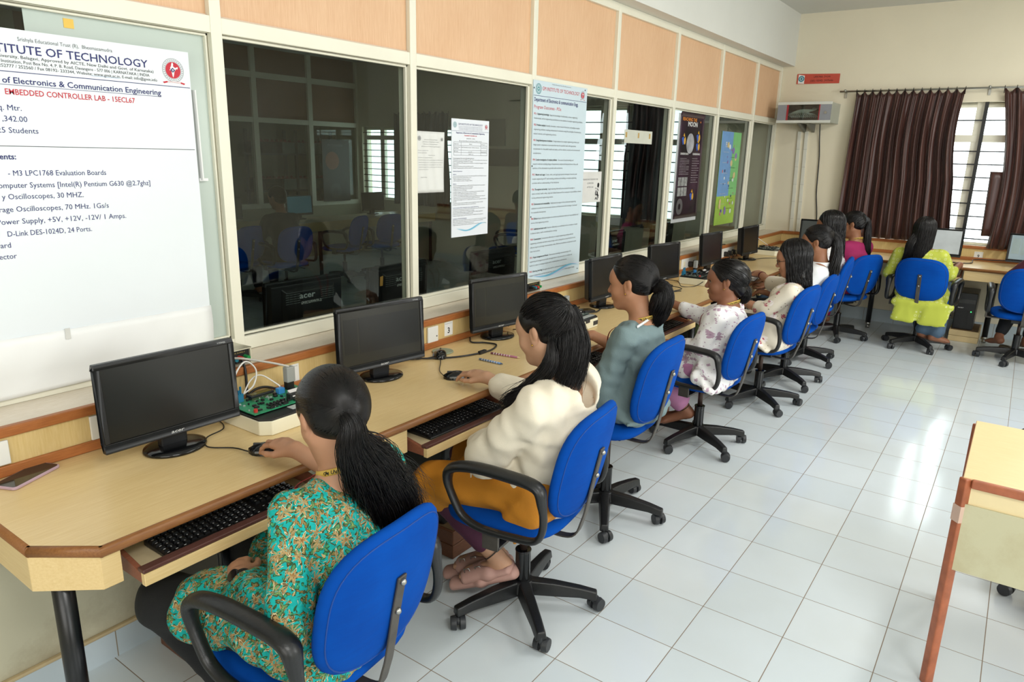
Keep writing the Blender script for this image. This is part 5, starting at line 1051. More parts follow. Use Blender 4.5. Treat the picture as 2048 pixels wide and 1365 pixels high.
for x in (4.3, 5.0, 5.7): m.bb((x - 0.02, 8.4, 0), (x + 0.02, 8.44, 1.95)); m.bb((x - 0.02, 8.68, 0), (x + 0.02, 8.72, 1.95))
for z in (1.02, 1.57): m.bb((4.25, 8.38, z), (5.75, 8.73, z + 0.03))
m.build('frame', plain('grey_steel', '6f7478', 0.5), r)
for z in (1.05, 1.60):
    for i, x in enumerate((4.42, 4.62, 4.86, 5.12, 5.38, 5.62)):
        c = thing('battery', (x, 8.55, z), ('dark' if i < 2 else 'white') + ' ribbed battery with red caps, %s of the %s shelf of the rack' % (['first', 'second', 'third', 'fourth', 'fifth', 'last'][i], 'lower' if z < 1.5 else 'upper'), 'battery', 'batteries on the rack')
        m = MB(); m.bb((-0.115, -0.14, 0), (0.115, 0.14, 0.17))
        for k in range(9): m.bb((-0.11 + k * 0.026, -0.144, 0.0), (-0.10 + k * 0.026, -0.14, 0.165))
        m.build('case', plain('dark_battery', '3d3a3e', 0.5) if i < 2 else plain('white_battery', 'd9dde0', 0.4), c)
        m = MB()
        for k in range(3): m.cyl((-0.08 + k * 0.08, -0.06, 0.17), (-0.08 + k * 0.08, -0.06, 0.205), 0.02, seg=8)
        m.bb((-0.115, -0.142, 0.165), (0.115, 0.14, 0.175)); m.build('cap', plain('red_cap', 'b0444c', 0.4), c)
r = thing('poster', (5.57, 8.17, 0.85), 'dark planet poster across the next room', 'poster'); m = MB(r.location); m.bb((5.30, 8.165, 0.86), (5.86, 8.172, 1.83)); m.build('sheet', plain('dark_print', '16161a', 0.4), r)
T = Txt(r, 8.164); T.disc(plain('rust_print', '7a4530', 0.5), 5.50, 1.5, 0.14)
for k in range(4): T.ring(GREYI, 5.56, 1.02, 0.05 + k * 0.02, 0.053 + k * 0.02)
T.t(GREYI, 'MISSION', 5.42, 1.72, 0.04, 0.3); T.done('print')
r = thing('notice_board', (6.09, 5.25, 1.5), 'dark framed board on the far wall of the next room', 'board'); m = MB(r.location); m.bb((6.07, 4.9, 1.5), (6.098, 5.64, 1.74)); m.build('panel', plain('dark_board', '55564e', 0.6), r); m = MB(r.location); m.bb((6.075, 5.15, 1.78), (6.098, 5.5, 2.15)); m.build('sheet', plain('dim_board', '8c8b7c', 0.6), r)
# ================================================================ people: signed-distance modelling -> one smooth surface per part
A_ = lambda *x: np.array(x, float)
def nrm(v): v = np.asarray(v, float); return v / np.linalg.norm(v)
def cap(a, b, ra, rb=None, k=0.02, sub=False): return ('cap', A_(*a), A_(*b), ra, ra if rb is None else rb, k, sub)
def ell(c, r, fr=None, k=0.02, sub=False): return ('ell', A_(*c), A_(*r) if hasattr(r, '__len__') else A_(r, r, r), np.eye(3) if fr is None else fr, k, sub)
def ecap(a, b, wa, wb, side, k=0.03): return ('ecap', A_(*a), A_(*b), wa, wb, nrm(side), k, False)   # elliptical tapered section, wa = (half width, half depth)
def bounds(pr):
    if pr[0] == 'cap': r = max(pr[3], pr[4]); return np.minimum(pr[1], pr[2]) - r, np.maximum(pr[1], pr[2]) + r
    if pr[0] == 'ell': e = np.abs(pr[3].T @ np.diag(pr[2])).sum(1); return pr[1] - e, pr[1] + e
    r = max(*pr[3], *pr[4]); return np.minimum(pr[1], pr[2]) - r, np.maximum(pr[1], pr[2]) + r
def dist(pr, X):
    if pr[0] == 'cap':
        a, b = pr[1], pr[2]; ab = b - a; t = np.clip(((X - a) @ ab) / max(ab @ ab, 1e-9), 0, 1)
        return np.linalg.norm(X - a - t[..., None] * ab, axis=-1) - (pr[3] + (pr[4] - pr[3]) * t)
    if pr[0] == 'ell':
        q = (X - pr[1]) @ pr[3].T; k0 = np.linalg.norm(q / pr[2], axis=-1); k1 = np.linalg.norm(q / pr[2] ** 2, axis=-1)
        return k0 * (k0 - 1) / np.maximum(k1, 1e-6)
    a, b = pr[1], pr[2]; ab = b - a; L = np.linalg.norm(ab); d = ab / L; s = nrm(pr[5] - d * (pr[5] @ d)); f = np.cross(s, d)
    h = (X - a) @ d; t = np.clip(h / L, 0, 1); w = pr[3][0] + (pr[4][0] - pr[3][0]) * t; e = pr[3][1] + (pr[4][1] - pr[3][1]) * t
    Y = X - a - (t * L)[..., None] * d; u = Y @ s; v = Y @ f; g = Y @ d; m = np.minimum(w, e)
    return (np.sqrt((u / w) ** 2 + (v / e) ** 2 + (g / (m * 0.8)) ** 2) - 1) * m
def wrinkle(X, amp, freq, seed, stretch=(1, 1, 1)):
    r = np.random.default_rng(seed); o = 0
    for i in range(6):
        w1 = r.normal(size=3) * freq * (0.7 + 0.25 * i) * np.array(stretch); w2 = r.normal(size=3) * freq * 0.6
        o = o + np.sin(X @ w1 + r.uniform(0, 6.28) + 1.4 * np.sin(X @ w2 + r.uniform(0, 6.28))) / (1 + 0.35 * i)
    return amp * o / 2.2
def surf(prims, h, lo=None, hi=None, wr=None, smooth=1, cuts=None):
    """smooth union of primitives -> surface-nets mesh (verts, quads)"""
    pads = 0.02; B = [bounds(p) for p in prims if not p[-1]]
    l = np.min([b[0] for b in B], 0) - 3 * h - 0.01; u = np.max([b[1] for b in B], 0) + 3 * h + 0.01
    if lo is not None: l = np.maximum(l, lo)
    if hi is not None: u = np.minimum(u, hi)
    n = np.maximum(4, np.ceil((u - l) / h).astype(int) + 1); D = np.full(n, 0.06)
    ax = [l[i] + h * np.arange(n[i]) for i in range(3)]
    for p in prims:
        k = p[-2]; b0, b1 = bounds(p); m = 0.045 + k
        i0 = np.clip(np.floor((b0 - m - l) / h).astype(int), 0, n); i1 = np.clip(np.ceil((b1 + m - l) / h).astype(int) + 1, 0, n)
        if np.any(i1 - i0 < 1): continue
        sl = tuple(slice(a, b) for a, b in zip(i0, i1)); G = np.stack(np.meshgrid(*[ax[i][sl[i]] for i in range(3)], indexing='ij'), -1)
        d = dist(p, G); c = D[sl]
        if p[-1]: d = -d; hh = np.clip(0.5 - 0.5 * (c - d) / k, 0, 1); D[sl] = c + (d - c) * hh + k * hh * (1 - hh)
        else: hh = np.clip(0.5 + 0.5 * (c - d) / k, 0, 1); D[sl] = c + (d - c) * hh - k * hh * (1 - hh)
    if wr or cuts:
        G = np.stack(np.meshgrid(*ax, indexing='ij'), -1)
        if wr: D = D + wr(G)
        for (c, nn, k) in (cuts or []):
            d = (G - A_(*c)) @ nrm(nn); hh = np.clip(0.5 - 0.5 * (D - d) / k, 0, 1); D = D + (d - D) * hh + k * hh * (1 - hh)
    for i in range(3):                       # close the surface at the block's faces
        sl = [slice(None)] * 3
        for e in (0, -1): sl[i] = e; D[tuple(sl)] = np.maximum(D[tuple(sl)], 1e-3)
    S = D < 0; nx, ny, nz = D.shape
    cs = [(i, j, k) for i in (0, 1) for j in (0, 1) for k in (0, 1)]
    cnt = sum(S[i:nx - 1 + i, j:ny - 1 + j, k:nz - 1 + k].astype(np.int8) for i, j, k in cs); act = (cnt > 0) & (cnt < 8)
    I = np.argwhere(act); ids = np.full(act.shape, -1); ids[act] = np.arange(len(I)); acc = np.zeros((len(I), 3)); num = np.zeros(len(I))
    for a in cs:
        for b in cs:
            if a < b and sum(x != y for x, y in zip(a, b)) == 1:
                da = D[I[:, 0] + a[0], I[:, 1] + a[1], I[:, 2] + a[2]]; db = D[I[:, 0] + b[0], I[:, 1] + b[1], I[:, 2] + b[2]]
                x = (da < 0) != (db < 0); t = np.where(x, da / np.where(x, da - db, 1), 0)
                acc += np.where(x[:, None], np.array(a) + t[:, None] * (np.array(b) - np.array(a)), 0); num += x
    Vv = l + h * (I + acc / num[:, None]); F = []
    for axis in range(3):
        s0 = [slice(None)] * 3; s1 = [slice(None)] * 3; s0[axis] = slice(0, -1); s1[axis] = slice(1, None)
        cr = S[tuple(s0)] != S[tuple(s1)]; E = np.argwhere(cr); o = [(axis + 1) % 3, (axis + 2) % 3]
        ok = (E[:, o[0]] > 0) & (E[:, o[1]] > 0) & (E[:, o[0]] < act.shape[o[0]]) & (E[:, o[1]] < act.shape[o[1]]); E = E[ok]
        def idx(da, db): q = E.copy(); q[:, o[0]] -= da; q[:, o[1]] -= db; return ids[q[:, 0], q[:, 1], q[:, 2]]
        quad = np.stack([idx(1, 1), idx(0, 1), idx(0, 0), idx(1, 0)], 1); fl = ~S[tuple(E.T)]; quad[fl] = quad[fl][:, ::-1]
        F.append(quad[(quad >= 0).all(1)])
    F = np.concatenate(F)
    for _ in range(smooth):
        ac = np.zeros_like(Vv); c = np.zeros(len(Vv))
        for i in range(4):
            np.add.at(ac, F[:, i], Vv[F[:, (i + 1) % 4]] + Vv[F[:, i - 1]]); np.add.at(c, F[:, i], 2)
        Vv = 0.5 * Vv + 0.5 * ac / np.maximum(c, 1)[:, None]
    return Vv, F
def npmesh(name, parts, mat, parent):
    """join (verts, faces) arrays into one mesh object under parent (verts given in world coordinates)"""
    vs = []; fs = []; b = 0
    for v, f in parts: vs.append(v); fs.append(np.asarray(f) + b); b += len(v)
    v = np.concatenate(vs) - np.array(parent.matrix_world.translation if parent.parent else parent.location)
    me = bpy.data.meshes.new(name); me.vertices.add(len(v)); me.vertices.foreach_set('co', v.astype(np.float32).ravel())
    nl = sum(f.size for f in fs); nf = sum(len(f) for f in fs); me.loops.add(nl); me.polygons.add(nf)
    me.loops.foreach_set('vertex_index', np.concatenate([f.ravel() for f in fs]).astype(np.int32))
    tot = np.concatenate([np.full(len(f), f.shape[1]) for f in fs]); st = np.concatenate([[0], np.cumsum(tot)[:-1]])
    me.polygons.foreach_set('loop_start', st.astype(np.int32)); me.polygons.foreach_set('use_smooth', np.ones(nf, bool))
    me.update(calc_edges=True); me.validate(); me.materials.append(mat)
    o = bpy.data.objects.new(name, me); COL.objects.link(o); o.parent = parent; return o
def strands(P, r, seg=3):
    """P: n x m x 3 curves -> thin tapered tubes"""
    n, m, _ = P.shape; T = np.gradient(P, axis=1); T /= np.linalg.norm(T, axis=-1, keepdims=True) + 1e-9
    ref = np.array([0.80, -0.55, 0.24]); U = np.cross(T, ref); U /= np.linalg.norm(U, axis=-1, keepdims=True) + 1e-9; W = np.cross(T, U)
    rr = (r if np.ndim(r) == 2 else np.broadcast_to(r, (n, m)))[..., None]
    R = np.stack([P + rr * (U * math.cos(2 * PI * k / seg) + W * math.sin(2 * PI * k / seg)) for k in range(seg)], 2)
    V_ = R.reshape(-1, 3); base = (np.arange(n)[:, None] * m + np.arange(m - 1)[None]).ravel() * seg
    F = np.concatenate([np.stack([base + k, base + (k + 1) % seg, base + seg + (k + 1) % seg, base + seg + k], 1) for k in range(seg)]); return V_, F
def spline(pts, n):
    P = np.array([[*p] for p in smoothpath(pts, 12)]); d = np.concatenate([[0], np.cumsum(np.linalg.norm(np.diff(P, axis=0), axis=1))]); t = np.linspace(0, d[-1], n)
    return np.stack([np.interp(t, d, P[:, i]) for i in range(3)], 1)
def tail(pts, width, n, wave=0.006, freq=3.0, seed=0, m=22, flat=0.7, rad=0.0016, out=None, spread=0.0):
    """a tail of hair: strands along a path; width(t) = radius of the bundle"""
    r = np.random.default_rng(seed); C = spline(pts, m); T = np.gradient(C, axis=0); T /= np.linalg.norm(T, axis=1, keepdims=True)
    out = nrm(out if out is not None else (0, -1, 0.01)); Sd = np.cross(T, out); Sd /= np.linalg.norm(Sd, axis=1, keepdims=True); O = np.cross(Sd, T); t = np.linspace(0, 1, m)
    a = r.uniform(0, 2 * PI, n); q = np.sqrt(r.uniform(0.15, 1, n)); wv = np.array([width(x) for x in t]); ph = r.uniform(0, 6.28, (n, 2)); cl = r.integers(0, 9, n); cph = r.uniform(0, 6.28, 9)
    fr = freq * r.uniform(0.95, 1.06, n)
    u = (q * np.cos(a))[:, None] * wv; v = (q * np.sin(a))[:, None] * wv * flat
    u = u + wave * np.sin(2 * PI * fr[:, None] * t + cph[cl][:, None] + 0.16 * ph[:, :1]) * t ** 0.7 + spread * r.normal(size=(n, 1)) * t ** 2
    v = v + wave * 0.7 * np.cos(2 * PI * fr[:, None] * t + cph[cl][:, None] + 0.16 * ph[:, 1:]) * t ** 0.7
    L = r.uniform(0.82, 1.0, n)                                                 # strands end at different lengths
    P = C[None] + u[..., None] * Sd + v[..., None] * O; ti = t[None] * L[:, None] * (m - 1); i0 = np.clip(ti.astype(int), 0, m - 2); f = (ti - i0)[..., None]
    idx = np.arange(n)[:, None]; P = P[idx, i0] * (1 - f) + P[idx, i0 + 1] * f
    return strands(P, rad * r.uniform(0.6, 1.25, (n, 1)) * ((1 - 0.8 * t ** 3) * np.minimum(1, 0.2 + 8 * t))[None])
def tail_core(pts, width, k=0.82, m=12, flat=0.7, out=None, end=0.72):
    C = spline(pts, 40); C = np.stack([np.interp(np.linspace(0, end, m), np.linspace(0, 1, 40), C[:, i]) for i in range(3)], 1); w_0 = width; t = np.linspace(0, 1, m); width = lambda x: w_0(x * end) * (1 - 0.45 * x ** 3); out = out if out is not None else (0, -1, 0.01); L = []
    for i in range(m - 1):
        T = nrm(C[i + 1] - C[i]); sd = np.cross(T, nrm(out)); w0 = max(0.006, width(t[i]) * k); w1 = max(0.006, width(t[i + 1]) * k)
        L.append(ecap(C[i], C[i + 1], (w0, w0 * flat), (w1, w1 * flat), sd, 0.01))
    return L
class Head:
    def __init__(s, hc, fwd, up=(0, 0, 1), sc=1.0):
        s.c = A_(*hc); s.F = nrm(fwd); s.S = nrm(np.cross(s.F, nrm(up))); s.U = np.cross(s.S, s.F); s.fr = np.stack([s.S, s.F, s.U]); s.k = sc
    def p(s, a, b, c): return s.c + s.k * (a * s.S + b * s.F + c * s.U)
    def e(s, c, r, k=0.012, sub=False): return ell(s.p(*c), tuple(x * s.k for x in r), s.fr, k, sub)
    def cp(s, a, b, ra, rb=None, k=0.012): return cap(s.p(*a), s.p(*b), ra * s.k, (ra if rb is None else rb) * s.k, k)
    def skin(s):
        L = [s.e((0, -.012, .025), (.072, .091, .086), .02), s.e((0, .026, -.033), (.059, .060, .074), .03), s.e((0, .056, -.090), (.025, .026, .022), .03), s.e((0, .05, .03), (.062, .045, .05), .03)]
        for q in (-1, 1):
            L += [s.cp((q * .052, .0, -.045), (q * .02, .055, -.092), .020, .017, .03), s.e((q * .034, .056, -.034), (.026, .026, .026), .025), s.cp((0, .083, .020), (q * .042, .066, .020), .0095, .008, .016)]
        L += [s.cp((0, .083, .006), (0, .103, -.028), .0065, .0095, .010), s.e((0, .098, -.034), (.0165, .011, .008), .008), s.e((0, .084, -.058), (.023, .011, .0075), .006), s.e((0, .082, -.069), (.020, .011, .008), .006)]
        for q in (-1, 1): L += [s.e((q * .032, .091, .001), (.016, .0125, .0105), .010, True)]
        for q in (-1, 1):
            L += [s.e((q * .0755, -.006, -.006), (.0085, .018, .031), .006), s.e((q * .0825, -.017, .004), (.0075, .012, .024), .006), s.e((q * .075, .0, -.030), (.007, .009, .012), .006), s.e((q * .0885, .0, -.002), (.007, .0085, .016), .003, True)]
        return L
    def capsdf(s, th=0.012, low=0.0, fringe=0.0, bulge=0.0):
        """hair close to the skull, cut along the hairline"""
        L = [s.e((0, -.014 - bulge, .029), (.073 + th, .094 + th + bulge, .087 + th), .02)] + [s.e((q * .088, -.002, -.014), (.032, .025, .037), .008, True) for q in (-1, 1)]
        return L
    def hairline_cut(s, th=0.012, fringe=0.0):
        n = nrm(-.77 * s.F + .64 * s.U); return [(s.p(0, .014 + fringe, -.004), -n, 0.008)]
    def onskull(s, d, off=0.013, bulge=0.0):
        """point on the hair ellipsoid in direction d (head coordinates)"""
        d = np.asarray(d, float); d = d / np.linalg.norm(d, axis=-1, keepdims=True); r = np.array([.073 + off, .094 + off + bulge, .087 + off]) * s.k
        t = 1 / np.sqrt(((d / r) ** 2).sum(-1, keepdims=True)); return s.c + s.k * (-.014 - bulge) * s.F + s.k * .029 * s.U + (t * d) @ s.fr
    def pulled(s, tie, n=900, seed=0, off=0.013, bulge=0.0, m=14, rad=0.0013, part=None, mess=0.0):
        """strands combed from the hairline over the skull to a tie (head coordinates direction)"""
        r = np.random.default_rng(seed); a = r.uniform(-1, 1, n) * PI                 # angle round the hairline
        x = np.sin(a); zf = np.cos(a); f = 0.62 * zf + 0.08 - 0.36 * np.abs(x) ** 12; u = np.where(zf > 0, 0.58 * zf ** 0.8 * np.sign(zf), 0) if False else 0.62 * np.abs(np.maximum(zf, 0)) ** 0.8 - 0.62 * np.abs(np.minimum(zf, 0)) ** 0.8
        d0 = np.stack([x * 0.9, f, u], 1); d0 /= np.linalg.norm(d0, axis=1, keepdims=True); d0 += r.normal(size=d0.shape) * 0.05
        d1 = nrm(tie) + r.normal(size=(n, 3)) * 0.05; t = np.linspace(0, 1, m)[None, :, None]; st = r.uniform(0, 0.45, n)[:, None, None]; t = st + (1 - st) * t
        d = d0[:, None] * (1 - t) + d1[:, None] * t + 0.10 * np.sin(PI * t) * r.normal(size=(n, 1, 3)) * 0.35
        P = s.onskull(d, off, bulge) ; P = P + mess * np.sin(PI * t) * r.normal(size=(n, 1, 3))
        return strands(P, rad * r.uniform(0.6, 1.3, (n, 1)) * np.linspace(1, 0.8, m)[None])
    def loose(s, n=1200, seed=0, length=0.35, amin=0.5, off=0.014, m=24, rad=0.0015, wave=0.006, freq=2.0, sway=(0, 0, 0), back=0.0, pull=0.5, part=0.0):
        """strands from a top parting, down over the skull, then hanging"""
        r = np.random.default_rng(seed); a = r.uniform(amin, 2 * PI - amin, n); th1 = 1.75; m1 = m // 2
        t = np.linspace(0, 1, m1)[None, :, None]; ca = np.cos(a); sa = np.sin(a)
        d0 = np.stack([0.05 * np.sign(sa) + part + 0.02 * r.normal(size=n), 0.62 * ca + 0.08 * r.normal(size=n), 0.86 + 0 * a], 1); d1 = np.stack([sa, ca, -0.18 + 0 * a], 1)
        d = d0[:, None] * np.cos(t * PI / 2) + d1[:, None] * np.sin(t * PI / 2)
        oo = off * r.uniform(0.5, 1.5, n)
        P1 = np.stack([s.onskull(d[i], oo[i]) for i in range(n)]); e = P1[:, -1]; L = length * r.uniform(0.78, 1.05, n)
        q = np.linspace(0, 1, m - m1 + 1)[1:]; cen = s.p(0, -.05 - back, -0.05); ph = r.uniform(0, 6.28, n); hor = e - cen; hor[:, 2] = 0
        P2 = e[:, None] + np.array([0, 0, -1.0]) * (L[:, None] * q)[..., None] - pull * hor[:, None] * (q ** 0.7)[None, :, None] * 0.6 + np.array(sway) * (q ** 1.3)[None, :, None]
        wv = wave * np.sin(2 * PI * freq * q[None] + ph[:, None])[..., None] * q[None, :, None] ** 0.5; P2 = P2 + wv * s.S + wv * 0.6 * np.roll(s.F, 0)
        P = np.concatenate([P1, P2], 1); tt = np.linspace(0, 1, P.shape[1]); return strands(P, rad * r.uniform(0.6, 1.3, (n, 1)) * ((1 - 0.75 * tt ** 3) * np.minimum(1, 0.15 + 9 * tt))[None])
def hand(W, f, n, t, curl=(20, 25, 15), thumb=0.0, sc=0.95, spread=0.07):
    """palm and five fingers; W wrist, f towards the fingers, n back of the hand, t thumb side"""
    W = A_(*W); f = nrm(f); n = nrm(np.asarray(n, float) - f * np.dot(n, f)); s = np.cross(f, n); s = s if np.dot(s, t) > 0 else -s; L = []; kk = 0.008
    offs = (.027, .009, -.009, -.025); lens = ((.040, .024, .020), (.045, .027, .021), (.041, .025, .020), (.032, .019, .018)); fw = (.083, .086, .081, .073)
    for i in range(4):
        K = W + sc * (f * fw[i] + s * offs[i] + n * (0.004 if i in (1, 2) else 0)); L.append(cap(W + sc * (f * .012 + s * offs[i] * 0.62), K, .0135 * sc, .0112 * sc, .012))
        d = nrm(f + s * spread * (1.3 - i)); p = K; an = 0; cu = curl if not hasattr(curl[0], '__len__') else curl[i]
        for j in range(3):
            an += math.radians(cu[j]); v = d * math.cos(an) - n * math.sin(an); q = p + v * lens[i][j] * sc
            L.append(cap(p, q, (.0086 - .0009 * j) * sc, (.0078 - .0009 * j) * sc, .004)); p = q
    L.append(cap(W, W + sc * (f * .05), .020 * sc, .021 * sc, .015)); B = W + sc * (f * .020 + s * .020 - n * .006)
    v1 = nrm(f * 0.75 + s * 0.62 - n * (0.25 + thumb)); v2 = nrm(f * 0.95 + s * 0.2 - n * (0.15 + thumb)); v3 = nrm(f * 0.98 - s * 0.02 - n * (0.1 + thumb))
    q1 = B + v1 * .040 * sc; q2 = q1 + v2 * .031 * sc; q3 = q2 + v3 * .024 * sc
    L += [cap(B, q1, .0155 * sc, .011 * sc, .012), cap(q1, q2, .0102 * sc, .0092 * sc, .004), cap(q2, q3, .0092 * sc, .0075 * sc, .004)]
    return L
SKINS = {}
def skin(col):
    if col not in SKINS:
        t = NT('skin_' + col); c = lin(col); co = t.co(); nz = t.n('ShaderNodeTexNoise', i_Scale=14.0, i_Detail=5.0); t.l(co, nz.inputs['Vector'])
        t.base(t.ramp(nz.outputs[0], [(0.3, tuple(x * y for x, y in zip(c, (0.9, 0.86, 0.84)))), (0.7, c)])); t.setp(0.5, 0, 0.4)
        t.b.inputs['Subsurface Weight'].default_value = 0.08; t.b.inputs['Subsurface Radius'].default_value = (0.012, 0.005, 0.003); t.b.inputs['Subsurface Scale'].default_value = 0.3
        SKINS[col] = t.m
    return SKINS[col]
HAIR = NT('black_hair'); _n = HAIR.n('ShaderNodeTexNoise', i_Scale=40.0, i_Detail=3.0); HAIR.l(HAIR.co(), _n.inputs['Vector']); HAIR.base(HAIR.ramp(_n.outputs[0], [(0.3, lin('080707')), (0.7, lin('171313'))])); HAIR.setp(0.34, 0, 0.35); HAIR = HAIR.m
def cloth(name, col, rough=0.8, bump=0.25, scale=350, var=0.05): return plain(name, col, rough, var=var, scale=5, bump=bump, bscale=scale)
def ribbon_ring(m, c, S, F, U, rs, rf, h, tilt=0.0, a0=0, a1=2 * PI, n=40, t=0.0015, drop=None):
    L = []
    for k in range(n + 1):
        a = a0 + (a1 - a0) * k / n; p = c + S * rs * math.sin(a) + F * rf * math.cos(a) + U * ((tilt * math.cos(a)) + (drop(a) if drop else 0)); o = nrm(S * math.sin(a) + F * math.cos(a)); L.append((p, o))
    rows = [[V(p - U * h / 2 + o * t) for p, o in L], [V(p + U * h / 2 + o * t * 0.3) for p, o in L], [V(p + U * h / 2 - o * t) for p, o in L], [V(p - U * h / 2 - o * t) for p, o in L], [V(p - U * h / 2 + o * t) for p, o in L]]
    m.grid(rows)
LANY = plain('yellow_lanyard', 'd0ac4a', 0.5); LANR = plain('red_lanyard', 'a0242e', 0.5)
def lanyard(r, nb, S, F, U, rs=0.066, rf=0.06, txt=True, up=0.008):
    off = r.location; c = A_(*nb) + up * U + 0.008 * F
    m = MB(off); ribbon_ring(m, c, S, F, U, rs, rf, 0.017, tilt=-0.03, a0=0.9, a1=2 * PI - 0.9); o = m.build('lanyard', LANY, r, smooth=True)
    m = MB(off)
    for q in (-1, 1):
        a = q * 0.9; p0 = c + S * rs * math.sin(a) + F * rf * math.cos(a) + U * (-0.03 * math.cos(a)); p1 = A_(*nb) + F * 0.135 - U * 0.20 + S * q * 0.015; p2 = p0 * 0.5 + p1 * 0.5 + F * 0.045 + U * 0.02
        m.tube(smoothpath([p0, p2, p1], 6), 0.0085, 4, up=S, flat=(1.0, 0.12))
    m.build('lanyard_strap', LANR, r)
    if txt:
        m = MB(off)
        s_ = 'GM UNIVERSITY  GM UNIVERSITY'
        for i, ch in enumerate(s_):
            a = PI + 1.45 - i * 0.105; p = c + S * (rs + .0022) * math.sin(a) + F * (rf + .0022) * math.cos(a) + U * (-0.03 * math.cos(a) - 0.0045); tg = nrm(-S * math.cos(a) * rs + F * math.sin(a) * rf)
            letters(m, ch, p, tg, U, 0.009, None, 'c', bold=0.02)
        m.build('lanyard_lettering', INK, o)
def face_parts(r, H, glasses=False):
    off = r.location; WHT = plain('eye_white', 'cfc6bd', 0.3); IRIS = plain('eye_dark', '1a0f0b', 0.15); BROW = plain('brow_hair', '16110f', 0.7); LIP = plain('lip_rose', '9c5a50', 0.45)
    for q in (-1, 1):
        m = MB(off); m.sphere(H.p(q * .032, .0700, .000), .0122, 14, 10); e = m.build('eye', WHT, r, smooth=True)
        m = MB(off); m.sphere(H.p(q * .0325, .0775, .000), .0060, 12, 8); m.build('iris', IRIS, e, smooth=True)
        m = MB(off); m.tube(smoothpath([H.p(q * .014, .0925, .0185), H.p(q * .032, .0885, .0245), H.p(q * .050, .0715, .0185)], 5), [.0022] * 5 + [.0026] * 5 + [.001], 6); m.build('eyebrow', BROW, r)
        m = MB(off); m.tube(smoothpath([H.p(q * .019, .0845, .0025), H.p(q * .032, .0875, .0068), H.p(q * .046, .0755, .0015)], 5), 0.0014, 5); m.build('eyelashes', BROW, r)
    m = MB(off); m.sphere(H.p(0, .0895, -.0585), (.0195, .0075, .0048), 14, 8, Matrix(H.fr.T.tolist())); m.sphere(H.p(0, .0878, -.0685), (.0165, .0075, .0055), 14, 8, Matrix(H.fr.T.tolist())); m.build('lips', LIP, r, smooth=True)
    if glasses:
        m = MB(off)
        for q in (-1, 1):
            m.tube([H.p(q * .033 + .024 * math.cos(a), .098 - 0.012 * abs(math.cos(a) * .5 + .5 * q) * .5, -.004 + .019 * math.sin(a)) for a in [2 * PI * k / 24 for k in range(24)]], 0.0014, 6, closed=True)
            m.tube([H.p(q * .058, .094, .002), H.p(q * .076, .06, .003), H.p(q * .081, 0.0, .006)], 0.0014, 6)
        m.tube([H.p(-.009, .098, .0), H.p(0, .102, .002), H.p(.009, .098, .0)], 0.0014, 6); g = m.build('glasses', plain('dark_steel', '2c2c2e', 0.3, metal=0.8), r)

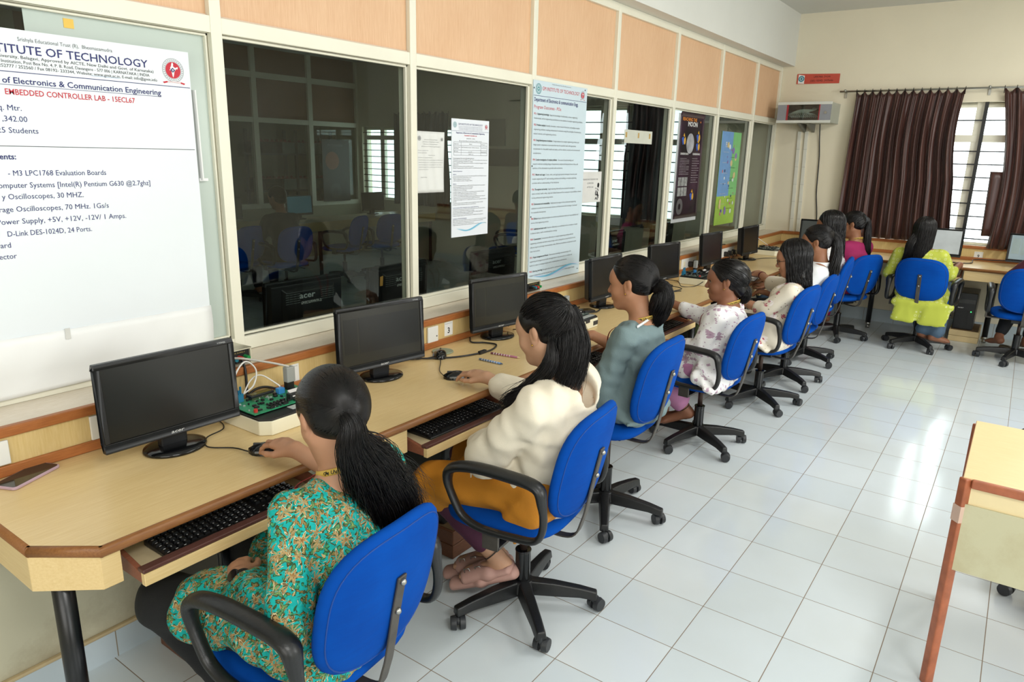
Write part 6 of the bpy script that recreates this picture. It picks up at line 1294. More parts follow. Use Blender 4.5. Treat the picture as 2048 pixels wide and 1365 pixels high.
def person(name, label, H, nb, pel, sh, el, wr, hands, kn, an, toe, skincol, top, bottom, hair, res=1.0, group='people seated at the computers', cat='person', face=True, glasses=False, spine=0.02, extra=None, feet=True, sleeve=None, lany=False, hem=None, earring=False, girth=1.0):
    """sh, el, wr, kn, an, toe: (left, right) joints in world metres"""
    nb = A_(*nb); pel = A_(*pel); sh, el, wr, kn, an, toe = [[A_(*p) for p in q] for q in (sh, el, wr, kn, an, toe)]
    S = nrm(sh[1] - sh[0]); up = nrm(nb - pel); F = nrm(np.cross(up, S)) ; S = np.cross(F, up)
    r = thing(name, tuple(pel - np.array([0, 0, 0.07])), label, cat, group); G = girth
    w1 = pel + up * 0.5 * np.linalg.norm(nb - pel) * 0.42 - F * spine; w2 = pel + (nb - pel) * 0.58 - F * spine * 0.8; hip = [pel - S * 0.085, pel + S * 0.085]
    tor = lambda g: [ecap(pel, w1, (.155 * G + g, .112 * G + g), (.122 * G + g, .098 * G + g), S, .05), ecap(w1, w2, (.122 * G + g, .098 * G + g), (.142 * G + g, .107 * G + g), S, .05), ecap(w2, nb - up * 0.075, (.142 * G + g, .107 * G + g), (.135 * G + g, .085 * G + g), S, .05),
                     cap(sh[0] * 0.85 + nb * 0.15 - up * .012, sh[1] * 0.85 + nb * 0.15 - up * .012, .047 + g, None, .05), ell(w2 + F * .075 - S * .06 + up * .03, (.055 + g, .05 + g, .055 + g), None, .04), ell(w2 + F * .075 + S * .06 + up * .03, (.055 + g, .05 + g, .055 + g), None, .04)]
    # --- body (one continuous skin surface; head and hands sampled finer)
    neck = cap(H.p(0, -.018, -.055), nb + F * .004 - up * 0.01, .050 * H.k, .054, .035); trap = [cap(nb - up * .012, sh[i] * 0.7 + nb * 0.3 + up * 0.002, .040, .032, .04) for i in (0, 1)]
    L = tor(-0.012) + [neck] + trap
    for i in (0, 1): L += [cap(sh[i], el[i], .044, .036, .03), cap(el[i], wr[i], .037, .0245, .02), cap(hip[i], kn[i], .080, .056, .04), cap(kn[i], an[i], .053, .033, .03)]
    if feet:
        for i in (0, 1):
            d = nrm(toe[i] - an[i] + np.array([0, 0, .035])); d = nrm(toe[i] - (an[i] - np.array([0, 0, .04]))); hl = an[i] - np.array([0, 0, .035]) - d * .028
            L += [cap(an[i], hl, .030, .030, .02), cap(hl, toe[i] - d * .03, .030, .026, .02)]
            sd = nrm(np.cross(d, (0, 0, 1)))
            for j in range(5): L.append(cap(toe[i] - d * .045 + sd * (j - 2) * .0135, toe[i] + d * (.008 - .006 * abs(j - 1.3)) + sd * (j - 2) * .015, .011, .009 + (0.003 if j == (0 if i else 4) else 0), .008))
    HP = H.skin(); parts = [surf(L + HP, 0.0085 * res, smooth=1)]
    lo = H.c - 0.16; hi = H.c + 0.15; hl = [neck] + trap + tor(-0.012)
    hm = surf(HP + hl, 0.0038 * res, lo=lo, hi=hi, smooth=1)
    v, f = parts[0]; kk = np.linalg.norm((v - H.c) , axis=1) > 0.118 * H.k   # drop the coarse head inside the fine one
    f = f[kk[f].all(1)]; parts = [(v, f), hm]
    for i in (0, 1):
        if hands[i] is None: continue
        hp = hand(wr[i], *hands[i][0], **(hands[i][1] if len(hands[i]) > 1 else {})); parts.append(surf(hp + [cap(el[i], wr[i], .037, .0245, .012)], 0.0027 * max(1, res * 0.9), lo=wr[i] - 0.20, hi=wr[i] + 0.20, smooth=1))
        parts[-1] = trim_far(parts[-1], wr[i], 0.235)
    body = npmesh('body', parts, skin(skincol), r)
    # --- clothes
    c = top; g = c.get('g', 0.012); T = tor(g); cuf = c.get('cuff', (1.0, 1.0)); k_ = []
    for i in (0, 1):
        q = cuf[i]; e2 = el[i]
        if q <= 1.0: T += [cap(sh[i], sh[i] + (el[i] - sh[i]) * q, .050 + g * .8, .043 + g * 1.1, .014)]
        else: w_ = el[i] + (wr[i] - el[i]) * (q - 1.0); T += [cap(sh[i], el[i], .050 + g * .8, .043 + g, .014), cap(el[i], w_, .042 + g, c.get('cr', .034) + g * .7, .012)]
    if hem:                                       # skirt part over the thighs, down to fraction hem of the thigh
        for i in (0, 1):
            kp = hip[i] + (kn[i] - hip[i]) * hem; T += [cap(hip[i] + up * .01, kp + np.array([0, 0, .012]), .098 + g, .080 + g, .06)]
        T += [cap(hip[0] + (kn[0] - hip[0]) * hem * .9 - np.array([0, 0, .01]), hip[1] + (kn[1] - hip[1]) * hem * .9 - np.array([0, 0, .01]), .06, None, .05)]
    T += c.get('add', [])
    T += [cap(nb + up * 0.005 + F * .02, H.p(0, -.01, -.05) + F * .035, c.get('neck', .058), .075, .012, True)] if c.get('open', True) else []
    if c.get('vneck'): T += [cap(nb + F * .05 + up * .02, nb + F * .13 - up * .07, .045, .02, .01, True)]
    sd = abs(hash(label)) % 1000 if False else sum(map(ord, label)) % 1000
    fw = c.get('fold', 0.0035)
    vt = surf(T, c.get('h', 0.0075) * res, wr=lambda X: wrinkle(X, fw, c.get('ff', 34.0), sd, c.get('st', (1, 1, 0.6))), smooth=1); tp = npmesh(c.get('name', 'tunic'), [vt], c['mat'], r)
    if bottom:
        T = []; b = bottom; g = b.get('g', 0.012); q = b.get('to', 0.92)
        for i in (0, 1): T += [cap(hip[i], kn[i], .088 + g, .060 + g, .04), cap(kn[i], kn[i] + (an[i] - kn[i]) * q, .057 + g, b.get('ankle', .040) + g * .6, .03)]
        T += b.get('add', []); npmesh(b.get('name', 'trousers'), [surf(T, 0.009 * res, wr=lambda X: wrinkle(X, b.get('fold', .003), 30.0, sd + 1), smooth=1)], b['mat'], r)
    hp, cores, kw = hair(H); ps = []
    for cs in cores: ps.append(surf(cs, 0.006 * res, smooth=1, **kw) if cs is cores[0] else surf(cs, 0.007 * res, smooth=1))
    npmesh('hair', ps + hp, HAIR, r)
    if face: face_parts(r, H, glasses)
    if lany: lanyard(r, nb, S, F, up)
    if earring:
        for q in (-1, 1): m = MB(r.location); m.sphere(H.p(q * .082, .004, -.036), .0035, 8, 6); m.build('earring', plain('gold', 'c9a24a', 0.25, metal=1.0), r, smooth=True)
    return r, dict(S=S, F=F, U=up, hip=hip, body=body)
def trim_far(vf, c, rad):
    v, f = vf; ok = np.linalg.norm(v - c, axis=1) < rad; f = f[ok[f].all(1)]; return v, f
def wrist_band(r, name, el, wr, t, rad, h, mat, n=28):
    el, wr = A_(*el), A_(*wr); d = nrm(wr - el); c = el + (wr - el) * t; s = nrm(np.cross(d, (0.3, 0.2, 1))); q = np.cross(d, s); m = MB(r.location); ribbon_ring(m, c, s, q, d, rad, rad, h, n=n, t=0.0018); return m.build(name, mat, r, smooth=True), c, d
# ---------------------------------------------------------------- cloth patterns
def m_teal():
    t = NT('teal_floral_cotton'); co = t.co()
    nw = t.n('ShaderNodeTexNoise', i_Scale=22.0, i_Detail=2.0); t.l(co, nw.inputs['Vector'])
    wv = t.n('ShaderNodeMix', data_type='VECTOR'); wv.inputs[0].default_value = 0.022; t.l(co, wv.inputs[4]); t.l(nw.outputs['Color'], wv.inputs[5]); cw = wv.outputs[1]
    c = t.mix(0.0, lin('19a9a4'), lin('19a9a4'))
    def layer(c, scale, rot, thr, petals, fill, edge, core, seed, rim=None):
        rim = rim or edge
        mp = t.n('ShaderNodeMapping'); mp.inputs['Scale'].default_value = (scale,) * 3; mp.inputs['Location'].default_value = (seed, seed * 1.7, seed * 0.6); mp.inputs['Rotation'].default_value = rot; t.l(cw, mp.inputs[0])
        v = t.n('ShaderNodeTexVoronoi', i_Scale=1.0, i_Randomness=0.85); t.l(mp.outputs[0], v.inputs['Vector'])
        d = t.n('ShaderNodeVectorMath', operation='SUBTRACT'); t.l(mp.outputs[0], d.inputs[0]); t.l(v.outputs['Position'], d.inputs[1])
        s = t.n('ShaderNodeSeparateXYZ'); t.l(d.outputs[0], s.inputs[0]); sc = t.n('ShaderNodeSeparateColor'); t.l(v.outputs['Color'], sc.inputs[0])
        an = t.math('ARCTAN2', t.math('ADD', s.outputs[2], t.math('MULTIPLY', s.outputs[1], 0.5)), t.math('ADD', s.outputs[0], t.math('MULTIPLY', s.outputs[1], 0.6)))
        lob = t.math('SUBTRACT', 1.0, t.math('ABSOLUTE', t.math('SINE', t.math('ADD', t.math('MULTIPLY', an, petals / 2), t.math('MULTIPLY', sc.outputs[0], 6.0)))))
        R = t.math('ADD', t.math('MULTIPLY', lob, thr * 0.95), thr * 0.34); q = t.math('DIVIDE', v.outputs['Distance'], R)
        f = t.ramp(q, [(0.0, core), (0.22, core), (0.30, edge), (0.36, fill), (0.62, fill), (0.70, edge), (0.84, rim)], 'CONSTANT')
        return t.mix(t.math('LESS_THAN', q, 1.0), c, f)
    c = layer(c, 58, (0.4, 0.2, 0.1), 0.46, 2, lin('3f9a6a'), lin('2d5a3c'), lin('6fb98a'), 3.1)
    c = layer(c, 50, (0.1, 0.5, 0.9), 0.48, 2, lin('8a7a48'), lin('4e4222'), lin('a8965a'), 7.7)
    c = layer(c, 40, (0.9, 0.1, 0.3), 0.44, 4, lin('9c8150'), lin('553f22'), lin('b99c68'), 1.3, lin('c4ab78'))
    c = layer(c, 34, (0.5, 0.4, 0.8), 0.44, 3, lin('5c8f5e'), lin('3c5030'), lin('93a35c'), 2.3)
    c = layer(c, 27, (0.3, 0.7, 0.2), 0.42, 7, lin('bb9c66'), lin('5e4426'), lin('8a6238'), 5.2, lin('d9cba0'))
    n3 = t.n('ShaderNodeTexNoise', i_Scale=120.0, i_Detail=2.0); t.l(co, n3.inputs['Vector'])
    c = t.mix(0.35, c, t.ramp(n3.outputs[0], [(0.35, (0.55, 0.55, 0.55)), (0.65, (1.2, 1.2, 1.1))]), 'MULTIPLY')
    t.base(c); t.setp(0.8, 0, 0.2); return t.m
def m_motif(name, base, spots, rough=0.85):
    """base cloth with clustered motifs: spots = [(scale, threshold, petals, fill, core, probability)]"""
    t = NT(name); co = t.co(); n = t.n('ShaderNodeTexNoise', i_Scale=6.0, i_Detail=4.0); t.l(co, n.inputs['Vector']); b = lin(base)
    c = t.ramp(n.outputs[0], [(0.3, tuple(x * 0.95 for x in b)), (0.7, b)])
    for i, (scale, thr, pet, fill, core, prob) in enumerate(spots):
        mp = t.n('ShaderNodeMapping'); mp.inputs['Scale'].default_value = (scale,) * 3; mp.inputs['Location'].default_value = (i * 3.3, i * 1.7, i * 5.1); t.l(co, mp.inputs[0])
        v = t.n('ShaderNodeTexVoronoi', i_Scale=1.0, i_Randomness=0.9); t.l(mp.outputs[0], v.inputs['Vector'])
        d = t.n('ShaderNodeVectorMath', operation='SUBTRACT'); t.l(mp.outputs[0], d.inputs[0]); t.l(v.outputs['Position'], d.inputs[1])
        s = t.n('ShaderNodeSeparateXYZ'); t.l(d.outputs[0], s.inputs[0]); sc = t.n('ShaderNodeSeparateColor'); t.l(v.outputs['Color'], sc.inputs[0])
        an = t.math('ARCTAN2', s.outputs[2], t.math('ADD', s.outputs[0], t.math('MULTIPLY', s.outputs[1], 0.7)))
        R = t.math('ADD', t.math('MULTIPLY', t.math('ABSOLUTE', t.math('SINE', t.math('ADD', t.math('MULTIPLY', an, pet / 2), t.math('MULTIPLY', sc.outputs[1], 5.0)))), thr * 0.5), thr * 0.55)
        q = t.math('DIVIDE', v.outputs['Distance'], R); on = t.math('MULTIPLY', t.math('LESS_THAN', q, 1.0), t.math('LESS_THAN', sc.outputs[0], prob))
        c = t.mix(on, c, t.ramp(q, [(0.0, lin(core)), (0.35, lin(fill))], 'CONSTANT'))
    t.base(c); t.setp(rough, 0, 0.2); n2 = t.n('ShaderNodeTexNoise', i_Scale=300.0); t.l(co, n2.inputs['Vector']); t.bump(n2.outputs[0], 0.2, 0.002); return t.m
def m_block(name, base, pat, scale, cell=(1, 1, 1)):
    """lime cloth with a regular block print"""
    t = NT(name); co = t.co(); v = t.n('ShaderNodeTexVoronoi', i_Scale=scale, i_Randomness=0.12); t.l(co, v.inputs['Vector'])
    c = t.ramp(v.outputs['Distance'], [(0.0, lin(pat)), (0.16, lin(base)), (0.26, lin(pat)), (0.36, lin(base))], 'CONSTANT'); t.base(c); t.setp(0.8, 0, 0.2); return t.m
TEAL = m_teal()
HOOD = cloth('cream_fleece', 'ece2cc', 0.9, 0.35, 500, 0.03)
SAGE = cloth('sage_cotton', '74888a', 0.85, 0.4, 260, 0.07)
MAUVE = m_motif('white_mauve_print', 'eeecea', [(13, 0.36, 7, 'b598a8', '9a7c90', 0.40), (30, 0.36, 5, 'bb9fb0', 'a5879a', 0.42), (60, 0.30, 3, 'c2aab8', 'a98a9c', 0.4)])
CREAMF = m_motif('cream_floral_print', 'e8dfcc', [(12, 0.38, 5, 'f4ebe6', 'c2485c', 0.5), (17, 0.32, 6, 'b4616e', 'e2c9b8', 0.42), (44, 0.2, 2, '7d6a5a', '7d6a5a', 0.5)])
LIME = m_block('lime_block_print', 'bcc44e', 'd3d88e', 27)
WHITEC = cloth('white_cotton', 'e9ebec', 0.8, 0.25, 300, 0.03); MAGENTA = cloth('magenta_cotton', '9c1e58', 0.8, 0.2, 300, 0.1); MAROON = cloth('maroon_cotton', '4a1826', 0.8, 0.2, 300, 0.12)
BLKC = cloth('black_cotton', '0f1012', 0.85, 0.2, 300, 0.1); ORANGE = cloth('orange_cotton', 'cf8620', 0.8, 0.3, 260, 0.08); PLUM = cloth('plum_legging', '4d1d38', 0.75, 0.2, 300, 0.1)
PINKB = m_motif('pink_print', 'c386ac', [(30, 0.2, 4, 'e0bfd4', 'ecd6e4', 0.6)]); JEAN = cloth('denim', '4d6378', 0.85, 0.3, 400, 0.12); OLIVE = cloth('olive_green', '6f7d52', 0.85, 0.2, 300, 0.1); DARKC = cloth('charcoal_shirt', '15171b', 0.85, 0.2, 300, 0.1)
SILK = plain('hair_tie', '0c0d12', 0.6)
def Z(*p): return A_(*p)

# ---------------------------------------------------------------- nearest: teal floral tunic, low ponytail
H = Head((-1.322, 0.24, 1.048), (0.22, 0.92, -0.32), (0.0, 0.1, 1), sc=0.96)
TIE = H.p(-0.020, -0.116, 0.012)
tp = [TIE, TIE + Z(0.006, -0.022, -0.03), TIE + Z(0.012, -0.02, -0.09), Z(-1.285, 0.135, 0.90), Z(-1.235, 0.13, 0.82), Z(-1.19, 0.125, 0.73)]
tw = lambda t: 0.017 + 0.04 * min(1, t * 2.2) + 0.03 * t
def hair1(H):
    parts = [H.pulled((-0.18, -1.0, -0.06), 2600, 1, 0.014, 0.008, rad=0.0014), tail(tp, tw, 3200, 0.013, 1.5, 3, 30, 0.55, 0.0012), tail(tp, lambda t: tw(t) * 1.2, 320, 0.018, 1.9, 4, 30, 0.6, 0.0008, spread=0.02)]
    return parts, [H.capsdf(0.0125, bulge=0.008), tail_core(tp, tw, 0.72, flat=0.5)], dict(cuts=H.hairline_cut())
r1, d1 = person('person', 'nearest seated person in a teal floral tunic with long black ponytail', H, (-1.315, 0.212, 0.885), (-1.335, 0.245, 0.50), [(-1.462, 0.218, 0.842), (-1.150, 0.235, 0.852)], [(-1.520, 0.175, 0.600), (-1.085, 0.34, 0.70)], [(-1.475, 0.45, 0.592), (-1.165, 0.60, 0.805)],
    [((Z(0.50, 0.85, -0.12), Z(-0.35, 0.1, 1.0), Z(0.9, -0.4, 0.2)), dict(curl=((28, 48, 35), (32, 52, 35), (36, 55, 38), (40, 55, 40)), thumb=0.0)), ((Z(0.03, 1, 0.02), Z(-0.05, 0.0, 1), Z(-1, 0.2, 0)), dict(curl=((18, 24, 18), (16, 28, 20), (20, 30, 20), (22, 30, 20)), spread=0.05))],
    [(-1.545, 0.70, 0.455), (-1.24, 0.74, 0.47)], [(-1.40, 0.60, 0.09), (-1.22, 0.62, 0.09)], [(-1.36, 0.74, 0.03), (-1.20, 0.77, 0.03)], 'c08f70',
    dict(mat=TEAL, name='tunic', g=0.014, cuff=(1.72, 1.5), h=0.0065, fold=0.008, ff=36, cr=0.036, add=[ecap((-1.36, 0.36, 0.51), (-1.345, 0.15, 0.46), (.20, .06), (.205, .06), (1, 0, 0), .05)]),
    dict(mat=BLKC, name='trousers', g=0.014), hair1, hem=0.70, girth=0.95, face=True, lany=False)
m = MB(r1.location); ribbon_ring(m, A_(*TIE) + Z(0, .004, -.004), H.S, nrm(H.U), -H.F, .021, .021, .014, t=.005); m.build('hair_tie', SILK, r1, smooth=True)
lanyard(r1, (-1.315, 0.212, 0.888), d1['S'], d1['F'], d1['U'], 0.064, 0.060, True, 0.028)
wb, c, d = wrist_band(r1, 'watch_strap', (-1.520, 0.175, 0.600), (-1.475, 0.45, 0.592), 0.93, 0.029, 0.014, BLKC)
m = MB(r1.location); q = nrm(np.cross(d, (0, 0, 1))); o = nrm(Z(-0.75, 0.0, 0.75)); o = nrm(o - d * (o @ d)); m.cyl(c + o * .026, c + o * .036, .0175, seg=24); w_ = m.build('watch_case', BLKM, r1, bevel=0.002); m = MB(r1.location); m.cyl(c + o * .0365, c + o * .0372, .0145, seg=24); m.build('watch_dial', BLKG, w_)

# ---------------------------------------------------------------- cream hoodie, orange skirt, plum leggings, pink sandals
H = Head((-0.398, 0.225, 1.09), (-0.02, 0.95, -0.28), sc=.97)
CL = H.p(0.02, -0.105, 0.065)
ta = [CL, CL + Z(0.008, -0.012, -0.06), H.p(0.02, -0.098, -0.08), Z(-0.392, 0.118, 0.94), Z(-0.42, 0.115, 0.875)]
tb_ = [H.p(-0.055, -0.06, -0.02), H.p(-0.075, -0.055, -0.10), Z(-0.485, 0.19, 0.93), Z(-0.535, 0.255, 0.865), Z(-0.545, 0.29, 0.82)]
def hair2(H):
    return [H.pulled((0.1, -1.0, 0.45), 1700, 11, 0.013, 0.005, rad=0.0014, mess=0.004), tail(ta, lambda t: 0.03 + 0.045 * math.sin(PI * min(1, .05 + t * .9)) ** .8, 2200, 0.012, 1.3, 12, 26, 0.6, 0.0012, spread=0.012), tail(tb_, lambda t: 0.034 * min(1, .2 + 3 * t) * (1 - 0.65 * t), 600, 0.010, 1.4, 13, 22, 0.7, 0.0014, out=(-1, 0, 0.01), spread=0.016),
            H.loose(700, 14, 0.20, 2.2, 0.012, rad=0.0013, wave=0.006, freq=1.2)], [H.capsdf(0.0115, bulge=0.006), tail_core(ta, lambda t: 0.028 + 0.045 * math.sin(PI * min(1, t * 1.1)) ** .8, 0.75, flat=0.55)], dict(cuts=H.hairline_cut())
hoodadd = [ecap((-0.395, 0.085, 0.905), (-0.365, 0.066, 0.852), (.12, .038), (.10, .036), (1, 0.1, 0), .02), cap((-0.375, 0.055, 0.842), (-0.30, 0.075, 0.905), .030, .028, .02), cap((-0.40, 0.058, 0.845), (-0.51, 0.12, 0.915), .026, .030, .02),
           cap((-0.51, 0.12, 0.915), (-0.485, 0.215, 0.905), .034, .026, .02), cap((-0.29, 0.10, 0.925), (-0.32, 0.21, 0.905), .034, .026, .02), cap((-0.38, 0.105, 0.965), (-0.375, 0.09, 0.90), .055, .075, .012, True),
           ecap((-0.40, 0.20, 0.515), (-0.40, 0.18, 0.58), (.175, .14), (.160, .128), (1, 0, 0), .03)]
r2, d2 = person('person', 'seated person in a cream hoodie and orange skirt with half-tied black hair', H, (-0.395, 0.148, 0.92), (-0.40, 0.205, 0.54), [(-0.552, 0.150, 0.868), (-0.232, 0.170, 0.875)], [(-0.578, 0.325, 0.650), (-0.165, 0.37, 0.715)], [(-0.42, 0.47, 0.620), (-0.235, 0.592, 0.805)],
    [((Z(0.7, 0.6, -0.1), Z(0, 0, 1), Z(1, 0, 0)),), ((Z(0.10, 1, 0.02), Z(-0.05, 0.0, 1), Z(-1, 0.2, 0)), dict(curl=((16, 24, 16), (16, 28, 18), (20, 30, 20), (24, 30, 20)), spread=0.06))],
    [(-0.565, 0.60, 0.475), (-0.30, 0.64, 0.48)], [(-0.475, 0.345, 0.20), (-0.395, 0.43, 0.17)], [(-0.52, 0.475, 0.105), (-0.455, 0.56, 0.085)], 'c29678',
    dict(mat=HOOD, name='hoodie', g=0.028, cuff=(1.85, 1.72), cr=0.036, h=0.007, fold=0.0075, ff=42, add=hoodadd, neck=.052), dict(mat=PLUM, name='leggings', g=0.004, to=0.78, ankle=.042), hair2, feet=True, face=True, earring=True)
sk = [cap(d2['hip'][i] + Z(0, -.03, 0), A_(*[(-0.565, 0.585, 0.475), (-0.30, 0.62, 0.48)][i]), .102, .082, .06) for i in (0, 1)] + [cap((-0.42, 0.50, 0.49), (-0.40, 0.30, 0.50), .07, .08, .06), cap((-0.59, 0.60, 0.445), (-0.555, 0.53, 0.385), .060, .03, .04), ecap((-0.575, 0.20, 0.485), (-0.575, 0.14, 0.44), (.07, .035), (.085, .018), (0, 1, 0), .03), cap((-0.54, .14, .49), (-0.30, .13, .49), .05, .05, .04)]
npmesh('skirt', [surf(sk, 0.0075, wr=lambda X: wrinkle(X, 0.005, 26.0, 5), smooth=1)], ORANGE, r2)
m = MB(r2.location); ribbon_ring(m, A_(*CL), H.S, H.U, -H.F, .016, .02, .012, t=.004); m.build('hair_clip', SILK, r2, smooth=True)
for i in (0, 1):
    a = A_(*[(-0.475, 0.345, 0.20), (-0.395, 0.43, 0.17)][i]); t_ = A_(*[(-0.52, 0.475, 0.105), (-0.455, 0.56, 0.085)][i]); dn = nrm(t_ - (a - Z(0, 0, .04))); sd = nrm(np.cross(dn, (0, 0, 1))); nn = np.cross(sd, dn); hl = a - Z(0, 0, .04) - dn * .06 - nn * .03; tt = t_ + dn * .03 - nn * .034
    SP = plain('dusty_pink_rubber', 'b88f83', 0.6, var=0.05, bump=0.1)
    sole = [ecap(hl, hl * .45 + tt * .55, (.038, .026), (.047, .026), sd, .02), ecap(hl * .45 + tt * .55, tt + dn * .02, (.047, .026), (.038, .024), sd, .02)]
    vs = surf(sole, 0.004, smooth=1); sc_ = thing  # sole
    so = npmesh('sandal_sole', [vs], SP, r2)
    up_ = [ecap(hl * .62 + tt * .38 + nn * .03, tt * .80 + hl * .20 + nn * .022, (.049, .038), (.049, .032), sd, .02), ecap(hl * .95 + tt * .05 + nn * .022, hl * .6 + tt * .4 + nn * .018, (.043, .024), (.047, .026), sd, .02)]
    npmesh('sandal_strap', [surf(up_ + [cap(hl * .9 + tt * .1 + nn * .06, hl * .62 + tt * .38 + nn * .085, .034, .038, .01, True)], 0.004, smooth=1)], SP, r2)
    for q in (0.52, 0.72):
        c = hl * (1 - q) + tt * q + nn * .052; o = sd * (-1); m = MB(r2.location); m.tube([c + o * .03 + dn * x + nn * z_ for x, z_ in ((-.011, -.012), (.011, -.012), (.011, .010), (-.011, .010))], .0022, 6, closed=True); m.build('buckle', STEEL, r2, smooth=True)
m = MB(r2.location); cr_ = A_(-0.165, 0.37, 0.715); cw_ = A_(-0.235, 0.592, 0.805); m.tube([cr_ + (cw_ - cr_) * q for q in (.68, .70, .72, .74, .76, .78, .80, .82, .84)], [.046, .047, .043, .045, .041, .044, .040, .042, .035], 22); m.build('cuff', HOOD, r2, smooth=True)
wrist_band(r2, 'anklet', (-0.565, 0.60, 0.475), (-0.475, 0.345, 0.20), 0.93, 0.038, 0.004, plain('anklet_beads', '2a221c', 0.4, var=0.6, scale=200))
m = MB(r2.location); m.tube(smoothpath([(-0.575, 0.40, 0.60), (-0.60, 0.375, 0.555), (-0.612, 0.37, 0.515)], 5), .004, 6); m.build('drawstring', HOOD, r2, smooth=True)

# ---------------------------------------------------------------- grey-green top, full low ponytail
H = Head((0.492, 0.335, 1.125), (-0.16, 0.98, -0.12))
TIE = H.p(0.0, -0.112, -0.012)
tp3 = [TIE, TIE + Z(0.008, -0.028, -0.015), TIE + Z(0.008, -0.035, -0.06), TIE + Z(0.005, -0.02, -0.13), TIE + Z(0.0, 0.0, -0.19)]
tw3 = lambda t: 0.018 + 0.042 * math.sin(PI * min(1, 0.08 + t * 0.95)) ** .7
def hair3(H): return [H.pulled((0.0, -1.0, -0.25), 2000, 21, 0.013, 0.004, rad=0.0014), tail(tp3, tw3, 2200, 0.009, 1.3, 22, 24, 0.8, 0.0013)], [H.capsdf(0.0115, bulge=0.004), tail_core(tp3, tw3, 0.8, flat=0.75)], dict(cuts=H.hairline_cut())
r3, d3 = person('person', 'seated person in a plain grey-green top and yellow lanyard with full low ponytail', H, (0.498, 0.262, 0.962), (0.47, 0.31, 0.595), [(0.340, 0.275, 0.908), (0.655, 0.305, 0.908)], [(0.295, 0.355, 0.675), (0.70, 0.43, 0.735)], [(0.355, 0.525, 0.712), (0.655, 0.605, 0.806)],
    [((Z(0.25, 1, -0.05), Z(0, 0.1, 1), Z(1, 0, 0)), dict(curl=(25, 30, 20))), ((Z(-0.30, 1, -0.02), Z(0.0, 0.0, 1), Z(-1, 0.0, 0)), dict(curl=(30, 45, 30)))],
    [(0.40, 0.78, 0.50), (0.60, 0.78, 0.50)], [(0.42, 0.74, 0.13), (0.58, 0.74, 0.13)], [(0.42, 0.88, 0.05), (0.58, 0.88, 0.05)], 'b98666',
    dict(mat=SAGE, name='top', g=0.014, cuff=(1.12, 1.12), h=0.0065, fold=0.007, ff=48, cr=.052, neck=.078, hem=1, add=[cap((0.312, 0.325, 0.735), (0.298, 0.375, 0.672), .052, .066, .03), ecap((0.47, 0.32, 0.62), (0.46, 0.18, 0.55), (.19, .10), (.19, .05), (1, 0, 0), .05)]), dict(mat=BLKC, name='trousers', g=.02), hair3, hem=0.8, lany=True, earring=True, girth=0.92)
m = MB(r3.location); ribbon_ring(m, A_(*TIE) + H.F * -.012, H.S, H.U, -H.F, .021, .021, .014, t=.005); m.build('hair_tie', SILK, r3, smooth=True)
m = MB(r3.location)
for i in range(9): m.sphere(V((0.372 + 0.011 * i, 0.232 - 0.001 * i, 0.962 + 0.0022 * i)), (.006, .004, .007), 7, 5)
tag(m.build('shoulder_lace', PAPER, r3), 'white lace strip on the shoulder')

# ---------------------------------------------------------------- girl in white and mauve, face seen from the side
H = Head((1.57, 0.272, 1.005), (-0.36, 0.93, -0.05), sc=0.98)
bn = H.p(0.0, -0.105, -0.065)
def hair4(H): return [H.pulled((0.0, -0.9, -0.6), 1800, 31, 0.015, 0.010, rad=0.0014, mess=0.003), tail([bn + H.F * .02 + H.U * .03, bn + H.U * .0 - H.F * .012, bn - H.U * .04 - H.F * .004, bn - H.U * .065 + H.F * .012], lambda t: 0.036 * math.sin(PI * min(1, .25 + t * .72)) ** .6 + .004, 500, 0.006, 1.5, 32, 14, 0.9, 0.0016)], [H.capsdf(0.0145, bulge=0.012), [H.e((0, -.088, -.045), (.055, .042, .055), .02), H.e((0, -.07, -.02), (.068, .05, .06), .02)]], dict(cuts=H.hairline_cut(fringe=0.004))
r4, d4 = person('person', 'girl in a white tunic with mauve flowers, her face turned sideways', H, (1.577, 0.232, 0.868), (1.565, 0.265, 0.525), [(1.428, 0.245, 0.818), (1.735, 0.265, 0.822)], [(1.400, 0.325, 0.622), (1.765, 0.44, 0.735)], [(1.455, 0.53, 0.612), (1.732, 0.640, 0.795)],
    [((Z(0.4, 1, 0), Z(0, 0, 1), Z(1, 0, 0)),), ((Z(-0.05, 1, 0.0), Z(0, 0, 1), Z(-1, 0, 0)), dict(curl=(18, 25, 20)))],
    [(1.44, 0.62, 0.485), (1.69, 0.66, 0.48)], [(1.535, 0.425, 0.205), (1.60, 0.47, 0.175)], [(1.50, 0.57, 0.10), (1.585, 0.61, 0.095)], '8f6047',
    dict(mat=MAUVE, name='tunic', g=0.013, cuff=(1.75, 1.62), h=0.0065, fold=0.006, cr=.036, add=[ecap((1.36, 0.28, 0.50), (1.355, 0.17, 0.43), (.05, .13), (.022, .15), (0, 1, 0), .04), cap((1.42, .42, .50), (1.385, .36, .40), .06, .012, .04), ecap((1.575, 0.30, 0.50), (1.575, 0.19, 0.46), (.195, .06), (.2, .055), (1, 0, 0), .05)]),
    dict(mat=PINKB, name='pyjama', g=0.026, to=0.80, ankle=.05, fold=.006), hair4, hem=0.52, lany=True, earring=True)
wrist_band(r4, 'anklet', (1.44, 0.62, 0.485), (1.535, 0.425, 0.205), 0.97, 0.037, 0.004, BLKC)

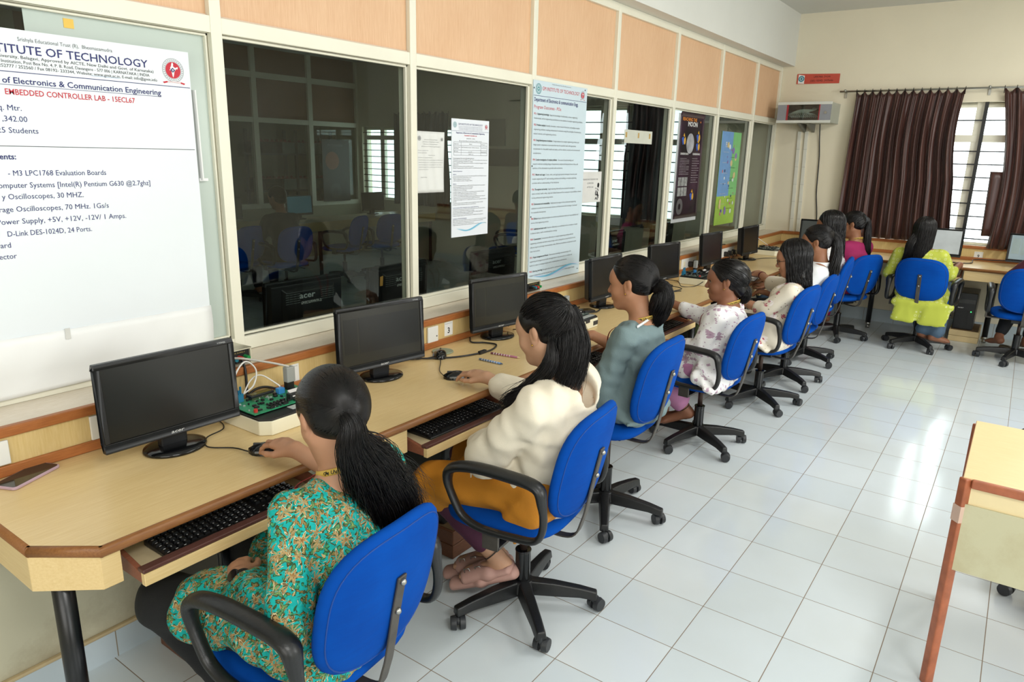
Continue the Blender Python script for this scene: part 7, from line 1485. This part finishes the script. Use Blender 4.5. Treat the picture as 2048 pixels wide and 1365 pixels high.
# ---------------------------------------------------------------- cream floral top, glasses, loose hair
H = Head((2.515, 0.148, 1.045), (-0.20, 0.95, -0.22))
def hair5(H): return [H.loose(2600, 41, 0.30, 0.98, 0.016, rad=0.0018, wave=0.006, pull=0.25, m=26, sway=(0.01, -0.03, 0)), H.pulled((0.0, -1.0, 0.2), 500, 42, 0.015, 0.004, rad=0.0014)], [H.capsdf(0.0135, bulge=0.004), [ecap(H.p(.0, -.05, .0), H.p(0, -.05, -.12), (.076, .045), (.080, .035), H.S, .03), ecap(H.p(0, -.05, -.12), Z(2.525, 0.11, 0.87), (.05, .02), (.03, .01), H.S, .03)]], dict(cuts=H.hairline_cut())
r5, d5 = person('person', 'seated person with glasses and loose black hair in a cream floral top', H, (2.52, 0.092, 0.885), (2.50, 0.22, 0.555), [(2.365, 0.10, 0.838), (2.675, 0.13, 0.842)], [(2.345, 0.235, 0.715), (2.93, 0.37, 0.795)], [(2.415, 0.445, 0.735), (3.17, 0.535, 0.82)],
    [((Z(0.1, 1, 0.05), Z(-0.2, 0, 1), Z(1, 0, 0.1)), dict(curl=(25, 35, 25))), ((Z(1.1, 0.75, 0.05), Z(0, 0, 1), Z(-0.6, 1, 0)), dict(curl=(16, 24, 18)))],
    [(2.40, 0.66, 0.52), (2.64, 0.66, 0.52)], [(2.42, 0.62, 0.15), (2.60, 0.62, 0.15)], [(2.42, 0.76, 0.06), (2.60, 0.76, 0.06)], 'b98567',
    dict(mat=CREAMF, name='tunic', g=0.014, cuff=(1.22, 1.05), h=0.0085, fold=0.004, cr=.042, add=[ecap((2.50, 0.26, 0.545), (2.49, 0.13, 0.47), (.20, .10), (.205, .05), (1, 0, 0), .05), ecap((2.31, 0.27, 0.535), (2.30, 0.17, 0.46), (.035, .12), (.02, .13), (0, 1, 0), .03)]), dict(mat=OLIVE, name='trousers', g=.02), hair5, hem=0.7, res=1.2, glasses=True)
wrist_band(r5, 'thread_band', (2.93, 0.37, 0.795), (3.17, 0.535, 0.82), 0.86, 0.029, 0.016, plain('dark_red_thread', '5a1620', 0.8))
wrist_band(r5, 'thread_band', (2.345, 0.235, 0.715), (2.415, 0.445, 0.735), 0.28, 0.040, 0.012, plain('red_thread', 'a01c2c', 0.8)); wrist_band(r5, 'bangle', (2.345, 0.235, 0.715), (2.415, 0.445, 0.735), 0.6, 0.036, 0.003, STEEL)

# ---------------------------------------------------------------- white collared shirt, long ponytail
H = Head((3.165, 0.158, 1.10), (-0.10, 0.97, -0.2))
TIE = H.p(0.01, -0.105, 0.045); tp6 = [TIE, TIE + Z(0.01, -0.035, -0.03), TIE + Z(0.015, -0.05, -0.12), Z(3.18, 0.02, 0.86), Z(3.19, 0.03, 0.76)]
tw6 = lambda t: 0.018 + 0.042 * math.sin(PI * min(1, 0.1 + t * .8)) ** .7
def hair6(H): return [H.pulled((0.05, -1.0, 0.3), 900, 51, 0.013, 0.004, rad=0.0018), tail(tp6, tw6, 700, 0.009, 2, 52, 20, 0.65, 0.0024)], [H.capsdf(0.0115, bulge=0.004), tail_core(tp6, tw6, .8)], dict(cuts=H.hairline_cut())
r6, d6 = person('person', 'seated person in a white collared shirt with a long black ponytail', H, (3.175, 0.105, 0.94), (3.19, 0.22, 0.56), [(3.02, 0.11, 0.885), (3.335, 0.12, 0.885)], [(2.965, 0.19, 0.69), (3.39, 0.28, 0.70)], [(3.06, 0.42, 0.70), (3.27, 0.50, 0.72)],
    [((Z(0.2, 1, 0), Z(0, 0, 1), Z(1, 0, 0)),), ((Z(-0.2, 1, 0), Z(0, 0, 1), Z(-1, 0, 0)),)], [(3.10, 0.66, 0.52), (3.30, 0.66, 0.52)], [(3.12, 0.62, 0.13), (3.28, 0.62, 0.13)], [(3.12, 0.76, 0.05), (3.28, 0.76, 0.05)], '9a6a4d',
    dict(mat=WHITEC, name='shirt', open=False, g=0.016, cuff=(1.05, 1.05), h=0.009, fold=0.005, ff=30, cr=.055), dict(mat=DARKC, name='trousers', g=.014), hair6, res=1.35, earring=True)
m = MB(r6.location); cc = A_(3.175, 0.118, 0.937); ribbon_ring(m, cc, d6['S'], d6['F'], d6['U'], .068, .066, .062, tilt=-.02, t=.004); m.build('collar', WHITEC, r6, smooth=True)
m = MB(r6.location); m.sphere(TIE, (.014, .01, .012), 10, 6); m.build('hair_clip', STEEL, r6, smooth=True)
# ---------------------------------------------------------------- long wavy hair with silver clip
H = Head((4.04, 0.262, 1.15), (-0.12, 0.97, -0.2)); CL = H.p(0.0, -0.108, 0.062)
def hair7(H): return [H.loose(1500, 61, 0.34, 1.05, 0.016, rad=0.0028, wave=0.013, freq=2.6, pull=0.1, sway=(0.02, -0.02, 0)), H.pulled((0.0, -1.0, 0.5), 500, 62, 0.014, 0.004, rad=0.002)], [H.capsdf(0.013, bulge=0.004), [ecap(H.p(0, -.05, -.02), H.p(0.01, -.055, -.14), (.075, .04), (.085, .035), H.S, .03), ecap(H.p(0.01, -.055, -.14), Z(4.06, 0.18, 0.88), (.085, .035), (.07, .02), H.S, .03)]], dict(cuts=H.hairline_cut())
r7, d7 = person('person', 'seated person in white with long wavy black hair and a silver hair clip', H, (4.04, 0.215, 0.985), (4.04, 0.27, 0.58), [(3.89, 0.215, 0.93), (4.19, 0.225, 0.93)], [(3.84, 0.30, 0.72), (4.24, 0.32, 0.72)], [(3.93, 0.50, 0.74), (4.14, 0.52, 0.74)],
    [((Z(0.2, 1, 0), Z(0, 0, 1), Z(1, 0, 0)),), ((Z(-0.2, 1, 0), Z(0, 0, 1), Z(-1, 0, 0)),)], [(3.95, 0.7, 0.53), (4.15, 0.7, 0.53)], [(3.96, 0.66, 0.13), (4.13, 0.66, 0.13)], [(3.96, 0.8, 0.05), (4.13, 0.8, 0.05)], '9a6a4d',
    dict(mat=MAUVE, name='top', g=0.014, cuff=(1.1, 1.1), h=0.01), dict(mat=JEAN, name='trousers', g=.014), hair7, res=1.45)
m = MB(r7.location); m.sphere(CL, (.022, .01, .008), 10, 6); m.build('hair_clip', STEEL, r7, smooth=True)
# ---------------------------------------------------------------- magenta top, straight ponytail, glasses
H = Head((5.07, 0.27, 1.10), (-0.02, 0.99, -0.15)); TIE = H.p(0.02, -0.108, 0.055); tp8 = [TIE, TIE + Z(0.012, -0.03, -0.03), TIE + Z(0.02, -0.035, -0.14), Z(5.10, 0.12, 0.88), Z(5.11, 0.12, 0.76)]
def hair8(H): return [H.pulled((0.1, -1.0, 0.4), 700, 71, 0.013, 0.004, rad=0.002), tail(tp8, lambda t: 0.018 + 0.03 * min(1, 3 * t), 500, 0.004, 1.5, 72, 18, .7, .0026)], [H.capsdf(0.0115, bulge=0.004), tail_core(tp8, lambda t: 0.018 + 0.03 * min(1, 3 * t), .8)], dict(cuts=H.hairline_cut())
r8, d8 = person('person', 'seated person in a magenta top with glasses and straight ponytail near the far corner', H, (5.08, 0.22, 0.945), (5.06, 0.26, 0.545), [(4.94, 0.275, 0.89), (5.23, 0.145, 0.885)], [(4.93, 0.39, 0.70), (5.32, 0.22, 0.69)], [(5.07, 0.53, 0.72), (5.42, 0.38, 0.75)],
    [((Z(0.4, 1, 0), Z(0, 0, 1), Z(1, 0, 0)),), ((Z(0.4, .8, 0), Z(0, 0, 1), Z(-1, 0.4, 0)),)], [(5.17, 0.60, 0.50), (5.36, 0.48, 0.50)], [(5.2, 0.58, 0.13), (5.36, 0.46, 0.13)], [(5.25, 0.7, 0.05), (5.42, 0.58, 0.05)], '9a6a4d',
    dict(mat=MAGENTA, name='top', g=0.014, cuff=(1.4, 1.4), h=0.01, add=[cap((4.98, .28, .50), (5.10, .19, .50), .10, .10, .05)]), dict(mat=MAGENTA, name='trousers', g=.02), hair8, res=1.45, glasses=True, lany=True)
m = MB(r8.location); m.sphere(TIE, (.018, .01, .007), 10, 6); m.build('hair_clip', plain('pearl_clip', 'b9a99a', 0.3), r8, smooth=True)
# ---------------------------------------------------------------- lime green tunic, seen from behind
H = Head((5.0, -0.345, 1.085), (0.97, 0.0, -0.3)); CL = H.p(0.0, -0.106, 0.055)
def hair9(H): return [H.loose(1800, 81, 0.36, 1.0, 0.015, rad=0.0026, wave=0.004, pull=0.12, sway=(-0.01, 0.03, 0)), H.pulled((0.0, -1.0, 0.4), 600, 82, 0.014, 0.004, rad=0.002), tail([H.p(-.05, -.07, -.05), H.p(-.085, -.09, -.14), Z(4.90, -0.24, 0.84), Z(4.90, -0.205, 0.74), Z(4.905, -0.19, 0.66)], lambda t: .035 * (1 - .5 * t), 220, .004, 1.5, 83, 18, .6, .0022, out=(-1, 0, .01), spread=.01)], [H.capsdf(0.013, bulge=0.004), [ecap(H.p(0, -.05, -.02), H.p(0, -.03, -.12), (.062, .035), (.05, .022), H.S, .03), ecap(H.p(0, -.03, -.12), Z(4.955, -0.335, 0.90), (.05, .022), (.04, .012), H.S, .03)]], dict(cuts=H.hairline_cut())
r9, d9 = person('person', 'seated person in a lime green block-print tunic with long loose hair, back to view', H, (4.985, -0.345, 0.925), (5.02, -0.40, 0.56), [(4.99, -0.175, 0.875), (4.985, -0.515, 0.885)], [(5.03, -0.11, 0.69), (5.06, -0.595, 0.715)], [(5.25, -0.22, 0.74), (5.29, -0.64, 0.785)],
    [((Z(1, -0.2, 0), Z(0, 0, 1), Z(0, -1, 0)),), ((Z(1, 0.1, 0.05), Z(0, 0, 1), Z(0, 1, 0)), dict(curl=(25, 45, 35)))], [(5.42, -0.30, 0.52), (5.42, -0.55, 0.52)], [(5.10, -0.47, 0.165), (5.08, -0.56, 0.155)], [(5.13, -0.58, 0.095), (5.14, -0.68, 0.09)], '8f6047',
    dict(mat=LIME, name='tunic', g=0.010, cuff=(1.5, 1.45), h=0.009, fold=0.004, cr=.030, add=[ecap((5.0, -0.41, 0.56), (4.89, -0.41, 0.44), (.205, .06), (.20, .03), (0, 1, 0), .04), ecap((4.885, -0.29, 0.46), (4.87, -0.285, 0.285), (.10, .03), (.085, .018), (0, 1, 0), .03), ecap((4.885, -0.53, 0.46), (4.87, -0.535, 0.275), (.13, .03), (.125, .018), (0, 1, 0), .03)]), dict(mat=JEAN, name='jeans', g=.03, to=.93, ankle=.06), hair9, hem=0.6, res=1.3, girth=0.98)
m = MB(r9.location); m.sphere(CL, (.014, .02, .012), 10, 6); m.build('hair_clip', plain('rose_clip', 'b07a74', 0.4), r9, smooth=True)
# ---------------------------------------------------------------- maroon top cut by the right edge
H = Head((5.22, -1.42, 1.10), (0.95, -0.05, -0.3))
def hair10(H): return [H.pulled((0.0, -1.0, -0.2), 500, 91, 0.013, 0.004, rad=0.002)], [H.capsdf(0.012, bulge=0.006), [H.e((0, -.12, -.03), (.04, .035, .04))]], dict(cuts=H.hairline_cut())
r10, d10 = person('person', 'seated person in maroon cut off by the right edge, only sleeve and foot visible', H, (5.19, -1.39, 0.935), (5.14, -1.25, 0.545), [(5.20, -1.19, 0.885), (5.19, -1.55, 0.87)], [(5.235, -1.065, 0.735), (5.25, -1.62, 0.70)], [(5.40, -1.20, 0.79), (5.42, -1.52, 0.78)],
    [((Z(1, -0.2, 0), Z(0, 0, 1), Z(0, -1, 0)),), ((Z(1, 0.2, 0), Z(0, 0, 1), Z(0, 1, 0)),)], [(5.50, -1.13, 0.52), (5.50, -1.34, 0.52)], [(5.30, -1.045, 0.17), (5.35, -1.25, 0.16)], [(5.40, -0.965, 0.10), (5.48, -1.22, 0.09)], '8f6047',
    dict(mat=MAROON, name='top', g=0.02, cuff=(1.6, 1.6), h=0.01, cr=.05, add=[ecap((5.05, -1.22, 0.53), (4.96, -1.22, 0.50), (.21, .05), (.2, .04), (0, 1, 0), .04)]), dict(mat=DARKC, name='trousers', g=.02, to=.85), hair10, hem=0.5, res=1.45)
# ---------------------------------------------------------------- dark-haired person in the next room
H = Head((2.60, 5.72, 1.14), (-0.2, 0.95, -0.25))
def hair11(H): return [H.pulled((0.0, -1.0, -0.6), 300, 95, 0.013, 0.0, rad=0.0026)], [H.capsdf(0.018, bulge=0.0), [H.e((0, -.06, -.03), (.07, .05, .055))]], dict(cuts=H.hairline_cut())
r11, d11 = person('person', 'dark-haired person in dark shirt seated in the dim room behind the glass', H, (2.60, 5.66, 0.97), (2.58, 5.56, 0.54), [(2.42, 5.66, 0.91), (2.78, 5.68, 0.91)], [(2.38, 5.78, 0.68), (2.84, 5.80, 0.68)], [(2.45, 6.0, 0.72), (2.75, 6.0, 0.72)],
    [((Z(0.2, 1, 0), Z(0, 0, 1), Z(1, 0, 0)),), ((Z(-0.2, 1, 0), Z(0, 0, 1), Z(-1, 0, 0)),)], [(2.48, 6.0, 0.5), (2.70, 6.0, 0.5)], [(2.48, 6.0, 0.12), (2.70, 6.0, 0.12)], [(2.48, 6.14, 0.04), (2.70, 6.14, 0.04)], '9a6a4d',
    dict(mat=DARKC, name='shirt', g=0.02, cuff=(1.3, 1.3), h=0.011, girth=1), dict(mat=DARKC, name='trousers', g=.018), hair11, res=1.6, group='people in the next room', girth=1.1)
